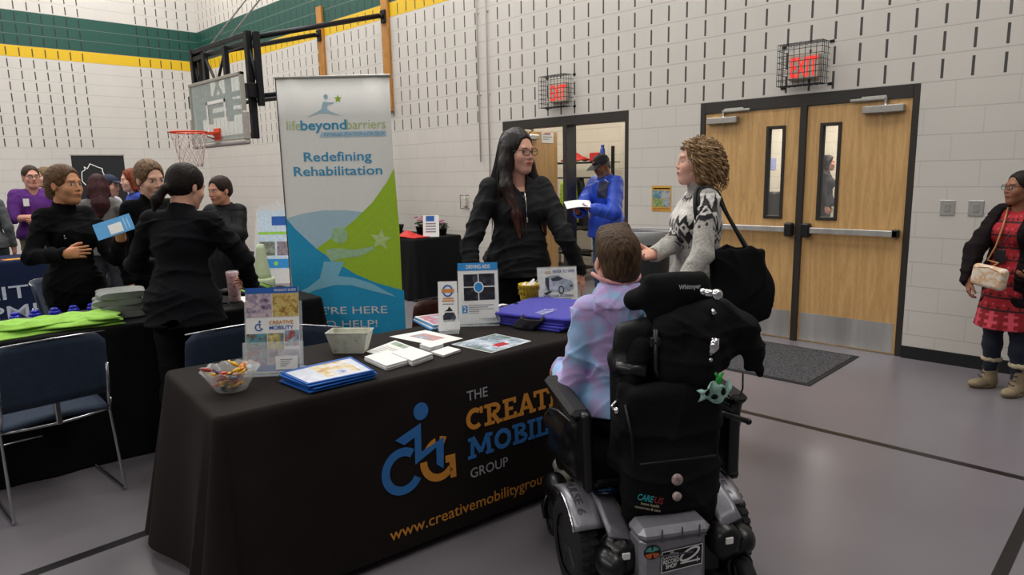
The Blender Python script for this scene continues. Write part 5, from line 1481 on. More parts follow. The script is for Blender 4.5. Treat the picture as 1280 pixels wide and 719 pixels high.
# tumbler, phone, paper with pen, gloves, cone
t = thing('tumbler', 'pink patterned tumbler held by the woman with the dark ponytail', 'tumbler', (-1.0, -4.36, HT+.002))
cu = MB(); cu.lathe([(.034, 0), (.037, .01), (.043, .17), (.044, .2), (.041, .2), (.036, .02)], 24); cu.build('cup', photo_mat('glitter_pink', ['4a3a40', 'a88088', 'd8b8b8', '8a6a70'], 60, 17), t)
MB().lathe([(.044, .196), (.045, .208), (.01, .212)], 24).build('lid', M_ACR, t)
t = thing('phone', 'black phone lying on the black cloth beside the tumbler', 'phone', (-.97, -4.50, HT+.002), math.radians(-25))
MB().box((-.037, -.075, 0), (.037, .075, .008), .004).build('case', M_BLACKP, t); MB().box((-.033, -.07, .0081), (.033, .07, .0085)).build('screen', mat('phone_screen', '0a0c10', .06), t)
quad_sheet('paper_sheet', [(-1.17, -4.27), (-.93, -4.33), (-.86, -4.07), (-1.1, -4.02)], 'blank white sheet lying on the middle table near its right end', 'paper', M_WHITE)
t = thing('pen', 'black pen lying on the blank white sheet', 'pen', (-1.02, -4.15, HT+.007), .9)
MB().cyl((-.06, 0, 0), (.055, 0, 0), .0045, seg=8).build('barrel', M_BLACKP, t); MB().cyl((.055, 0, 0), (.072, 0, 0), .004, .001, 8).build('tip', M_CHROME, t)
for i in range(3):
    mb = MB(); k = i*1.3
    for j in range(5):
        mb.cur = j % 2
        mb.tube([(-.1, (j-2)*.016, .012+.01*i), (-.02, (j-2)*.02+.004*math.sin(k), .03+.014*i), (.06, (j-2)*.024+.006*math.sin(k+j), .03+.012*i), (.12, (j-2)*.03, .016+.008*i)], [.012, .014, .012, .008], 7)
    mb.cur = 0; mb.box((-.17, -.04, .002+.012*i), (-.09, .04, .026+.012*i), .01)
    o = mb.build('work_glove', [mat('glove_black', '15161a', .8), mat('glove_lime', '8cc63c', .7)]); place(o, (-1.3+.03*i, -4.22+.05*i, HT), math.radians(30+12*i)); tag(o, ['black and lime striped glove at the bottom of the small heap', 'black and lime striped glove in the middle of the small heap', 'black and lime striped glove on top of the small heap'][i], 'glove', 'striped gloves heaped beside the cone')
t = thing('stacking_cone', 'pale green plastic cone with a thick round base', 'cone', (-1.33, -4.0, HT+.002))
MB().lathe([(.078, 0), (.086, .01), (.086, .075), (.078, .088)], 28).build('base', mat('pale_green', 'c3d0ac', .5, var=.03), t)
MB().lathe([(.064, .085), (.058, .12), (.03, .3), (.024, .335), (.018, .336), (.016, .32)], 28).build('cone', mat('pale_green'), t) if False else MB().lathe([(.064, .085), (.058, .12), (.03, .3), (.024, .335), (.018, .336), (.016, .32)], 28).build('cone', MATS['pale_green'], t)

# ------------------------------------------------------------------ chairs
M_UPH = mat('blue_upholstery', '1b2c42', .75, var=.12, bump=.3, bscale=200); M_SLED = mat('sled_chrome', 'b4b4b8', .22, .95, var=.04)
def sled_chair(label, upm, frame_m, name='stacking_chair'):
    """front of the chair is +Y; seat .45 high"""
    t = thing(name, label, 'chair')
    MB().sheet(lambda u, v: ((u-.5)*(.46+.02*math.sin(v*3)), -.2+v*.42, .475+.012*math.sin(v*PI)-.02*(2*u-1)**2*(1-v)-.015*v*v), 10, 8, .022).build('seat', upm, t)
    MB().sheet(lambda u, v: ((u-.5)*(.5-.02*v)*(1-.16*max(0, (v-.82)/.18)**2.5), -.235-.06*v+.045*(2*u-1)**2, .53+v*.33+.012*(1-(2*u-1)**2)), 12, 8, .018).build('backrest', upm, t)
    r = .0075
    for s_ in (-1, 1):
        f = MB(); x = s_*.235
        f.tube([(x*.98, .2, .455), (x, .22, .44), (x*1.04, .26, .02), (x*1.04, .25, .008), (x*1.04, -.25, .008), (x*1.04, -.26, .02), (x, -.19, .44), (x*1.02, -.205, .5)], r, 8)
        f.build('leg', frame_m, t)
        f = MB(); f.tube([(x*.98, .2, .455), (x*.98, 0, .45), (x, -.19, .445), (x*.97, -.225, .52), (x*.97, -.262, .7)], r, 8); f.build('side_rail', frame_m, t)
    f = MB(); f.tube([(-.235, -.19, .44), (-.12, -.2, .435), (0, -.205, .432), (.12, -.2, .435), (.235, -.19, .44)], r, 8); f.build('cross_rail', frame_m, t); f = MB(); f.tube([(-.225, .2, .455), (.225, .2, .455)], r, 8); f.build('cross_rail', frame_m, t); f = MB(); f.tube([(-.24, -.25, .862), (-.12, -.285, .872), (0, -.297, .875), (.12, -.285, .872), (.24, -.25, .862)], .004, 6); f.build('top_edge', frame_m, t)
    f = MB(); f.box((-.012, -.235, .43), (.012, -.19, .56), .004)
    f.build('centre_bracket', frame_m, t); MB().tube([(-.24, .235, .25), (.24, .235, .25)], .006, 6).build('stretcher', frame_m, t)
    return t
ch = sled_chair('navy upholstered stacking chair with chrome sled legs standing alone at the left', M_UPH, M_SLED)
place(ch, (-.60, -5.56, 0), math.radians(92))
c_2 = dup(ch, (-.17, -4.83, 0), math.radians(88), 'navy stacking chair tucked behind the front table, left of the acrylic holder')
c_3 = dup(ch, (.07, -4.28, 0), math.radians(25), 'navy stacking chair behind the whitewashed planter'); c_3.scale = (1, 1, .96)
c_4 = dup(ch, (-2.6, -4.9, 0), math.radians(-20), 'navy stacking chair in the far group behind the brochure woman')
M_BRN = mat('brown_vinyl', '4a2822', .4, var=.1)
c5 = sled_chair('dark brown chair behind the magazines and slim leaflet holder', M_BRN, M_BLK, 'folding_chair'); place(c5, (.0, -3.53, 0), math.radians(80)); c5.scale = (.9, 1, .99)

# ------------------------------------------------------------------ far tables
T3 = thing('folding_table', 'folding table under the black cloth by the wall, holding flowers and a red cloth', 'table', (-4.5, -.57, 0), math.radians(90))
table_under(T3, 2.1, .78, HT-.004)
TC3 = cloth_sheet(2.1, .78, HT, .03, .05, .03, .06, flat_front=False, seed=9, nf=12).build('tablecloth', M_CLOTH2); place(TC3, (-4.5, -.57, 0), math.radians(90)); tag(TC3, 'black tablecloth on the table by the wall behind the banner', 'tablecloth')
rdm = MB(); rdm.sheet(lambda u, v: ((u-.5)*.5, (v-.5)*.26, .012+.075*math.exp(-((u-.45)*4)**2-((v-.5)*3)**2)+.008*math.sin(u*13)*math.sin(v*9)), 20, 12, .008)
tag(place(rdm.build('red_cloth', mat('red_satin', 'c02018', .55, var=.1)), (-3.75, -.82, HT+.003), .1), 'crumpled bright red cloth on the black table by the wall', 'cloth')
def flower_pot(loc, label, s=1., n=11):
    t = thing('flower_pot', label, 'flower pot', loc)
    MB().lathe([(.045*s, 0), (.062*s, .09*s), (.066*s, .095*s), (.056*s, .088*s)], 16).build('pot', M_BLACKP, t)
    rnd = random.Random(n); g = MB(); p = MB()
    for i in range(36):
        a = rnd.uniform(0, 2*PI); r = rnd.uniform(.02, .085)*s; z = rnd.uniform(.09, .15)*s
        g.sheet(lambda u, v: (r*math.cos(a)*(.4+u)+(v-.5)*.03*math.sin(a), r*math.sin(a)*(.4+u)-(v-.5)*.03*math.cos(a), z+.02*math.sin(u*PI)), 2, 2, .001)
    for i in range(n):
        a = rnd.uniform(0, 2*PI); r = rnd.uniform(0, .075)*s; z = rnd.uniform(.15, .21)*s; c = (r*math.cos(a), r*math.sin(a), z)
        for k in range(5): b = 2*PI*k/5; p.ball((c[0]+.014*math.cos(b), c[1]+.014*math.sin(b), c[2]), (.012, .012, .006), 8, 5)
    g.build('leaves', mat('leaf_green', '24401c', .6, var=.2), t); p.build('flowers', mat('magenta_petal', 'a82a68', .6, var=.15), t)
flower_pot((-3.98, -.45, HT+.002), 'larger pot of magenta flowers on the black table by the wall', 1.15, 12); flower_pot((-3.62, -.36, HT+.002), 'smaller pot of magenta flowers beside the white table sign', .95, 7)
t = thing('gift_basket', 'dark wicker basket of wrapped goods behind the banner edge', 'basket', (-4.42, -.62, HT+.002))
bk = MB(); bk.lathe([(.13, 0), (.17, .12), (.175, .125), (.165, .12), (.125, .01)], 20); 
for k in range(20): a = 2*PI*k/20; bk.tube([(.13*math.cos(a), .13*math.sin(a), 0), (.172*math.cos(a), .172*math.sin(a), .125)], .006, 4)
bk.build('basket', mat('wicker_dark', '1c1712', .7, var=.3, bump=.5), t)
for i, (x, y, z, r, c) in enumerate(((-.08, 0, .15, (.06, .05, .06), '6a6468'), (.03, .03, .16, (.07, .06, .05), 'b8a8a8'), (.09, -.03, .14, (.06, .05, .04), 'd0c8c4'), (-.02, -.06, .14, (.04, .04, .05), '4a2a30'))):
    b = MB(); b.ball((x, y, z), r, 10, 8); tag(place(b.build('wrapped_gift', mat('gift_'+c, c, .3, var=.2)), (-4.42, -.62, HT+.002)), ['dark grey wrapped gift', 'dusty pink wrapped gift', 'pale cream wrapped gift', 'maroon wrapped gift'][i]+' in the dark wicker basket', 'gift')
t = thing('table_sign', 'white tabletop sign with a blue square on the black table by the wall', 'sign', (-3.55, -.62, HT+.002), math.radians(42))
fr = lean_panel(.21, .28, .15); m = MB(); slabbox(m, fr, 0, 0, .21, .28, 0, .003); m.build('card', M_WHITE, t); acrylic_stand(t, fr, .21, .28)
q = MB(); rect(q, fr, .04, .2, .15, .27, .004); q.build('blue_square', M_PBLUE, t)
q = MB(); 
for i in range(4): rect(q, fr, .035, .16-i*.035, .17, .178-i*.035, .004)
q.build('text_lines', M_PTXT, t)
# white A-frame easel behind the cone
t = thing('poster_easel', 'white plastic sign board with a blue and white poster behind the pale green cone', 'easel sign', (-5.75, -1.72, 0), math.radians(44))
E_W = mat('easel_white', 'd6d6d4', .4, var=.02); fr = (Vector((-.34, 0, 0)), Vector((1, 0, 0)), Vector((0, .16, 1)).normalized(), Vector((0, -1, .16)).normalized())
m = MB(); m.prism([(0, 0), (.1, 0), (.12, .1), (.56, .1), (.58, 0), (.68, 0), (.6, 1.22), (.42, 1.22), (.36, 1.28), (.3, 1.22), (.14, 1.22), (.08, 1.15)], 0, .04, fr); m.build('front_panel', E_W, t)
m = MB(); m.prism([(0, 0), (.1, 0), (.12, .1), (.56, .1), (.58, 0), (.68, 0), (.6, 1.22), (.08, 1.15)], 0, .03, (Vector((-.34, .38, 0)), Vector((1, 0, 0)), Vector((0, -.16, 1)).normalized(), Vector((0, 1, .16)).normalized())); m.build('rear_panel', E_W, t)
for (x0, y0, x1, y1, pm, nm) in ((.1, .3, .6, 1.14, mat('poster_pale', 'c8dae8', .4), 'poster'), (.3, .93, .6, 1.06, M_PBLUE, 'title_block'), (.12, .5, .34, .7, photo_mat('pic_olive', ['3a4030', '7a8070', 'b0b4a8'], 16, 20), 'left_picture'), (.37, .5, .59, .7, photo_mat('pic_mauve', ['4a4048', '90848c', 'b8b0b4'], 16, 21), 'right_picture'), (.1, .32, .6, .45, M_PSKY, 'blue_strip')):
    q = MB(); rect(q, fr, x0, y0, x1, y1, .041+(.001 if nm != 'poster' else 0)); q.build(nm, pm, t)
q = MB(); rect(q, fr, .1, .8, .6, .84, .0422); q.build('green_rule', M_LIME, t); q = MB(); poly(q, arc(.35, .385, .03, .03, 0, 360, 16)[:-1], fr, .0432); q.build('green_dot', M_LIME, t)
# navy table with lettering
T4 = thing('folding_table', 'folding table under the navy cloth lettered in white, at the far left', 'table', (-5.77, -5.75, 0), 0)
table_under(T4, 2.6, .75, HT-.004)
TC4 = cloth_sheet(2.6, .75, HT, .02, .04, .02, .05, flat_front=True, seed=12).build('tablecloth', M_NAVY); place(TC4, (-5.77, -5.75, 0)); tag(TC4, 'navy tablecloth with white MOBILITY EQUIPMENT lettering', 'tablecloth')
F4 = front_frame(2.6, .75, HT, .02)
q = MB(); put_text(q, 'MOBILITY', F4, .2, 1.17, .385, bold=.004, width=1.32, d=.005); put_text(q, 'EQUIPMENT', F4, .2, 1.24, .175, bold=.004, width=1.62, d=.005)
q.build('white_lettering', mat('print_pale_blue', 'b4bccb', .6), TC4)
quad_sheet('leaflet', [(-5.62, -4.9), (-5.46, -4.9), (-5.46, -4.58), (-5.62, -4.58)], 'orange and yellow leaflet on the navy table', 'leaflet', mat('leaflet_orange', 'c8641c', .4), prints=((.2, .1, .8, .5, mat('leaflet_yellow', 'd8b030', .4), 'yellow_block'),))
# pale grey table behind with a black case
T5 = thing('folding_table', 'bare light grey folding table behind the navy one', 'table', (-7.2, -5.9, 0), 0); table_under(T5, 2.6, .7, HT+.02)
t = thing('equipment_case', 'black case with orange and white labels on the light grey table', 'case', (-7.1, -4.95, HT+.018))
MB().box((-.14, -.2, 0), (.14, .2, .2), .012).build('case', M_BLACKP, t); q = MB().box((.14, -.05, .11), (.143, .05, .16)); q.build('orange_label', mat('label_orange', 'd05018', .5), t); MB().box((.14, -.02, .04), (.143, .08, .075)).build('white_label', M_WHITE, t)
t = thing('desk_lamp_toy', 'pale curly plastic model on the light grey table', 'model', (-7.2, -4.75, HT+.22)) if False else None
mb = MB(); mb.tube([(.0, .02*0+.06*math.cos(a*.5), .06+.05*math.sin(a*.5)) for a in range(0, 12)], .014, 8); mb.tube([(0, .06, .06), (0, .02, 0), (0, -.05, 0), (0, -.02, .04)], .012, 8); mb.box((-.05, -.07, -.012), (.05, .09, .004), .004)
tag(place(mb.build('curly_model', mat('model_cream', 'c8c8bc', .5)), (-7.1, -4.98, HT+.232)), 'pale curly plastic model on top of the black case', 'model')
# black roll-up banner by the back wall
t = thing('rollup_banner', 'black roll-up banner with a white state outline by the far wall', 'banner', (-11.5, -2.28, 0), math.radians(90))
MB().box((-.45, -.001, .05), (.45, .002, 2.08)).build('printed_sheet', mat('banner_black', '14151c', .6, var=.05), t); MB().box((-.46, -.012, 2.08), (.46, .014, 2.11), .004).build('top_rail', M_ALU, t); MB().box((-.46, -.1, 0), (.46, .1, .07), .02).build('base_case', M_ALU, t)
fr = (Vector((-.45, -.003, 0)), Vector((1, 0, 0)), Vector((0, 0, 1)), Vector((0, -1, 0)))
q = MB(); stroke(q, [(.14, 1.68), (.15, 1.78), (.21, 1.82), (.2, 1.87), (.25, 1.84), (.3, 1.93), (.36, 1.9), (.44, 1.86), (.5, 1.84), (.5, 1.78), (.53, 1.7), (.5, 1.62), (.5, 1.5), (.47, 1.42), (.24, 1.42), (.22, 1.5), (.14, 1.6)], .014, fr, .002, closed=True); q.build('state_outline', M_WHITE, t)

# ------------------------------------------------------------------ corridor furniture and the bin
t = thing('trash_can', 'large dark grey round trash can with a clear liner by the wall', 'trash can', (-.38, -.42, 0))
MB().lathe([(.2, 0), (.215, .02), (.255, .93), (.275, .95), (.275, 1.0), (.25, 1.0), (.245, .9), (.2, .05)], 32).build('barrel', mat('bin_grey', '3a3b3f', .6, var=.05), t)
MB().lathe([(.278, .88), (.283, .93), (.281, .99), (.262, 1.012), (.24, .98)], 40, cap=False).build('liner', glass('liner_film', 'd8d8d8', .2, .35), t)
t = thing('coat_rack', 'black wire coat rack with a shelf in the corridor behind the man', 'coat rack', (-3.0, 2.0, 0))
r = MB(); 
for x in (-.75, .45):
    r.box((x-.02, -.02, 0), (x+.02, .02, 1.95), .003)
r.build('upright_post', M_BLK, t)
for z in (1.72, .35):
    r = MB()
    for y in (-.18, -.09, 0, .09, .18): r.cyl((-.75, y, z), (.45, y, z), .006, seg=6)
    for k in range(13): r.cyl((-.75+.1*k, -.18, z), (-.75+.1*k, .18, z), .004, seg=5)
    r.box((-.75, -.19, z-.015), (.45, -.175, z+.015), .002); r.build('wire_shelf', M_BLK, t)
r = MB(); r.cyl((-.75, -.1, 1.5), (.45, -.1, 1.5), .012, seg=8); r.build('hanging_rod', M_BLK, t)
hv = MB(); hv.sheet(lambda u, v: ((u-.5)*(.26+.08*v), .02*math.sin(u*9)-.0, -.62*v), 12, 10, .02)
o = hv.build('safety_vest', mat('hivis_yellow', '8fa832', .7, var=.15)); place(o, (-3.25, 1.83, 1.45), .3)
q = MB(); q.cur = 0; q.sheet(lambda u, v: (-.08+u*.04, .02*math.sin((.5+(-.08+u*.04)/.3)*9)-.013, -.6*v), 2, 8, .004); q.sheet(lambda u, v: (.05+u*.04, .0, -.6*v), 2, 8, .004); q.build('reflective_strip', mat('reflective_orange', 'd87a50', .4), o)
tag(o, 'yellow high visibility vest hanging on the corridor coat rack', 'vest')
jk = MB(); jk.sheet(lambda u, v: ((u-.5)*(.2+.25*v), .06*math.sin(u*PI)+.02*math.sin(u*14), -.8*v), 16, 10, .03)
tag(place(jk.build('hanging_coat', mat('coat_black', '101013', .8)), (-3.15, 1.93, 1.5), 0), 'dark coat hanging beside the high visibility vest', 'coat')
bg = MB(); bg.sheet(lambda u, v: ((u-.5)*.42, (v-.5)*.22, .03+.1*math.sin(u*PI)*math.sin(v*PI)+.01*math.sin(u*15)), 14, 8, .02)
tag(place(bg.build('red_bag', mat('bag_red', 'b0241c', .6, var=.15)), (-3.2, 1.95, 1.735)), 'crumpled red bag on the corridor rack shelf', 'bag')
rb_ = MB().box((-.09, -.06, 0), (.09, .06, .13), .01); tag(place(rb_.build('red_box', mat('box_red', 'a81c20', .5)), (-2.85, 2.0, 1.735)), 'red box on the rack shelf beside the blue bottle', 'box')
bt = MB().lathe([(.035, 0), (.037, .01), (.037, .16), (.03, .18), (.022, .2), (.026, .21), (.026, .235)], 16); tag(place(bt.build('blue_bottle', mat('bottle_blue', '1c3c8c', .35, var=.1)), (-2.66, 1.9, 1.735)), 'blue bottle standing on the corridor rack shelf', 'bottle')
t = thing('utility_cart', 'white framed cart with black shelves in the corridor behind the doorway', 'cart', (-3.05, 1.55, 0))
for x in (-.32, .32):
    for y in (-.2, .2): MB().cyl((x, y, .05), (x, y, .8), .022, seg=10).build('leg', E_W, t)
for z in (.18, .42, .76): MB().box((-.34, -.22, z), (.34, .22, z+.03), .006).build('shelf', M_BLACKP, t)
t = thing('water_cooler', 'black barrel on a stand seen through the left door window', 'barrel', (.16, 1.3, 0))
MB().lathe([(.1, .92), (.105, .95), (.105, 1.3), (.09, 1.33)], 20).build('barrel', M_BLACKP, t); MB().box((-.2, -.15, 0), (.2, .15, .9), .01).build('stand', mat('stand_red', '7a2a22', .6), t); MB().box((-.22, -.17, .9), (.22, .17, .92), .004).build('counter', M_ALU, t)
o = MB().box((-.14, -.004, 0), (.14, 0, .2)).build('blue_notice', mat('notice_blue', '8a94c0', .6)); place(o, (-1.894, 5.9, 1.55), rotz=math.radians(90)); tag(o, 'pale blue notice on the corridor wall seen through the left door window', 'notice')
# ------------------------------------------------------------------ the power wheelchair (local +Y forward, +X its right)
WC = Vector((2.10, -4.09, 0)); WR = math.atan2(.541, -.841)-PI/2
WT = thing('power_wheelchair', 'black and silver power wheelchair carrying the boy in the tie-dye hoodie', 'wheelchair', WC, WR)
M_GLOSS = mat('gloss_black', '0a0a0c', .36, 0, var=.1, coat=.15, spec=.4); M_SILV = mat('silver_plastic', '86848c', .38, .4, var=.06, coat=.3); M_SILD = mat('grey_plastic', '4c4b52', .4, .3, var=.08)
M_VINYL = mat('black_vinyl', '0b0b0e', .55, var=.12, bump=.2, bscale=120, spec=.35); M_FAB = mat('black_fabric', '08080a', .85, var=.12, bump=.3, bscale=200, spec=.2)
def wheel(x, y, r, w, name, hub=.6, tread=True):
    mb = MB(); prof = [(r*.62, -w/2), (r*.8, -w/2*1.02), (r*.93, -w/2*.95), (r, -w/2*.6), (r*1.005, 0), (r, w/2*.6), (r*.93, w/2*.95), (r*.8, w/2*1.02), (r*.62, w/2)]
    mb.lathe([(a, b) for a, b in prof], 40, (x, y, r), 'x', cap=False)
    if tread:
        for k in range(36):
            a = 2*PI*k/36
            for s in (-1, 1):
                c = Vector((x+s*w*.24, y+math.cos(a+s*.05)*r*1.0, r+math.sin(a+s*.05)*r*1.0))
                mb.M = Matrix.Translation(c) @ Matrix.Rotation(a-PI/2, 4, 'X'); mb.box((-w*.18, -r*.05, -.003), (w*.18, r*.05, .004), .001)
        mb.M = None
    o = mb.build(name, M_RUB, WT)
    h = MB(); h.lathe([(r*.64, -w*.42), (r*.5, -w*.3), (r*.2, -w*.35), (r*.2, w*.35), (r*.5, w*.3), (r*.64, w*.42)], 24, (x, y, r), 'x')
    for k in range(5):
        a = 2*PI*k/5
        for s in (-1, 1): h.M = Matrix.Translation((x+s*w*.36, y, r)) @ Matrix.Rotation(a, 4, 'X'); h.box((-.008, r*.1, -r*.1), (.008, r*.62, r*.1), .004)
    h.M = None
    h.build('hub', mat('hub_dark', '222226', .5), o); return o
wheel(-.32, 0, .185, .085, 'drive_wheel'); wheel(.295, 0, .185, .085, 'drive_wheel')
def caster(x, y, r=.08):
    o = wheel(x, y, r, .05, 'caster_wheel', tread=False)
    f = MB(); f.tube([(x-.04, y, r), (x-.045, y+.02, r*1.6), (x-.02, y+.03, r*2.3), (x+.02, y+.03, r*2.3), (x+.045, y+.02, r*1.6), (x+.04, y, r)], .012, 8)
    f.cyl((x, y+.03, r*2.1), (x, y+.03, r*3.0), .022, seg=14); f.build('fork', M_GLOSS, o)
    return o
caster(-.29, .40); caster(.24, .40); caster(.255, -.24, .085); caster(-.27, -.27, .085)
# the caster housings that swing out behind and in front
for x, y0, y1 in ((.255, -.24, -.05), (-.27, -.27, -.05), (-.29, .4, .15), (.24, .4, .15)):
    F = Field((x-.1, min(y0, y1)-.1, .08), (x+.1, max(y0, y1)+.1, .4), .006)
    F.cone((x, y0+.03 if y0 < 0 else y0, .235), (x, y1, .2), .045, .035, .03); F.ell((x, y0+(.02 if y0 < 0 else 0), .235), (.052, .065, .05), None, .03)
    np_object('caster_arm', [F.mesh()+(0,)], M_GLOSS, WT)
# base frame, motors, electronics box
b = MB(); b.box((-.22, -.22, .1), (.2, .36, .3), .03); b.box((-.25, -.05, .14), (.24, .08, .24), .02); b.build('base_frame', M_BLACKP, WT)
for s in (-1, 1):
    m = MB(); x = -.02+s*.2; m.lathe([(.03, -.14), (.062, -.13), (.068, -.03), (.066, .05), (.045, .07)], 24, (x, -.14, .25), 'y')
    m.lathe([(.07, -.04), (.07, -.032)], 24, (x, -.14, .25), 'y'); o = m.build('motor', M_GLOSS, WT)
    m = MB().box((x-.02, -.285, .26), (x+.01, -.278, .285), .002); m.build('motor_label', M_WHITE, o)
bx = MB(); bx.M = Matrix.Translation((-.065, -.3, .27)) @ Matrix.Rotation(-.05, 4, 'X')
bx.box((-.125, -.03, -.22), (.125, .09, .085), .02); bx.M = None
EB = bx.build('electronics_box', M_SILV, WT)
bx = MB(); bx.box((-.2, -.345, .34), (.07, -.22, .395), .022); bx.build('box_lid', M_SILV, WT)
g = MB()
for x in (-.12, -.045, .02): g.box((x-.002, -.347, .345), (x+.002, -.343, .392))
g.box((-.13, -.3465, .29), (0, -.34, .293)); g.build('panel_seam', M_SILD, EB)
FE = (Vector((-.065, -.3315, .27)), Vector((1, 0, 0)), Vector((0, .05, 1)).normalized(), Vector((0, -1, .05)).normalized())
s_ = MB(); poly(s_, [(-.055, -.045), (.105, -.03), (.108, .045), (-.05, .032)], FE, .002); s_.build('shop_sticker', M_BLACKP, EB)
s_ = MB(); ft = (FE[0], (FE[1]+FE[2]*.08).normalized(), FE[2], FE[3])
stroke(s_, [(-.052, -.042), (.102, -.04), (.105, .033), (-.048, .033)], .003, ft, .003, closed=True)
put_text(s_, 'THE', ft, .012, -.02, .022, bold=.02, width=.016, d=.003); put_text(s_, 'CORNER', ft, .021, -.045, .006, bold=.03, width=.06, d=.003); put_text(s_, 'RECORD', ft, .021, -.045, -.012, bold=.03, width=.06, d=.003); put_text(s_, 'SHOP', ft, .021, -.036, -.03, bold=.03, width=.042, d=.003)
O_, X_, Y_, Z_ = ft
stroke(s_, [(x, y) for x, y in [(.03+.035*math.cos(a*PI/9)+.026, .006+.017*math.sin(a*PI/9)+.012*math.cos(a*PI/9)) for a in range(18)]], .008, ft, .003, closed=True)
stroke(s_, [(.02, -.022), (.095, -.022)], .006, ft, .0032); stroke(s_, [(.085, -.03), (.085, -.01)], .003, ft, .0034)
s_.build('sticker_print', mat('sticker_white', 'dcdcdc', .5), EB)
s_ = MB(); poly(s_, arc(-.085, .035, .032, .026, 0, 360, 26)[:-1], FE, .002); s_.build('round_sticker', M_BLACKP, EB)
s_ = MB(); poly(s_, arc(-.085, .035, .027, .021, 20, 80, 6)+[(-.085, .037)], FE, .003); poly(s_, arc(-.085, .035, .027, .021, 100, 165, 6)+[(-.085, .037)], FE, .003); s_.build('sticker_teal', mat('sticker_teal', '4a9a92', .5), EB)
s_ = MB(); poly(s_, arc(-.085, .033, .027, .021, 190, 260, 6)+[(-.085, .033)], FE, .003); poly(s_, arc(-.085, .033, .027, .021, 285, 350, 6)+[(-.085, .033)], FE, .003); s_.build('sticker_orange', mat('sticker_orange', 'c05a22', .5), EB)
s_ = MB(); stroke(s_, arc(.0, -.075, .032, .013, 0, 350, 24), .005, FE, .003); s_.build('oval_logo', M_CHROME, EB)
# fenders with their lettering
def fender(sx, name='fender'):
    x = -.32 if sx < 0 else .295
    f = MB()
    def fn(u, v):
        a = math.radians(150-v*135); r = .212
        return (x-.055+.115*u, math.cos(a)*-r if False else -math.cos(a)*-r*1.0, .185+math.sin(a)*r)
    f.sheet(lambda u, v: ((x-.055+.11*u) if sx < 0 else (x-.06+.07*u), .212*math.cos(math.radians((62 if sx < 0 else 60)+v*(78 if sx < 0 else 75))), .185+.212*math.sin(math.radians((62 if sx < 0 else 60)+v*(78 if sx < 0 else 75)))), 4, 16, .012)
    o = f.build(name, M_SILV, WT)
    e = MB(); ex = x-.058 if sx < 0 else x+.012
    if sx > 0: e.tube([(ex, .212*math.cos(math.radians(60+v*7.5)), .185+.212*math.sin(math.radians(60+v*7.5))) for v in range(11)], .005, 6)
    else: e.tube([(ex, .212*math.cos(math.radians(62+v*7.8)), .185+.212*math.sin(math.radians(62+v*7.8))) for v in range(11)], .005, 6); e.build('fender_trim', M_CHROME, o)
    # sloping inner deck
    d = MB(); i0 = x+.05 if sx < 0 else x-.05; i1 = x+.14 if sx < 0 else x-.13
    d.sheet(lambda u, v: (i0+(i1-i0)*u, .12-.36*v, .425-.03*u-.09*v*v+.012*math.sin(v*PI)), 5, 8, .014 if sx > 0 else -.014); d.build('deck_panel', M_SILV, o)
    tx_ = MB(); gs = 'PULSE 6'
    vs, fs = text_geo(gs, .05, .012, 0, 1, 3, 'LEFT')
    x0 = min(p[0] for p in vs); x1 = max(p[0] for p in vs); k = .19/(x1-x0)
    P = []
    for px, py, pz in vs:
        s0 = (px-x0)*k; a = math.radians(75)+s0/.214
        P.append((x-.03+.9*py if sx < 0 else x-.05+.8*py, .2258*math.cos(a), .185+.2258*math.sin(a)))
    tx_.add(P, fs); tx_.build('fender_lettering', M_SILD, o)
    return o
FL = fender(-1); fender(1)
# dark blue decal with pale squiggles on the left deck
s_ = MB(); s_.M = Matrix.Translation((-.222, -.06, .416)) @ Matrix.Rotation(math.radians(-8), 4, 'X'); s_.lathe([(.001, 0), (.05, 0), (.05, .003), (.001, .003)], 24)
dc = s_.build('decal', mat('decal_navy', '101c38', .3), FL)
s_ = MB(); fr = (Vector((-.222, -.06, .4205)), Vector((1, 0, 0)), Vector((0, 1, -.14)).normalized(), Vector((0, .14, 1)).normalized())
for cx in (-.018, .018): stroke(s_, arc(cx, .018, .01, .01, 0, 350, 14), .004, fr, .001)
stroke(s_, [(-.032, -.018), (-.02, -.006), (-.012, -.02), (0, -.006), (.01, -.02), (.02, -.006), (.032, -.016)], .005, fr, .001); s_.build('decal_print', mat('decal_cyan', '4a90c8', .4, emit=None), dc)
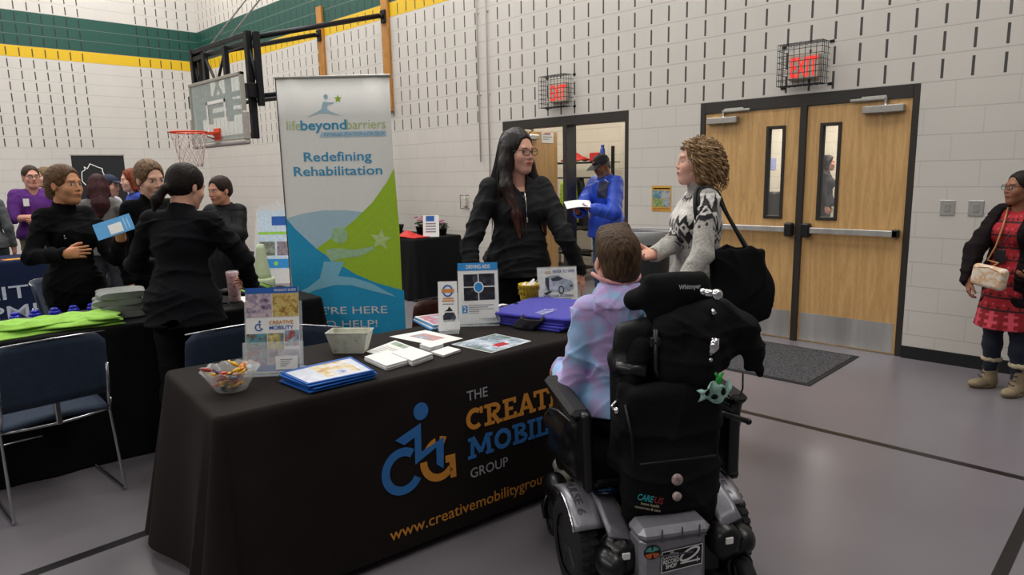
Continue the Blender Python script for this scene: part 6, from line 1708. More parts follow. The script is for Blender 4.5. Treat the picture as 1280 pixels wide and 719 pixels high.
# seat, sides, arms
F = Field((-.35, -.12, .38), (.3, .52, .62), .008); F.rbox((-.04, .2, .5), (.235, .25, .05), .03, None, .01); F.ell((-.04, .2, .53), (.2, .2, .035), None, .03, 'add')
np_object('seat_cushion', [F.mesh()+(0,)], M_FAB, WT)
b = MB(); b.box((-.26, -.06, .42), (.18, .44, .455), .01); b.cyl((-.04, .1, .28), (-.04, .1, .43), .05); b.build('seat_pan', M_BLACKP, WT)
for s, x in ((-1, -.315), (1, .27)):
    F = Field((x-.09, -.2, .35), (x+.11, .5, .82), .006)
    if s < 0:
        F.cone((x, -.03, .66), (x, .27, .73), .035, .035, .02); F.cone((x, .05, .6), (x, .3, .58), .05, .045, .04); F.cone((x, .0, .52), (x, .22, .5), .04, .05, .05)
        F.rbox((x+.01, .08, .57), (.022, .2, .15), .02, rotm(-.12, 0, 0), .03)
    else:
        F.cone((x+.08, .02, .6), (x+.1, .12, .42), .035, .04, .03); F.cone((x+.06, -.02, .7), (x+.05, .3, .72), .034, .034, .02); F.rbox((x+.04, .1, .55), (.03, .17, .14), .02, None, .03); F.cone((x+.09, .1, .52), (x+.105, .05, .38), .035, .042, .03)
    np_object('side_guard', [F.mesh()+(0,)], M_GLOSS, WT)
    p = MB(); xx = x if s < 0 else x+.06; p.M = Matrix.Translation((xx, .13, .735)) @ Matrix.Rotation(.08, 4, 'X'); p.box((-.04, -.2, -.022), (.04, .19, .022), .018); p.M = None
    p.build('armrest_pad', M_VINYL, WT)
    t_ = MB(); t_.tube([(xx-.038, -.05, .7), (xx-.042, .1, .69), (xx-.04, .22, .66), (xx-.035, .3, .6)], .004, 6); t_.build('arm_trim', M_SILD, WT)
# back shell
F = Field((-.34, -.2, .45), (.28, .1, 1.15), .007)
F.rbox((.0, -.06, .77), (.18, .03, .29), .03, None, .01); F.ell((-.01, -.07, .97), (.18, .035, .11), None, .04)
F.cone((-.165, -.04, .62), (-.165, -.04, .92), .025, .03, .03); F.cone((.175, -.03, .62), (.175, -.02, .93), .03, .035, .03)
F.cone((-.16, -.09, .905), (-.16, -.03, .92), .04, .038, .02)
np_object('back_shell', [F.mesh()+(0,)], M_VINYL, WT)
b = MB(); b.tube([(-.06, -.1, .75), (-.06, -.1, 1.0), (.05, -.11, 1.1), (.06, -.1, 1.16)], .014, 8); b.tube([(-.175, -.09, .5), (-.175, -.1, .88)], .012, 8); b.tube([(.2, -.05, .5), (.2, -.07, .9)], .012, 8); b.build('back_post', M_BLK, WT)
b = MB(); b.cyl((-.195, -.1, .905), (-.1, -.15, .895), .028, seg=18); b.build('lateral_roller', M_GLOSS, WT)
bk_ = MB(); bk_.box((-.085, -.155, .985), (-.045, -.14, 1.02), .003); bk_.box((-.09, -.16, 1.0), (-.04, -.15, 1.006)); bk_.tube([(-.065, -.15, 1.05), (-.065, -.152, .9), (-.05, -.16, .86)], .009, 6); bk_.build('strap_buckle', mat('buckle_black', '1b1b20', .35), WT)
# headrest
F = Field((-.14, -.24, 1.0), (.26, .08, 1.32), .006)
F.rbox((.045, -.07, 1.18), (.125, .03, .058), .03, None, .02); F.ell((.045, -.085, 1.165), (.13, .042, .072), None, .02); F.cone((-.06, -.05, 1.15), (-.085, .0, 1.13), .045, .04, .03); F.cone((.15, -.05, 1.18), (.17, .0, 1.17), .04, .035, .03)
F.ell((.0, -.08, 1.095), (.07, .04, .06), None, .03)
F.cone((-.05, -.02, 1.245), (.14, -.02, 1.245), .03, .03, .03, 'sub')
HR = np_object('headrest', [F.mesh()+(0,)], M_FAB, WT)
q = MB(); fr = (Vector((.03, -.132, 1.185)), Vector((1, 0, 0)), Vector((0, 0, 1)), Vector((0, -1, 0))); put_text(q, 'Whitmyer', fr, .024, 0, 0, bold=.008, width=.085, d=.001); q.build('headrest_lettering', mat('print_white', 'd8d8d8', .6), HR)
b = MB(); b.ball((.155, -.175, 1.165), .022, 16, 10); b.cyl((.115, -.16, 1.172), (.15, -.17, 1.168), .015, seg=12); b.ball((.112, -.155, 1.175), .014, 10, 8); b.build('ball_joint', M_CHROME, WT)
b = MB(); b.tube([(.13, -.19, 1.12), (.135, -.2, 1.1)], [.006, .011], 8); b.build('chrome_stud', M_CHROME, WT); b = MB(); b.tube([(.105, -.26, 1.03), (.1, -.265, 1.0), (.085, -.26, .975)], [.016, .018, .01], 8); b.ball((.09, -.262, .955), .008, 8, 6); b.build('chrome_link', M_CHROME, WT)
# right-hand lever, wiring, footrest
b = MB(); b.cyl((.19, -.1, .705), (.33, -.12, .655), .011, seg=12); b.ball((.335, -.121, .653), .013, 10, 8); b.build('tilt_lever', M_GLOSS, WT)
b = MB(); b.tube([(.2, -.12, .8), (.25, -.13, .76), (.285, -.13, .75), (.3, -.13, .79), (.298, -.13, .85)], .0035, 6); b.build('loose_cable', M_BLACKP, WT)
b = MB(); b.tube([(-.2, -.14, .8), (-.23, -.15, .78), (-.215, -.155, .75), (-.19, -.15, .755)], .006, 6); b.build('hook', M_CHROME, WT); b = MB(); b.ball((-.215, -.16, .765), .014, 8, 6); b.build('clip', M_CHROME, WT)
b = MB(); b.tube([(-.14, .42, .45), (-.14, .52, .3), (-.14, .56, .14)], .018, 8); b.tube([(.06, .42, .45), (.06, .52, .3), (.06, .56, .14)], .018, 8); b.build('footrest_hanger', M_BLACKP, WT)
for x in (-.14, .06): MB().box((x-.08, .48, .105), (x+.08, .67, .125), .008).build('footplate', M_BLACKP, WT)

def wc(x, y, z): c_, s__ = math.cos(WR), math.sin(WR); return Vector((WC.x+x*c_-y*s__, WC.y+x*s__+y*c_, z))
# the bag on the back
F = Field((-.32, -.36, .26), (.28, -.05, .95), .007)
F.rbox((-.01, -.165, .6), (.185, .055, .255), .04, None, .02); F.ell((-.03, -.2, .48), (.17, .07, .17), None, .05); F.ell((-.03, -.17, .72), (.19, .05, .14), None, .04)
F.cone((-.18, -.14, .84), (-.205, -.12, .55), .03, .028, .03); F.cone((.165, -.14, .82), (.165, -.13, .5), .03, .03, .03)
F.cone((-.14, -.14, .33), (.12, -.14, .33), .035, .04, .04)
F.wrinkle(.008, 13, 5, (1.5, 1, .5)); F.cut((0, -.1, 0), (0, 1, 0))
BAG = np_object('backpack', [F.mesh()+(0,)], M_FAB, None); place(BAG, WC, WR); tag(BAG, 'black cloth bag with two round pin badges hanging on the wheelchair back', 'bag')
q = MB(); q.tube([(-.2, -.2, .8), (-.19, -.235, .7), (-.18, -.245, .56)], .005, 5); q.build('seam_piping', M_VINYL, BAG); q = MB(); q.tube([(-.17, -.262, .6), (-.03, -.275, .605), (.12, -.262, .6)], .004, 5); q.build('seam_piping', M_VINYL, BAG)
for x, z, r in ((-.035, .535, .02), (-.035, .472, .016)):
    q = MB(); q.lathe([(.002, -.285), (r, -.284), (r*1.02, -.276), (r*.9, -.27)], 20, (x, 0, z), 'y')
    o = q.build('pin_badge', photo_mat('badge_pink', ['5a4a48', 'b09a98', 'd8c8c4'], 40, 22), BAG)
ct = MB(); fr = (Vector((-.2, -.279, .472)), Vector((1, 0, -.32)).normalized(), Vector((.32, 0, 1)).normalized(), Vector((0, -1, 0)))
put_text(ct, 'CARE', fr, .032, .01, .012, bold=.02, width=.062, d=.0); ct.build('teal_lettering', mat('thread_teal', '2fa0a8', .7), BAG)
ct = MB(); put_text(ct, 'US', fr, .032, .076, .012, bold=.02, width=.035, d=.0); ct.build('red_lettering', mat('thread_red', '8c1c24', .7), BAG)
ct = MB(); put_text(ct, 'home health', fr, .014, .03, -.003, bold=.01, width=.072, d=.0); put_text(ct, 'resources & care', fr, .014, .012, -.018, bold=.01, width=.1, d=.0); ct.build('cream_lettering', mat('thread_cream', 'b8b090', .7), BAG)
# coat over the back
F = Field((-.2, -.36, .7), (.48, .06, 1.2), .007)
for a, b, ra, rb in (((.05, -.1, 1.08), (.2, -.12, 1.09), .05, .05), ((.2, -.12, 1.09), (.28, -.14, 1.03), .045, .045), ((.28, -.14, 1.03), (.335, -.15, .93), .042, .032), ((.335, -.15, .93), (.352, -.155, .85), .026, .014), ((.0, -.12, 1.04), (.0, -.14, .88), .06, .06), ((.12, -.14, 1.05), (.1, -.16, .88), .07, .07), ((.2, -.13, 1.05), (.17, -.14, .92), .06, .05), ((-.1, -.1, .97), (-.15, -.12, .86), .05, .04), ((.3, -.14, .98), (.2, -.13, .93), .035, .04), ((.05, -.15, .9), (.13, -.16, .82), .06, .045), ((.31, -.15, .93), (.305, -.15, .88), .02, .013)):
    F.cone(a, b, ra, rb, .035)
F.wrinkle(.0055, 15, 8, (1, 1, .6))
CT = np_object('draped_coat', [F.mesh()+(0,)], mat('coat_softshell', '08090b', .85, var=.12, bump=.2, spec=.2), None); place(CT, WC, WR); tag(CT, 'black coat draped over the wheelchair back, one sleeve end pointing out right', 'coat')
# pale green bandana tied at the right of the bag
bn = MB(); rr = random.Random(3)
bn.sheet(lambda u, v: (.06+.09*u+.01*math.sin(v*7), -.235-.012*math.sin(u*8)-.01*v, .795+.06*v+.012*math.sin(u*6+v*4)), 10, 6, .004)
bn.sheet(lambda u, v: (.13+.06*u, -.23-.01*math.sin(v*6), .81+.07*u*v+.015*math.sin(u*8)-.02*v), 6, 6, .004)
BN = bn.build('bandana', mat('bandana_mint', '9fc4b8', .7, var=.1)); place(BN, WC, WR); tag(BN, 'pale mint bandana knotted beside the black bag on the wheelchair', 'bandana')
q = MB(); q.ball((.085, -.25, .835), (.012, .006, .016), 8, 6); q.ball((.115, -.252, .815), (.014, .006, .01), 8, 6); q.ball((.15, -.25, .83), (.01, .006, .014), 8, 6); q.build('dark_spots', M_FAB, BN)
q = MB(); q.ball((.135, -.245, .875), (.014, .01, .018), 8, 6); q.tube([(.135, -.245, .88), (.15, -.245, .9)], .005, 5); q.tube([(.13, -.245, .88), (.12, -.245, .9)], .005, 5); q.build('green_toy', mat('toy_green', '1f9a3c', .5), BN)
# ------------------------------------------------------------------ the people
def wl(pos, rz, H):
    """world point -> figure coordinates"""
    k = H/1.70; c, s = math.cos(rz), math.sin(rz)
    def f(x, y, z):
        dx, dy = x-pos[0], y-pos[1]
        return (( dx*c+dy*s)/k, (-dx*s+dy*c)/k, z/k)
    return f
def wd(rz):
    c, s = math.cos(rz), math.sin(rz)
    return lambda x, y, z: (x*c+y*s, -x*s+y*c, z)
def rz(a): return math.radians(224.6+a)      # a = 0 faces the photographer, 90 the right of the picture

M_SHOE = mat('dark_shoe', '141416', .5, var=.1)
M_PANT = mat('black_trouser', '0a0a0d', .9, var=.12, bump=.2, spec=.2)
M_DENIM = mat('washed_denim', '33506c', .85, var=.22, nscale=14, bump=.3, bscale=300)

# 1. woman with glasses behind the front table
pos, a_, H = (.27, -2.94), rz(22), 1.86
f_ = wl(pos, a_, H); d_ = wd(a_)
fg = Fig(H=H, sex='f', girth=1.12, shw=1.2, head=(.05, math.radians(20), 0), face=.97, res=.0042, headscale=1.08,
         R=dict(e=f_(.19, -3.31, 1.13), w=f_(.30, -3.37, .84), d=(0, .2, -1), n=(1, .2, 0), curl=.4),
         L=dict(e=f_(.61, -2.84, 1.18), w=f_(.60, -2.68, .935), d=d_(.1, .12, -.8), n=d_(-.7, -.3, -.2), curl=(.25, .2, .15, .1), spread=1.6))
t = person('woman', fg, (pos[0], pos[1], 0), a_, skin='e0a890', lips='a8484a', brow='20140f', eye='2a1c14', look=.8)
t['label'] = 'woman with long dark hair and glasses in a charcoal half-zip behind the front table'
M_CH = mat('charcoal_knit', '1b1c1e', .85, var=.1, bump=.25, bscale=250, spec=.25)
J = top('pullover', fg, t, M_CH, e=.016, hem=.84, collar=.035, wr=.006, res=.0075, neck_r=.062, vneck=.13, belly=.03, flare=.015, seed=4)
top('undershirt', fg, t, mat('black_jersey', '0c0c0f', .85), e=.006, end=0, hem=1.1, collar=0, wr=0, res=.009, neck_r=.085, vneck=.12, which='')
pants('trousers', fg, t, M_PANT); shoes(fg, t, M_SHOE)
def long_hair(F, s, C, E):
    C((.05, -.04, .05), (.08, -.01, -.06), .036, .036, .03); C((-.05, -.04, .05), (-.08, -.01, -.06), .036, .036, .03)
    for x in (-1, 1):
        C((x*.085, -.01, -.06), (x*.118, .03, -.19), .034, .034, .03); C((x*.118, .03, -.19), (x*.11, .1, -.33), .033, .026, .03); C((x*.11, .1, -.33), (x*.1, .132, -.46), .025, .008, .02)
    C((0, -.06, -.05), (0, -.1, -.22), .085, .09, .04); C((0, -.1, -.22), (0, -.11, -.38), .085, .05, .04)
    C((0, -.02, .07), (0, -.05, .05), .066, .07, .03)
def tipcol(c1, c2, z0, z1):
    c1, c2 = A(*lin(c1)), A(*lin(c2))
    return lambda P: c1+(c2-c1)*np.clip((z0-P[:, 2])/(z0-z1), 0, 1)[:, None]
def hair_v(name, sc=70, rough=.42):
    if name in MATS: return MATS[name]
    N = NT(name); at = N.n('ShaderNodeAttribute', attribute_name='Col')
    nz = N.n('ShaderNodeTexNoise'); N.l(N.co('Object', (1, 1, .08)), nz.inputs['Vector']); nz.inputs['Scale'].default_value = sc; nz.inputs['Detail'].default_value = 5
    k = N.math('MULTIPLY_ADD', nz.outputs['Fac'], 1.3, .35)
    mm = N.n('ShaderNodeVectorMath', operation='SCALE'); N.l(at.outputs['Color'], mm.inputs[0]); N.l(k, mm.inputs['Scale']); N.l(mm.outputs[0], N.b.inputs['Base Color'])
    N.bump(nz.outputs['Fac'], .7, .01); N.b.inputs['Roughness'].default_value = rough; N.b.inputs['Specular IOR Level'].default_value = .35
    MATS[name] = N.m; return N.m
hair(fg, t, hair_v('hair_ombre'), 'long', color=tipcol('17100e', '4e2a1c', 1.42, 1.15), vol=1.05, length=.55, extra=long_hair, line=-.005)
HL = t.children[-1]; rnd = random.Random(31); mb = MB()
for i in range(170):
    sx = rnd.choice((-1, 1)); o1 = rnd.uniform(-1, 1); o2 = rnd.uniform(-1, 1); ln = rnd.uniform(.75, 1.05); fr_ = rnd.random()
    P = [(sx*.012, -.03-.04*fr_, .122), (sx*(.055+.008*o1), -.01-.06*fr_, .10), (sx*.088, -.005-.07*fr_, .03), (sx*(.1+.012*o1), -.01-.07*fr_, -.07), (sx*(.118+.03*o1), .05-.14*fr_, -.19), (sx*(.1+.035*o1), .125+.015*o2-.23*fr_, -.33*ln), (sx*(.09+.03*o1), .15+.01*o2-.27*fr_, -.45*ln)]
    mb.cur = 0
    V_ = [Vector(fg.hp(*p)*fg.k) for p in P]; pts = []
    for q in range(len(V_)-1):
        a0, a1, a2, a3 = V_[max(q-1, 0)], V_[q], V_[q+1], V_[min(q+2, len(V_)-1)]
        for u in (0, .33, .66): pts.append(.5*((2*a1)+(a2-a0)*u+(2*a0-5*a1+4*a2-a3)*u*u+(3*a1-a0-3*a2+a3)*u**3))
    pts.append(V_[-1]); n = len(pts)
    mb.tube(pts, [.0032*(1-.6*(j/(n-1))**3) for j in range(n)], 4)
me_ = mb.build('loose_strands', hair_v('hair_ombre'), HL)
at_ = me_.data.color_attributes.new('Col', 'FLOAT_COLOR', 'POINT'); vz = A(*[list(v.co/fg.k) for v in me_.data.vertices]); cc_ = tipcol('17100e', '4e2a1c', 1.42, 1.15)(vz)
at_.data.foreach_set('color', np.concatenate([cc_, np.ones((len(cc_), 1))], 1).astype(np.float32).ravel())
glasses(fg, t, mat('frame_dark', '1c1412', .25), r=.023)
b = MB(); p = Vector(fg.up(0, .125, 1.36)*fg.k); q_ = Vector(fg.up(0, .155, 1.2)*fg.k); b.tube([p, (p+q_)/2+Vector((0, .006, 0)), q_], .004, 6); b.box(tuple(q_-Vector((.006, .004, .03))), tuple(q_+Vector((.006, .006, 0))), .002); b.build('zip', M_CHROME, t)
c_ = fg.up(.1, .115, 1.335)*fg.k; b = MB(); b.ball(tuple(c_), (.018, .008, .022), 10, 8); b.build('pin_badge', M_WHITE, t)
w_ = Vector(A(*fg.arm['L']['w'])*fg.k); e_ = Vector(A(*fg.arm['L']['e'])*fg.k); dd = (w_-e_).normalized()
b = MB(); n1_ = dd.orthogonal().normalized(); n2_ = dd.cross(n1_)
for off in (.0, .014): b.tube([w_+dd*(.002+off)+(n1_*math.cos(k*PI/8)+n2_*math.sin(k*PI/8))*.037 for k in range(16)], .004, 6, closed=True)
b.build('bracelet', M_BLACKP, t)

# 2. curly-haired woman in the patterned jumper
pos, a_, H = (1.47, -2.66), rz(-92), 1.76
f_ = wl(pos, a_, H); d_ = wd(a_)
fg = Fig(H=H, sex='f', girth=1.04, head=(-.04, math.radians(2), 0), face=.98, res=.0042, headscale=1.08,
         L=dict(e=f_(1.64, -2.92, 1.14), w=f_(1.60, -3.08, .97), d=d_(-.6, -.5, .1), n=(0, 0, 1), curl=.4),
         R=dict(e=f_(1.38, -2.78, 1.18), w=f_(1.405, -3.02, 1.145), d=d_(-.25, -.75, -.02), n=d_(.45, -.3, .8), curl=(.55, .5, .45, .35), thumb=.9))
t = person('woman', fg, (pos[0], pos[1], 0), a_, skin='e6b29c', lips='b06a62', brow='6a4c34', eye='4a5a60', blush=.6)
t['label'] = 'curly blonde woman in a grey jumper with a black and white yoke, in profile'
nb = fg.nb.copy()
def yoke(P):
    g = A(*lin('a6a29b')); w = A(*lin('dedad4')); k_ = A(*lin('141216'))
    d = P-nb; r = np.sqrt(d[:, 0]**2+d[:, 1]**2+(d[:, 2]*1.0)**2); th = np.arctan2(d[:, 1], d[:, 0])
    tri = np.abs(((th*22/(2*PI)) % 1)-.5)*2          # 0..1 saw
    C = np.tile(g, (len(P), 1))
    up = P[:, 2] > nb[2]+.015
    C[(r > .085) & (r < .19+.05*tri)] = w
    C[(r > .085) & (r < .09+.03*tri)] = k_
    m = (r >= .19+.05*tri) & (r < .275); C[m] = k_
    cell = ((th*22/(2*PI)) % 1)-.5
    dia = np.abs(cell)*2*.75+np.abs(r-.257)/.026; C[(dia < .75)] = w; C[(dia < .33)] = k_
    m = (r >= .275) & (r < .275+.026*(1-tri)); C[m] = k_
    m = (r > .305) & (r < .32) & (((th*44/(2*PI)) % 1) < .35); C[m] = k_
    C[up] = g*.8
    n_ = np.sin(P[:, 0]*310+np.sin(P[:, 2]*170)*2)*np.sin(P[:, 2]*260+P[:, 1]*190); C = C*(1+.12*n_[:, None])
    return C
M_KNIT = NT('wool_knit'); _a = M_KNIT.n('ShaderNodeAttribute', attribute_name='Col'); _z = M_KNIT.n('ShaderNodeTexNoise'); M_KNIT.l(M_KNIT.co('Object'), _z.inputs['Vector']); _z.inputs['Scale'].default_value = 90; _z.inputs['Detail'].default_value = 5
_s = M_KNIT.n('ShaderNodeVectorMath', operation='SCALE'); M_KNIT.l(_a.outputs['Color'], _s.inputs[0]); M_KNIT.l(M_KNIT.math('MULTIPLY_ADD', _z.outputs['Fac'], 1.0, .5), _s.inputs['Scale']); M_KNIT.l(_s.outputs[0], M_KNIT.b.inputs['Base Color']); M_KNIT.b.inputs['Roughness'].default_value = .95; M_KNIT.b.inputs['Sheen Weight'].default_value = .3; M_KNIT.bump(_z.outputs['Fac'], .6, .008)
top('jumper', fg, t, M_KNIT.m, e=.02, hem=.84, collar=.06, wr=.006, res=.006, neck_r=.056, loose=.012, color=yoke, seed=9)
pants('leggings', fg, t, M_PANT, e=.008, calf=0); shoes(fg, t, M_SHOE)
def bob(F, s, C, E):
    C((0, -.045, .0), (0, -.05, -.08), .085, .065, .03)
    for x in (-1, 1): C((x*.06, -.03, .0), (x*.07, -.035, -.08), .035, .03, .03)
HW = hair(fg, t, hair_mat('curly_core', '5a4028', '8a6c48', sc=40, zs=1), 'long', vol=1.05, length=.2, extra=bob)
rnd = random.Random(21); mb = MB()
k = fg.k
for i in range(300):
    # roots spread over the cranium away from the face
    while True:
        th = rnd.uniform(0, 2*PI); ph = math.acos(rnd.uniform(-.35, 1))
        x, y, z = math.sin(ph)*math.cos(th), math.sin(ph)*math.sin(th), math.cos(ph)
        if y > .5 and z < .62: continue
        if y > .25 and z < .1: continue
        break
    mb.cur = rnd.choice((0, 0, 1, 2))
    p = A(x*.078, -.018+y*.1, .033+z*.09); out = nrm(A(x, y*.9-.1, .1)); L = rnd.uniform(.08, .15)*(1.1 if z < .5 else .9); n = 16; pts = []
    ph0 = rnd.uniform(0, 6); cr = rnd.uniform(.009, .018); u1 = nrm(np.cross(out, A(0, 0, 1)+.01)); turns = rnd.uniform(1.8, 3.)
    for j in range(n):
        f = j/(n-1); g_ = f**1.2
        c = p+out*(.018*math.sin(f*PI*.6)+.01)+A(0, -.012*f, -L*g_)
        a = ph0+f*turns*2*PI; q = c+u1*math.cos(a)*cr+out*math.sin(a)*cr
        if q[1] > .055 and q[2] < .06: q[1] = .055
        pts.append(Vector(s_) if False else Vector(fg.hp(*q)*k))
    for dq in range(3):
        of = Vector((rnd.uniform(-.005, .005), rnd.uniform(-.005, .005), rnd.uniform(-.006, .006)))
        mb.tube([p_+of*(j/(n-1)) for j, p_ in enumerate(pts)], [.0026*(1-.5*j/(n-1)) for j in range(n)], 4)
mb.build('curls', [mat('curl_gold', 'a08058', .55, var=.15), mat('curl_brown', '7c5e3e', .55, var=.15), mat('curl_light', 'b89a74', .55, var=.15)], HW)
b = MB(); pt = Vector(fg.hp(-.08, -.002, -.045)*k); b.tube([pt+Vector((0, math.sin(j*PI/6)*.008, math.cos(j*PI/6)*.01)) for j in range(12)], .0015, 5, closed=True); b.build('earring', M_CHROME, t)
# her bag
F = Field((-.3, -.14, -.45), (.3, .14, .15), .007)
F.rbox((0, 0, -.17), (.15, .035, .2), .03, None, .02); F.ell((-.02, 0, -.28), (.19, .06, .13), None, .06); F.ell((.1, .0, -.2), (.11, .05, .13), None, .05); F.ell((.02, .0, -.1), (.08, .045, .14), None, .05); F.ell((-.06, 0, -.1), (.06, .04, .12), None, .05)
F.wrinkle(.006, 14, 3, (1.4, 1, .6)); F.ell((0, 0, .02), (.12, .02, .06), None, .02, 'sub')
HB = np_object('handbag', [F.mesh()+(0,)], mat('bag_canvas', '09090b', .9, var=.1, bump=.25, spec=.2), None); place(HB, (1.77, -2.76, 1.15), math.radians(44)); tag(HB, 'large soft black handbag hanging from the shoulder of the curly-haired woman', 'handbag')
b = MB(); Mi = (Matrix.Translation((1.77, -2.76, 1.15)) @ Matrix.Rotation(math.radians(44), 4, 'Z')).inverted(); b.M = Mi
cs_, sn_ = math.cos(a_), math.sin(a_)
def fw(x, y, z):
    q = fg.up(x, y, z)*fg.k; return Vector((pos[0]+q[0]*cs_-q[1]*sn_, pos[1]+q[0]*sn_+q[1]*cs_, q[2]))
Rz = Matrix.Rotation(math.radians(44), 3, 'Z')
def spline(V_, k=5):
    out = []
    for q in range(len(V_)-1):
        a0, a1, a2, a3 = V_[max(q-1, 0)], V_[q], V_[q+1], V_[min(q+2, len(V_)-1)]
        for m_ in range(k):
            u = m_/k; out.append(.5*((2*a1)+(a2-a0)*u+(2*a0-5*a1+4*a2-a3)*u*u+(3*a1-a0-3*a2+a3)*u**3))
    return out+[V_[-1]]
for dy in (-.02, .03):
    e1 = Vector((1.77, -2.76, 1.15))+Rz @ Vector((-.12, dy, -.05)); e2 = Vector((1.77, -2.76, 1.15))+Rz @ Vector((.08, dy, -.03))
    b.tube(spline([e1, fw(-.215, .02+dy, 1.25), fw(-.195, .055+dy*.4, 1.36), fw(-.14, .03+dy*.4, 1.445), fw(-.15, -.05+dy*.4, 1.43), fw(-.19, -.11, 1.3), e2]), .011, 7)
b.M = None
b.build('strap', M_VINYL, HB)

# 3. boy in the wheelchair
k = 1.6/1.7
bp0 = wc(-.075, .2, 0)
fg = Fig(H=1.57, sex='c', girth=.92, drop=-.235, lean=(-.03, 0, 0), head=(.0, math.radians(3), 0), res=.0042, headscale=1.16, shw=1.02,
         R=dict(e=(.25, .02, .84), w=(.2, .24, .82), d=(-.2, 1, 0), n=(0, 0, -1), curl=.5),
         L=dict(e=(-.2, .03, .80), w=(-.17, .27, .80), d=(0, 1, -.1), n=(0, 0, -1), curl=.5),
         legs={'R': (A(.1, .40, .66), A(.1, .44, .245), 0), 'L': (A(-.1, .40, .66), A(-.1, .44, .245), 0)})
t = person('boy', fg, tuple(bp0), WR, skin='e2ab94', brow='4a3828')
t['label'] = 'seated boy seen from behind in a pink and blue tie-dye hoodie'
N = NT('tie_dye'); v = N.n('ShaderNodeTexNoise'); N.l(N.co('Object'), v.inputs['Vector']); v.inputs['Scale'].default_value = 5.5; v.inputs['Detail'].default_value = 5; v.inputs['Distortion'].default_value = .9
v2 = N.n('ShaderNodeTexNoise'); N.l(N.co('Object', (1, 1, 1)), v2.inputs['Vector']); v2.inputs['Scale'].default_value = 220
N.l(N.ramp(v.outputs['Fac'], [(.36, lin('8ab8e4')), (.49, lin('9cc0ea')), (.54, lin('b0aede')), (.6, lin('b89ace')), (.7, lin('a2b4e6'))]), N.b.inputs['Base Color']); N.b.inputs['Roughness'].default_value = .9; N.b.inputs['Sheen Weight'].default_value = .3; N.bump(v2.outputs['Fac'], .2, .004)
M_TIE = N.m
HD = top('hoodie', fg, t, M_TIE, e=.028, hem=.70, collar=0, wr=.008, res=.0065, neck_r=.06, loose=.016, seed=12, freq=15, end=.95)
# the folded hood on the shoulders
def hoodfn(F):
    c = fg.nb+A(0, 0, .02)
    F.ell(c+A(0, -.07, -.01), (.125, .065, .075), None, .03); F.cone(c+A(-.095, -.05, -.0), c+A(-.075, .07, -.02), .045, .032, .04); F.cone(c+A(.1, -.05, -.0), c+A(.075, .07, -.02), .045, .032, .04)
    F.cone(c+A(-.075, -.05, .035), c+A(.075, -.05, .035), .036, .036, .03); F.cone(c+A(-.085, .0, .03), c+A(-.06, .07, .0), .03, .028, .03); F.cone(c+A(.085, .0, .03), c+A(.06, .07, .0), .03, .028, .03); F.ell(c+A(0, -.115, -.055), (.075, .04, .06), None, .04)
F = Field(fg.nb-A(.25, .25, .2), fg.nb+A(.25, .22, .2), .006); hoodfn(F); F.wrinkle(.006, 26, 3, (1, 1, 2)); F.ell(fg.nb+A(0, .01, .06), (.066, .062, .1), None, .01, 'sub')
np_object('hood', [F.mesh()+(0,)], M_TIE, HD, fg.k)
pants('trousers', fg, t, mat('navy_trouser', '1a1f2e', .85), e=.012, topz=.8); SH_ = shoes(fg, t, mat('boy_sneaker', 'a8a498', .7, var=.15))
hair(fg, t, hair_mat('boy_brown', '2e2118', '5c452f', sc=90, zs=.3), 'short', vol=1.05, res=.0042, extra=lambda F, s, C, E: (E((0, .02, .075), (.068, .085, .05), .02), C((-.03, .05, .1), (.04, .03, .11), .025, .028, .02)))
b = MB(); pts = [fg.hp(.088*math.cos(math.radians(q)), .012+.1*math.sin(math.radians(q)), -.05-.022*max(0, -math.sin(math.radians(q)))) for q in range(-185, 8, 12)]
b.tube([Vector(p*fg.k) for p in pts], .0085, 8); b.build('face_mask_strap', mat('strap_pink', 'd89a98', .6), t)

# 4. man in the blue jacket in the doorway
pos, a_, H = (-1.44, .36), rz(-56), 1.79
f_ = wl(pos, a_, H); d_ = wd(a_)
fg = Fig(H=H, sex='m', girth=1.1, lean=(.06, 0, 0), head=(.38, math.radians(4), 0), res=.006,
         R=dict(e=f_(-1.62, .10, 1.17), w=f_(-1.5, -.08, 1.13), d=d_(.2, -.8, .1), n=d_(.5, .2, .6), curl=.7),
         L=dict(e=f_(-1.17, .13, 1.12), w=f_(-1.33, -.02, 1.17), d=d_(-.7, -.45, .05), n=d_(.1, .1, .9), curl=.7))
t = person('man', fg, (pos[0], pos[1], 0), a_, skin='7e5038', brow='2a2422', beard='8a8480', trunk_res=.013, hand_res=.004)
t['label'] = 'man in a bright blue jacket and black cap reading a paper in the open doorway'
def bluejac(P):
    b_, n_ = A(*lin('1c45b8')), A(*lin('141c3c')); C = np.tile(b_, (len(P), 1))
    m = (P[:, 2] > 1.22) & (P[:, 2] < 1.40) & (P[:, 1] > .03) & (P[:, 0] > -.16) & (P[:, 0] < -.02); C[m] = n_; return C
M_VC = lambda n, r=.7: mat(n, 'ffffff', r, vcol=True, var=.08, bump=.2, bscale=100)
JM = top('jacket', fg, t, M_VC('rain_jacket', .55), e=.04, hem=.78, collar=.05, wr=.006, res=.01, neck_r=.07, loose=.02, color=bluejac, flare=.02)
b = MB()
for s_ in (-1, 1): b.prism([(s_*.05, 1.37), (s_*.07, 1.43), (s_*.14, 1.395), (s_*.125, 1.355)], .12, .165, (Vector((0, 0, 0)), Vector((1, 0, 0))*fg.k, Vector((0, -.05, 1))*fg.k, Vector((0, 1, 0))*fg.k))
b.build('white_lapel', mat('lapel_white', 'c8ccd4', .6), JM)
top('undershirt', fg, t, mat('black_jersey'), e=.02, end=0, hem=1.1, collar=.03, wr=0, res=.01, which='') if False else None
pants('jeans', fg, t, M_DENIM, e=.02); shoes(fg, t, M_SHOE)
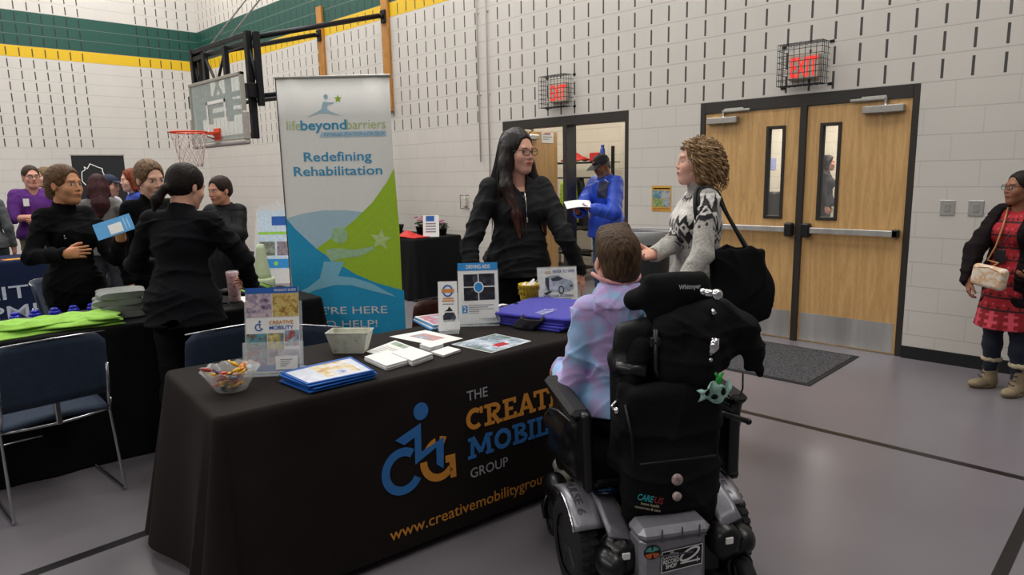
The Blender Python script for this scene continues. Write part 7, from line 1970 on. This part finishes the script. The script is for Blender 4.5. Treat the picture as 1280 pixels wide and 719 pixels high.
hair(fg, t, hair_mat('grey_short', '3a3634', '6a6663'), 'short', vol=.95)
def cap(fg, parent, m, name='cap', mark=True, back=False):
    F = Field(fg.hc-A(.2, .26, .05), fg.hc+A(.2, .26, .2), .005)
    E = lambda c, r, k_=.01, op='add': F.ell(fg.hp(*c), r, fg.Mh, k_, op)
    E((0, -.008, .045), (.087, .106, .088)); 
    F.cut(fg.hp(0, 0, .038), fg.Mh @ A(0, .12, -1), .004)
    s = -1 if back else 1
    R = fg.Mh @ rotm(-.18*s, 0, 0)
    F.rbox(fg.hp(0, s*.125, .04), (.066, .062, .006), .006, R, .006); F.ell(fg.hp(0, s*.135, .04), (.07, .075, .007), R, .004)
    o = np_object(name, [F.mesh()+(0,)], m, parent, fg.k)
    if mark: b = MB(); b.ball(tuple(fg.hp(0, .1, .085)*fg.k), (.018, .008, .014), 8, 6); b.build('cap_badge', mat('badge_red', '8a3a34', .6), o)
    b = MB(); b.ball(tuple(fg.hp(0, -.008, .134)*fg.k), .008, 8, 6); b.build('cap_button', m, o)
    return o
cap(fg, t, mat('cap_black', '101014', .8))
pp_ = MB(); pp_.sheet(lambda u, v: ((u-.5)*.3, (v-.5)*.21, .015*math.sin(u*PI)-.03*(u-.5)), 8, 6, .001)
o = pp_.build('paper_sheet', M_WHITE); place(o, (-1.48, -.12, 1.225), rot=(.35, -.12, math.radians(48))); tag(o, 'white sheet of paper held by the man in the blue jacket', 'paper')

# 5. woman in the red dress at the right edge
pos, a_, H = (2.68, -.50), rz(-68), 1.53
f_ = wl(pos, a_, H); d_ = wd(a_)
fg = Fig(H=H, sex='f', girth=1.15, lean=(-.03, 0, 0), head=(.0, math.radians(-22), 0), res=.005, headscale=1.08,
         R=dict(e=f_(2.46, -.62, 1.0), w=f_(2.47, -.74, .80), d=d_(.1, -.3, -.9), n=d_(.7, .2, 0), curl=.5),
         L=dict(e=f_(2.92, -.52, 1.02), w=f_(2.82, -.66, .88), d=d_(-.5, -.5, -.2), n=d_(0, .3, .8), curl=.6),
         legs={'R': (A(.1, .01, .5), A(.11, -.02, .085), -.25), 'L': (A(-.1, .01, .5), A(-.115, -.0, .085), .1)})
t = person('woman', fg, (pos[0], pos[1], 0), a_, skin='8f5f48', lips='7a3c38', brow='241810')
t['label'] = 'woman in a red patterned dress, dark coat and tan boots against the wall'
def dress_c(P):
    r_, k_, w_ = A(*lin('9c1420')), A(*lin('2a0a10')), A(*lin('c84a58')); C = np.tile(r_, (len(P), 1)); th = np.arctan2(P[:, 1], P[:, 0])
    zz = (P[:, 2]/.095) % 1; uu = (th*9/PI) % 1
    C[(zz < .16)] = k_; C[(np.abs(zz-.55)/.3+np.abs(uu-.5)/.35) < .45] = w_; C[(np.abs(zz-.3)+np.abs(((uu+.5) % 1)-.5)*.5) < .12] = k_
    hem = P[:, 2] < .66; uu2 = (th*5/PI) % 1
    C[hem] = r_*.75; C[hem & (np.abs(uu2-.5) < .13)] = A(*lin('d0485a')); C[hem & (((P[:, 2]-.52)/.05 % 1) < .4) & (np.abs(uu2-.5) < .34)] = A(*lin('d0485a')); return C
F = Field((-.36, -.3, .48), (.36, .32, 1.5), .008); fg.trunk(F, .018); F.cone((0, 0, .95), (0, .0, .45), .165, .235, .06)
fg.arms(F, .012, 0, k=.02, which='RL'); F.wrinkle(.003, 18, 6); F.cut((0, 0, .52), (0, 0, -1)); F.cone(fg.nb, fg.nb+A(0, .03, .2), .06, .06, .006, 'sub')
P, Q = F.mesh(); np_object('dress', [(P, Q, 0)], M_VC('dress_knit', .85), t, fg.k, [dress_c(P)])
pants('leggings', fg, t, mat('navy_legging', '131a2c', .85), e=.008, calf=0)
def cardi(F): F.cone((0, .2, 1.5), (0, .24, .6), .1, .15, .02, 'sub')
M_MAR = mat('maroon_coat', '140b0e', .9, var=.15, bump=.3, spec=.2)
F = Field((-.5, -.35, .6), (.5, .4, 1.55), .009); fg.trunk(F, .042); F.cone((0, -.02, .95), (0, -.02, .66), .18, .22, .05); fg.arms(F, .026, .95, loose=.015); F.wrinkle(.005, 16, 8); F.cut((0, 0, .70), (0, 0, -1))
F.rbox((.0, .27, 1.05), (.095, .25, .6), .03, rotm(0, 0, 0), .015, 'sub'); F.cone(fg.nb-A(0, 0, .02), fg.nb+A(0, .03, .2), .068, .075, .006, 'sub'); F.trunk = None
fgx = Field((0, 0, 0), (1, 1, 1), .5)
for q in 'RL':
    a = fg.arm[q]; E, W = A(*a['e']), A(*a['w']); F.cone(E+(W-E)*.9, W+nrm(W-E)*.2, .03, .03, .003, 'sub')
np_object('coat', [F.mesh()+(0,)], M_MAR, t, fg.k)
M_BOOT = mat('tan_suede', '8a7a62', .85, var=.12, bump=.2); M_SHEAR = mat('cream_shearling', 'b5a98c', .95, var=.2, nscale=80, bump=.8, bscale=90)
for i, bo in enumerate(shoes(fg, t, M_BOOT, mat('boot_sole', '6a5c48', .8), high=.16, wide=1.18)):
    bo.name = 'boot'; An = fg.leg['RL'[i]][1]
    c = MB(); c.tube([Vector(((An[0]+.056*math.cos(k_*PI/8))*fg.k, (An[1]+.056*math.sin(k_*PI/8))*fg.k, .235*fg.k+.004*math.sin(k_*3))) for k_ in range(16)], .018, 8, closed=True); c.build('shearling_cuff', M_SHEAR, bo)
    c = MB(); yaw = fg.leg['RL'[i]][2]
    fd = A(-math.sin(yaw), math.cos(yaw), 0); sd = A(math.cos(yaw), math.sin(yaw), 0)
    for j in range(4):
        z = .07+.035*j; p0 = An*A(1, 1, 0)+fd*(.085-.012*j)+A(0, 0, z+.02)
        c.tube([Vector((p0-sd*.022)*fg.k), Vector((p0+fd*.006)*fg.k), Vector((p0+sd*.022+A(0, 0, .012))*fg.k)], .004, 5)
    c.build('laces', mat('lace_dark', '2c241c', .8), bo)
hair(fg, t, hair_mat('hair_black', '0e0b0a', '241a16'), 'tied', vol=1.0, extra=lambda F, s, C, E: E((0, -.12, .05), (.045, .04, .045), .02))
glasses(fg, t, mat('frame_dark'))
b = MB(); n_ = fg.nb
for s_ in (-1, 1): b.tube([Vector((n_+A(s_*.062, -.01, .02))*fg.k), Vector((n_+A(s_*.065, .08, -.04))*fg.k), Vector(fg.up(s_*.03, .165, 1.22)*fg.k), Vector(fg.up(0, .172, 1.13)*fg.k)], .004, 5)
b.build('lanyard', mat('lanyard_dark', '3a2430', .7), t)
c_ = fg.up(0, .178, 1.08)*fg.k; b = MB().box((c_[0]-.035, c_[1]-.004, c_[2]-.05), (c_[0]+.035, c_[1]+.004, c_[2]+.045), .003); b.build('badge_holder', M_BLACKP, t)
F = Field((-.15, -.09, -.11), (.15, .09, .11), .006); F.rbox((0, 0, 0), (.112, .034, .075), .03, None, .01)
N = NT('bag_tiedye'); v = N.n('ShaderNodeTexNoise'); N.l(N.co('Object'), v.inputs['Vector']); v.inputs['Scale'].default_value = 16; v.inputs['Detail'].default_value = 3
N.l(N.ramp(v.outputs['Fac'], [(.4, lin('dcd0c0')), (.55, lin('c8a078')), (.65, lin('d8ccbc'))]), N.b.inputs['Base Color']); N.b.inputs['Roughness'].default_value = .7
CB = np_object('crossbody_bag', [F.mesh()+(0,)], N.m, None); place(CB, (2.595, -.80, .85), a_); CB.rotation_euler = (0, .12, a_+PI); tag(CB, 'small cream and tan crossbody bag worn by the woman in the red dress', 'handbag')
b = MB(); Mi = (Matrix.Translation((2.595, -.80, .85)) @ Euler((0, .12, a_+PI)).to_matrix().to_4x4()).inverted()
b.M = Mi; wp = [fg.up(.06, .05, 1.44), fg.up(.02, .15, 1.3), fg.up(.03, .19, 1.15), fg.up(.08, .19, 1.04)]
cs_, sn_ = math.cos(a_), math.sin(a_)
b.tube([Vector((2.68+(p[0]*cs_-p[1]*sn_)*fg.k, -.50+(p[0]*sn_+p[1]*cs_)*fg.k, p[2]*fg.k)) for p in wp]+[Vector((2.63, -.76, .94)), Vector((2.60, -.80, .915))], .006, 6); b.M = None; b.tube([(-.098, -.03, .045), (0, -.034, .068), (.098, -.03, .045)], .003, 5); b.build('strap', mat('strap_tan', 'a8784c', .7), CB)
mb_p = MB().box((-.02, -.005, -.05), (.02, .005, .05), .004)

# 6. woman holding the blue brochure, behind the middle table
pos, a_, H = (-1.86, -5.08), rz(66), 1.70
f_ = wl(pos, a_, H); d_ = wd(a_)
fg = Fig(H=H, sex='f', girth=1.0, head=(.02, math.radians(10), 0), res=.0045, headscale=1.1, face=.98,
         R=dict(e=f_(-1.72, -5.33, 1.14), w=f_(-1.46, -5.20, 1.165), d=d_(.55, .6, .1), n=d_(-.5, .5, -.15), curl=(.55, .35, .2, .1), spread=1.8, thumb=1.),
         L=dict(e=f_(-1.66, -4.86, 1.10), w=f_(-1.27, -4.93, 1.25), d=d_(.4, -.1, .6), n=d_(.5, -.5, .2), curl=.7))
t = person('woman', fg, (pos[0], pos[1], 0), a_, skin='c98e68', lips='a05a4c', brow='3a281c', eye='2c2018', look=.5)
t['label'] = 'woman in a black fleece holding up a blue brochure behind the middle table'
M_FLEECE = mat('black_fleece', '0a0a0c', .95, var=.12, bump=.3, bscale=200, spec=.15)
JF = top('fleece', fg, t, M_FLEECE, e=.018, hem=.80, collar=.05, wr=.007, res=.0075, neck_r=.056, loose=.008, seed=15); pants('trousers', fg, t, M_PANT); shoes(fg, t, M_SHOE)
fr = (Vector(fg.up(.125, .135, 1.25)*fg.k), Vector((-1, 0, 0)), Vector((0, 0, 1)), Vector((0, 1, 0)))
q = MB(); put_text(q, 'MOBILITY', fr, .014, 0, .01, bold=.01, width=.075, d=.01); put_text(q, 'CREATIVE GROUP', fr, .01, 0, -.005, bold=.01, width=.085, d=.01); q.build('chest_lettering', M_WHITE, JF)
hair(fg, t, hair_mat('hair_honey', '3a2818', '74543a', sc=80, zs=.8, ys=.05), 'tied', vol=1.1, extra=lambda F, s, C, E: (C((0, -.05, -.02), (0, -.09, -.05), .07, .045, .03)))
fr = None
rr_ = Vector((.711, .703, -.02)); uu_ = Vector((-.117, .119, .986)); X_ = (rr_*.88+uu_*.46).normalized(); Z_ = (rr_.cross(uu_)+rr_*.25+uu_*.35).normalized(); X_ = (X_-Z_*X_.dot(Z_)).normalized(); Y_ = Z_.cross(X_)
fb = (Vector((0, 0, 0)), X_, Y_, Z_)
bo = MB(); slabbox(bo, fb, -.105, -.055, .105, .055, -.003, 0)
BR = bo.build('brochure', mat('brochure_sky', '5aa4dc', .4, var=.05)); place(BR, (-1.135, -5.0, 1.335)); tag(BR, 'light blue brochure held up by the woman in the black fleece', 'brochure')
q = MB(); rect(q, fb, -.03, -.045, .045, .02, .001); q.build('cover_card', M_WHITE, BR); q = MB(); rect(q, fb, .06, -.04, .066, .04, .001); rect(q, fb, .078, -.04, .084, .03, .001); q.build('cover_text', mat('cover_pale', 'a8d0ec', .4), BR)

# 7. woman with the dark ponytail, back to the camera
pos, a_, H = (-.59, -4.83), rz(180), 1.69
f_ = wl(pos, a_, H); d_ = wd(a_)
fg = Fig(H=H, sex='f', girth=1.1, shw=1.15, lean=(.1, .04, 0), head=(.2, math.radians(-30), 0), res=.0045, headscale=1.06,
         R=dict(e=f_(-.46, -4.52, 1.13), w=f_(-.80, -4.33, .925), d=d_(-1, -.12, -.02), n=d_(.1, -.9, .0), curl=.7),
         L=dict(e=f_(-.86, -4.98, 1.13), w=f_(-.94, -4.72, 1.02), d=d_(-.4, .8, -.1), n=(0, 0, -1), curl=.5))
t = person('woman', fg, (pos[0], pos[1], 0), a_, skin='d8a48c', brow='1c1410')
t['label'] = 'woman in black with a low dark ponytail, seen from behind, reaching to the tumbler'
top('jacket', fg, t, mat('black_softshell', '090b10', .9, var=.12, bump=.2, spec=.2), e=.02, hem=.80, collar=.05, wr=.008, res=.0075, neck_r=.06, loose=.01, flare=.03, seed=17); pants('trousers', fg, t, M_PANT, e=.02); shoes(fg, t, M_SHOE)
hair(fg, t, hair_mat('hair_espresso', '0a0706', '221511', sc=80, zs=.8, ys=.05), 'tied', vol=1.15, length=.3, extra=lambda F, s, C, E: (E((0, -.105, -.04), (.026, .024, .024), .01), C((0, -.12, -.045), (-.025, -.135, -.11), .022, .028, .02), C((-.025, -.135, -.11), (-.04, -.13, -.18), .027, .008, .02)))

# 8. younger woman with parted hair, facing the camera behind the middle table
pos, a_, H = (-1.93, -4.52), rz(50), 1.73
fg = Fig(H=H, sex='f', girth=.95, head=(.2, math.radians(4), .06), res=.0045, headscale=1.12, face=.95)
t = person('woman', fg, (pos[0], pos[1], 0), a_, skin='dfae97', lips='b0605c', brow='3a281c', eye='2a1e16')
t['label'] = 'woman with centre-parted brown hair looking down, behind the woman with the ponytail'
top('turtleneck', fg, t, M_FLEECE, e=.018, hem=.84, collar=.06, wr=.003, res=.008, neck_r=.05, seed=19); pants('trousers', fg, t, M_PANT); shoes(fg, t, M_SHOE)
hair(fg, t, hair_mat('hair_ash', '3a2a1e', '86694e', sc=80, zs=.8, ys=.05), 'tied', vol=1.12, extra=lambda F, s, C, E: (E((0, -.1, -.02), (.04, .035, .04), .02)))

# 9. older woman in the black padded coat
pos, a_, H = (-2.68, -3.67), rz(-12), 1.61
f_ = wl(pos, a_, H); d_ = wd(a_)
fg = Fig(H=H, sex='f', girth=1.08, head=(.14, math.radians(-14), 0), res=.005, headscale=1.1,
         R=dict(e=f_(-2.84, -3.86, 1.14), w=f_(-2.72, -4.02, 1.2), d=d_(.5, -.5, .1), n=d_(.2, .3, -.6), curl=.7), L=dict(e=f_(-2.44, -3.66, 1.12), w=f_(-2.60, -3.90, 1.22), d=d_(-.6, -.5, .1), n=d_(0, .2, -.8), curl=.7))
t = person('woman', fg, (pos[0], pos[1], 0), a_, skin='c48e74', lips='9a4a44', brow='2a1c18')
t['label'] = 'older woman in a black padded coat with folded arms, left of the big banner'
top('padded_coat', fg, t, mat('puffer_black', '08090c', .7, var=.1, bump=.2, spec=.25), e=.036, hem=.62, collar=.04, wr=.007, res=.009, neck_r=.066, loose=.022, flare=.02, seed=23, freq=26)
pants('trousers', fg, t, M_PANT); shoes(fg, t, M_SHOE)
hair(fg, t, hair_mat('hair_darkbrown', '17100d', '382520'), 'tied', vol=1.1)

# ---- the people further back
def simple(name, label, pos, a, H, skin, topc, tname, hairc, kind='short', sex='f', head=(0, 0, 0), R=None, L=None, pantc='22242c', tm=None, hm='', extra=None, girth=1., end=.97, brow='3a2a20', e=.02, hem=.86, collar=.03, beard=None, vol=1.05, bare=0, lean=(0, 0, 0), length=.2, vneck=0):
    th = rz(a); f = wl(pos, th, H); d = wd(th)
    cv = lambda q: None if q is None else q if isinstance(q, dict) else dict(e=f(*q[0]), w=f(*q[1]), d=d(*q[2]), n=d(*q[3]), curl=.6)
    fg = Fig(H=H, sex=sex, girth=girth, head=(head[0], math.radians(head[1]), head[2]), lean=lean, res=.006, R=cv(R), L=cv(L), headscale=1.1)
    t = person(name, fg, (pos[0], pos[1], 0), th, skin=skin, brow=brow, trunk_res=.014, hand_res=.005, beard=beard, bare=bare)
    t['label'] = label
    top(tname, fg, t, mat('cloth_'+topc, topc, .85, var=.1, bump=.2), e=e, end=end, hem=hem, collar=collar, wr=.004, res=.011, vneck=vneck, seed=len(label))
    pants('trousers', fg, t, mat('trouser_'+pantc, pantc, .85, var=.1), res=.013); shoes(fg, t, M_SHOE)
    if hairc: hair(fg, t, hair_mat('hair_'+hairc[0], *hairc), kind, vol=vol, res=.006, extra=extra, length=length)
    return t, fg
# purple polo, arms crossed
p_ = (-6.70, -4.32)
t, fg = simple('man', 'man in a purple polo shirt and glasses with folded arms behind the navy table', p_, 44, 1.79, 'd49a86', '571f78', 'polo_shirt', ('2a1e18', '4a382c'), 'short', 'm', (.03, 4, 0),
       R=dict(e=(.235, .09, 1.12), w=(-.04, .215, 1.13), d=(-1, -.1, .05), n=(0, -1, 0), curl=.4), L=dict(e=(-.235, .09, 1.12), w=(.0, .24, 1.08), d=(1, -.3, .1), n=(0, -1, 0), curl=.4), pantc='8a8468', girth=1.12, end=0, e=.026, hem=.88, collar=.03, bare=1, vneck=.04)
glasses(fg, t, mat('frame_dark'), r=.02)
c_ = fg.up(.1, .14, 1.30)*fg.k; b = MB().box((c_[0]-.03, c_[1], c_[2]-.045), (c_[0]+.03, c_[1]+.006, c_[2]+.045), .002); b.build('name_badge', M_WHITE, t)
simple('woman', 'woman with light brown hair just behind the shoulder of the man in purple', (-7.86, -3.92), -8, 1.79, 'd4a48c', '16161a', 'top', ('4a3828', '8a7050'), 'bob', head=(0, -18, 0))
simple('woman', 'woman in a grey top with brown hair, seen from behind at the far left edge', (-6.56, -4.84), 198, 1.68, 'c8947c', '55585a', 'sweatshirt', ('241812', '4a3426'), 'long', head=(.1, 0, 0), vol=1.1, length=.45, extra=lambda F, s, C, E: (C((0, -.06, -.05), (0, -.1, -.2), .07, .075, .04), C((0, -.1, -.2), (0, -.11, -.3), .07, .03, .04)))
p_ = (-5.10, -4.02)
simple('woman', 'woman with long dark red hair and grey T-shirt, back turned, hand on hip', p_, 204, 1.66, 'd0a08a', '63625f', 'tshirt', ('1c0c0e', '42161c'), 'long', head=(.1, 10, 0), vol=1.15, length=.45, extra=lambda F, s, C, E: (C((0, -.06, -.05), (0, -.1, -.2), .085, .08, .04), C((0, -.1, -.2), (-.02, -.11, -.3), .075, .04, .04)),
       R=((-4.86, -3.72, 1.2), (-5.02, -3.66, 1.02), (-.6, -.2, -.5), (-.3, -.5, 0)), L=None, end=0, girth=1.12, bare=1, hem=.82)
t, fg = simple('person', 'person wearing a navy cap and white top behind the dark red haired woman', (-5.98, -3.68), 85, 1.66, 'c8947c', 'c8c8cc', 'top', ('2a1e1a', '48342c'), 'tied', head=(.1, 0, 0))
cap(fg, t, mat('cap_navy', '16223c', .8), mark=False)
simple('woman', 'woman with short red hair in a blue shirt, in profile before the black banner', (-5.40, -3.56), -48, 1.72, 'deae98', '2c44a0', 'shirt', ('5a2412', '8c4424'), 'bob', head=(.05, 0, 0), vol=1.12, girth=1.1, hem=.8)
simple('woman', 'dark-haired woman in black seen through the right door window', (-1.1, 6.3), 60, 1.76, 'c08c78', '14141a', 'jacket', ('140e0c', '2c1e1a'), 'long', head=(0, 0, 0), length=.3)
# ------------------------------------------------------------------ light
w = bpy.data.worlds.new('world'); SC.world = w; w.use_nodes = True
w.node_tree.nodes['Background'].inputs[0].default_value = (1.0, .96, .92, 1); w.node_tree.nodes['Background'].inputs[1].default_value = .10
def area(name, loc, size, energy, rot=(0, 0, 0), col=(1, .95, .88), sy=None):
    l = bpy.data.lights.new(name, 'AREA'); l.energy = energy; l.size = size; l.color = col
    if sy: l.shape = 'RECTANGLE'; l.size_y = sy
    o = bpy.data.objects.new(name, l); COL.objects.link(o); o.location = loc; o.rotation_euler = rot
    return o
for x in (-10, -6.3, -2.6, 1.1, 4.8):
    for y in (-2.2, -6.5, -13.5):  # farthest row is added behind the camera as frontal fill
        area('high_bay_and_fill_light', (x, y, 7.4), 2.4, {-2.2: 145, -6.5: 100 if x < -2.6 else 38, -13.5: 150}[y] * (1.0 if x < 1 else .72), col=(1, .972, .93))
for x, y, e in ((-4.5, 1.0, 28), (-2.6, 1.0, 26), (.6, 1.2, 22), (-.4, 3.8, 50), (-.6, 6.6, 60), (2.5, 6.0, 50)): area('corridor_light', (x, y, 3.05), .6, e, col=(1, .94, .85))
SC.view_settings.view_transform = 'Standard'; SC.view_settings.look = 'None'; SC.view_settings.gamma = 1
SC.view_settings.use_curve_mapping = False
SC.view_settings.exposure = .35
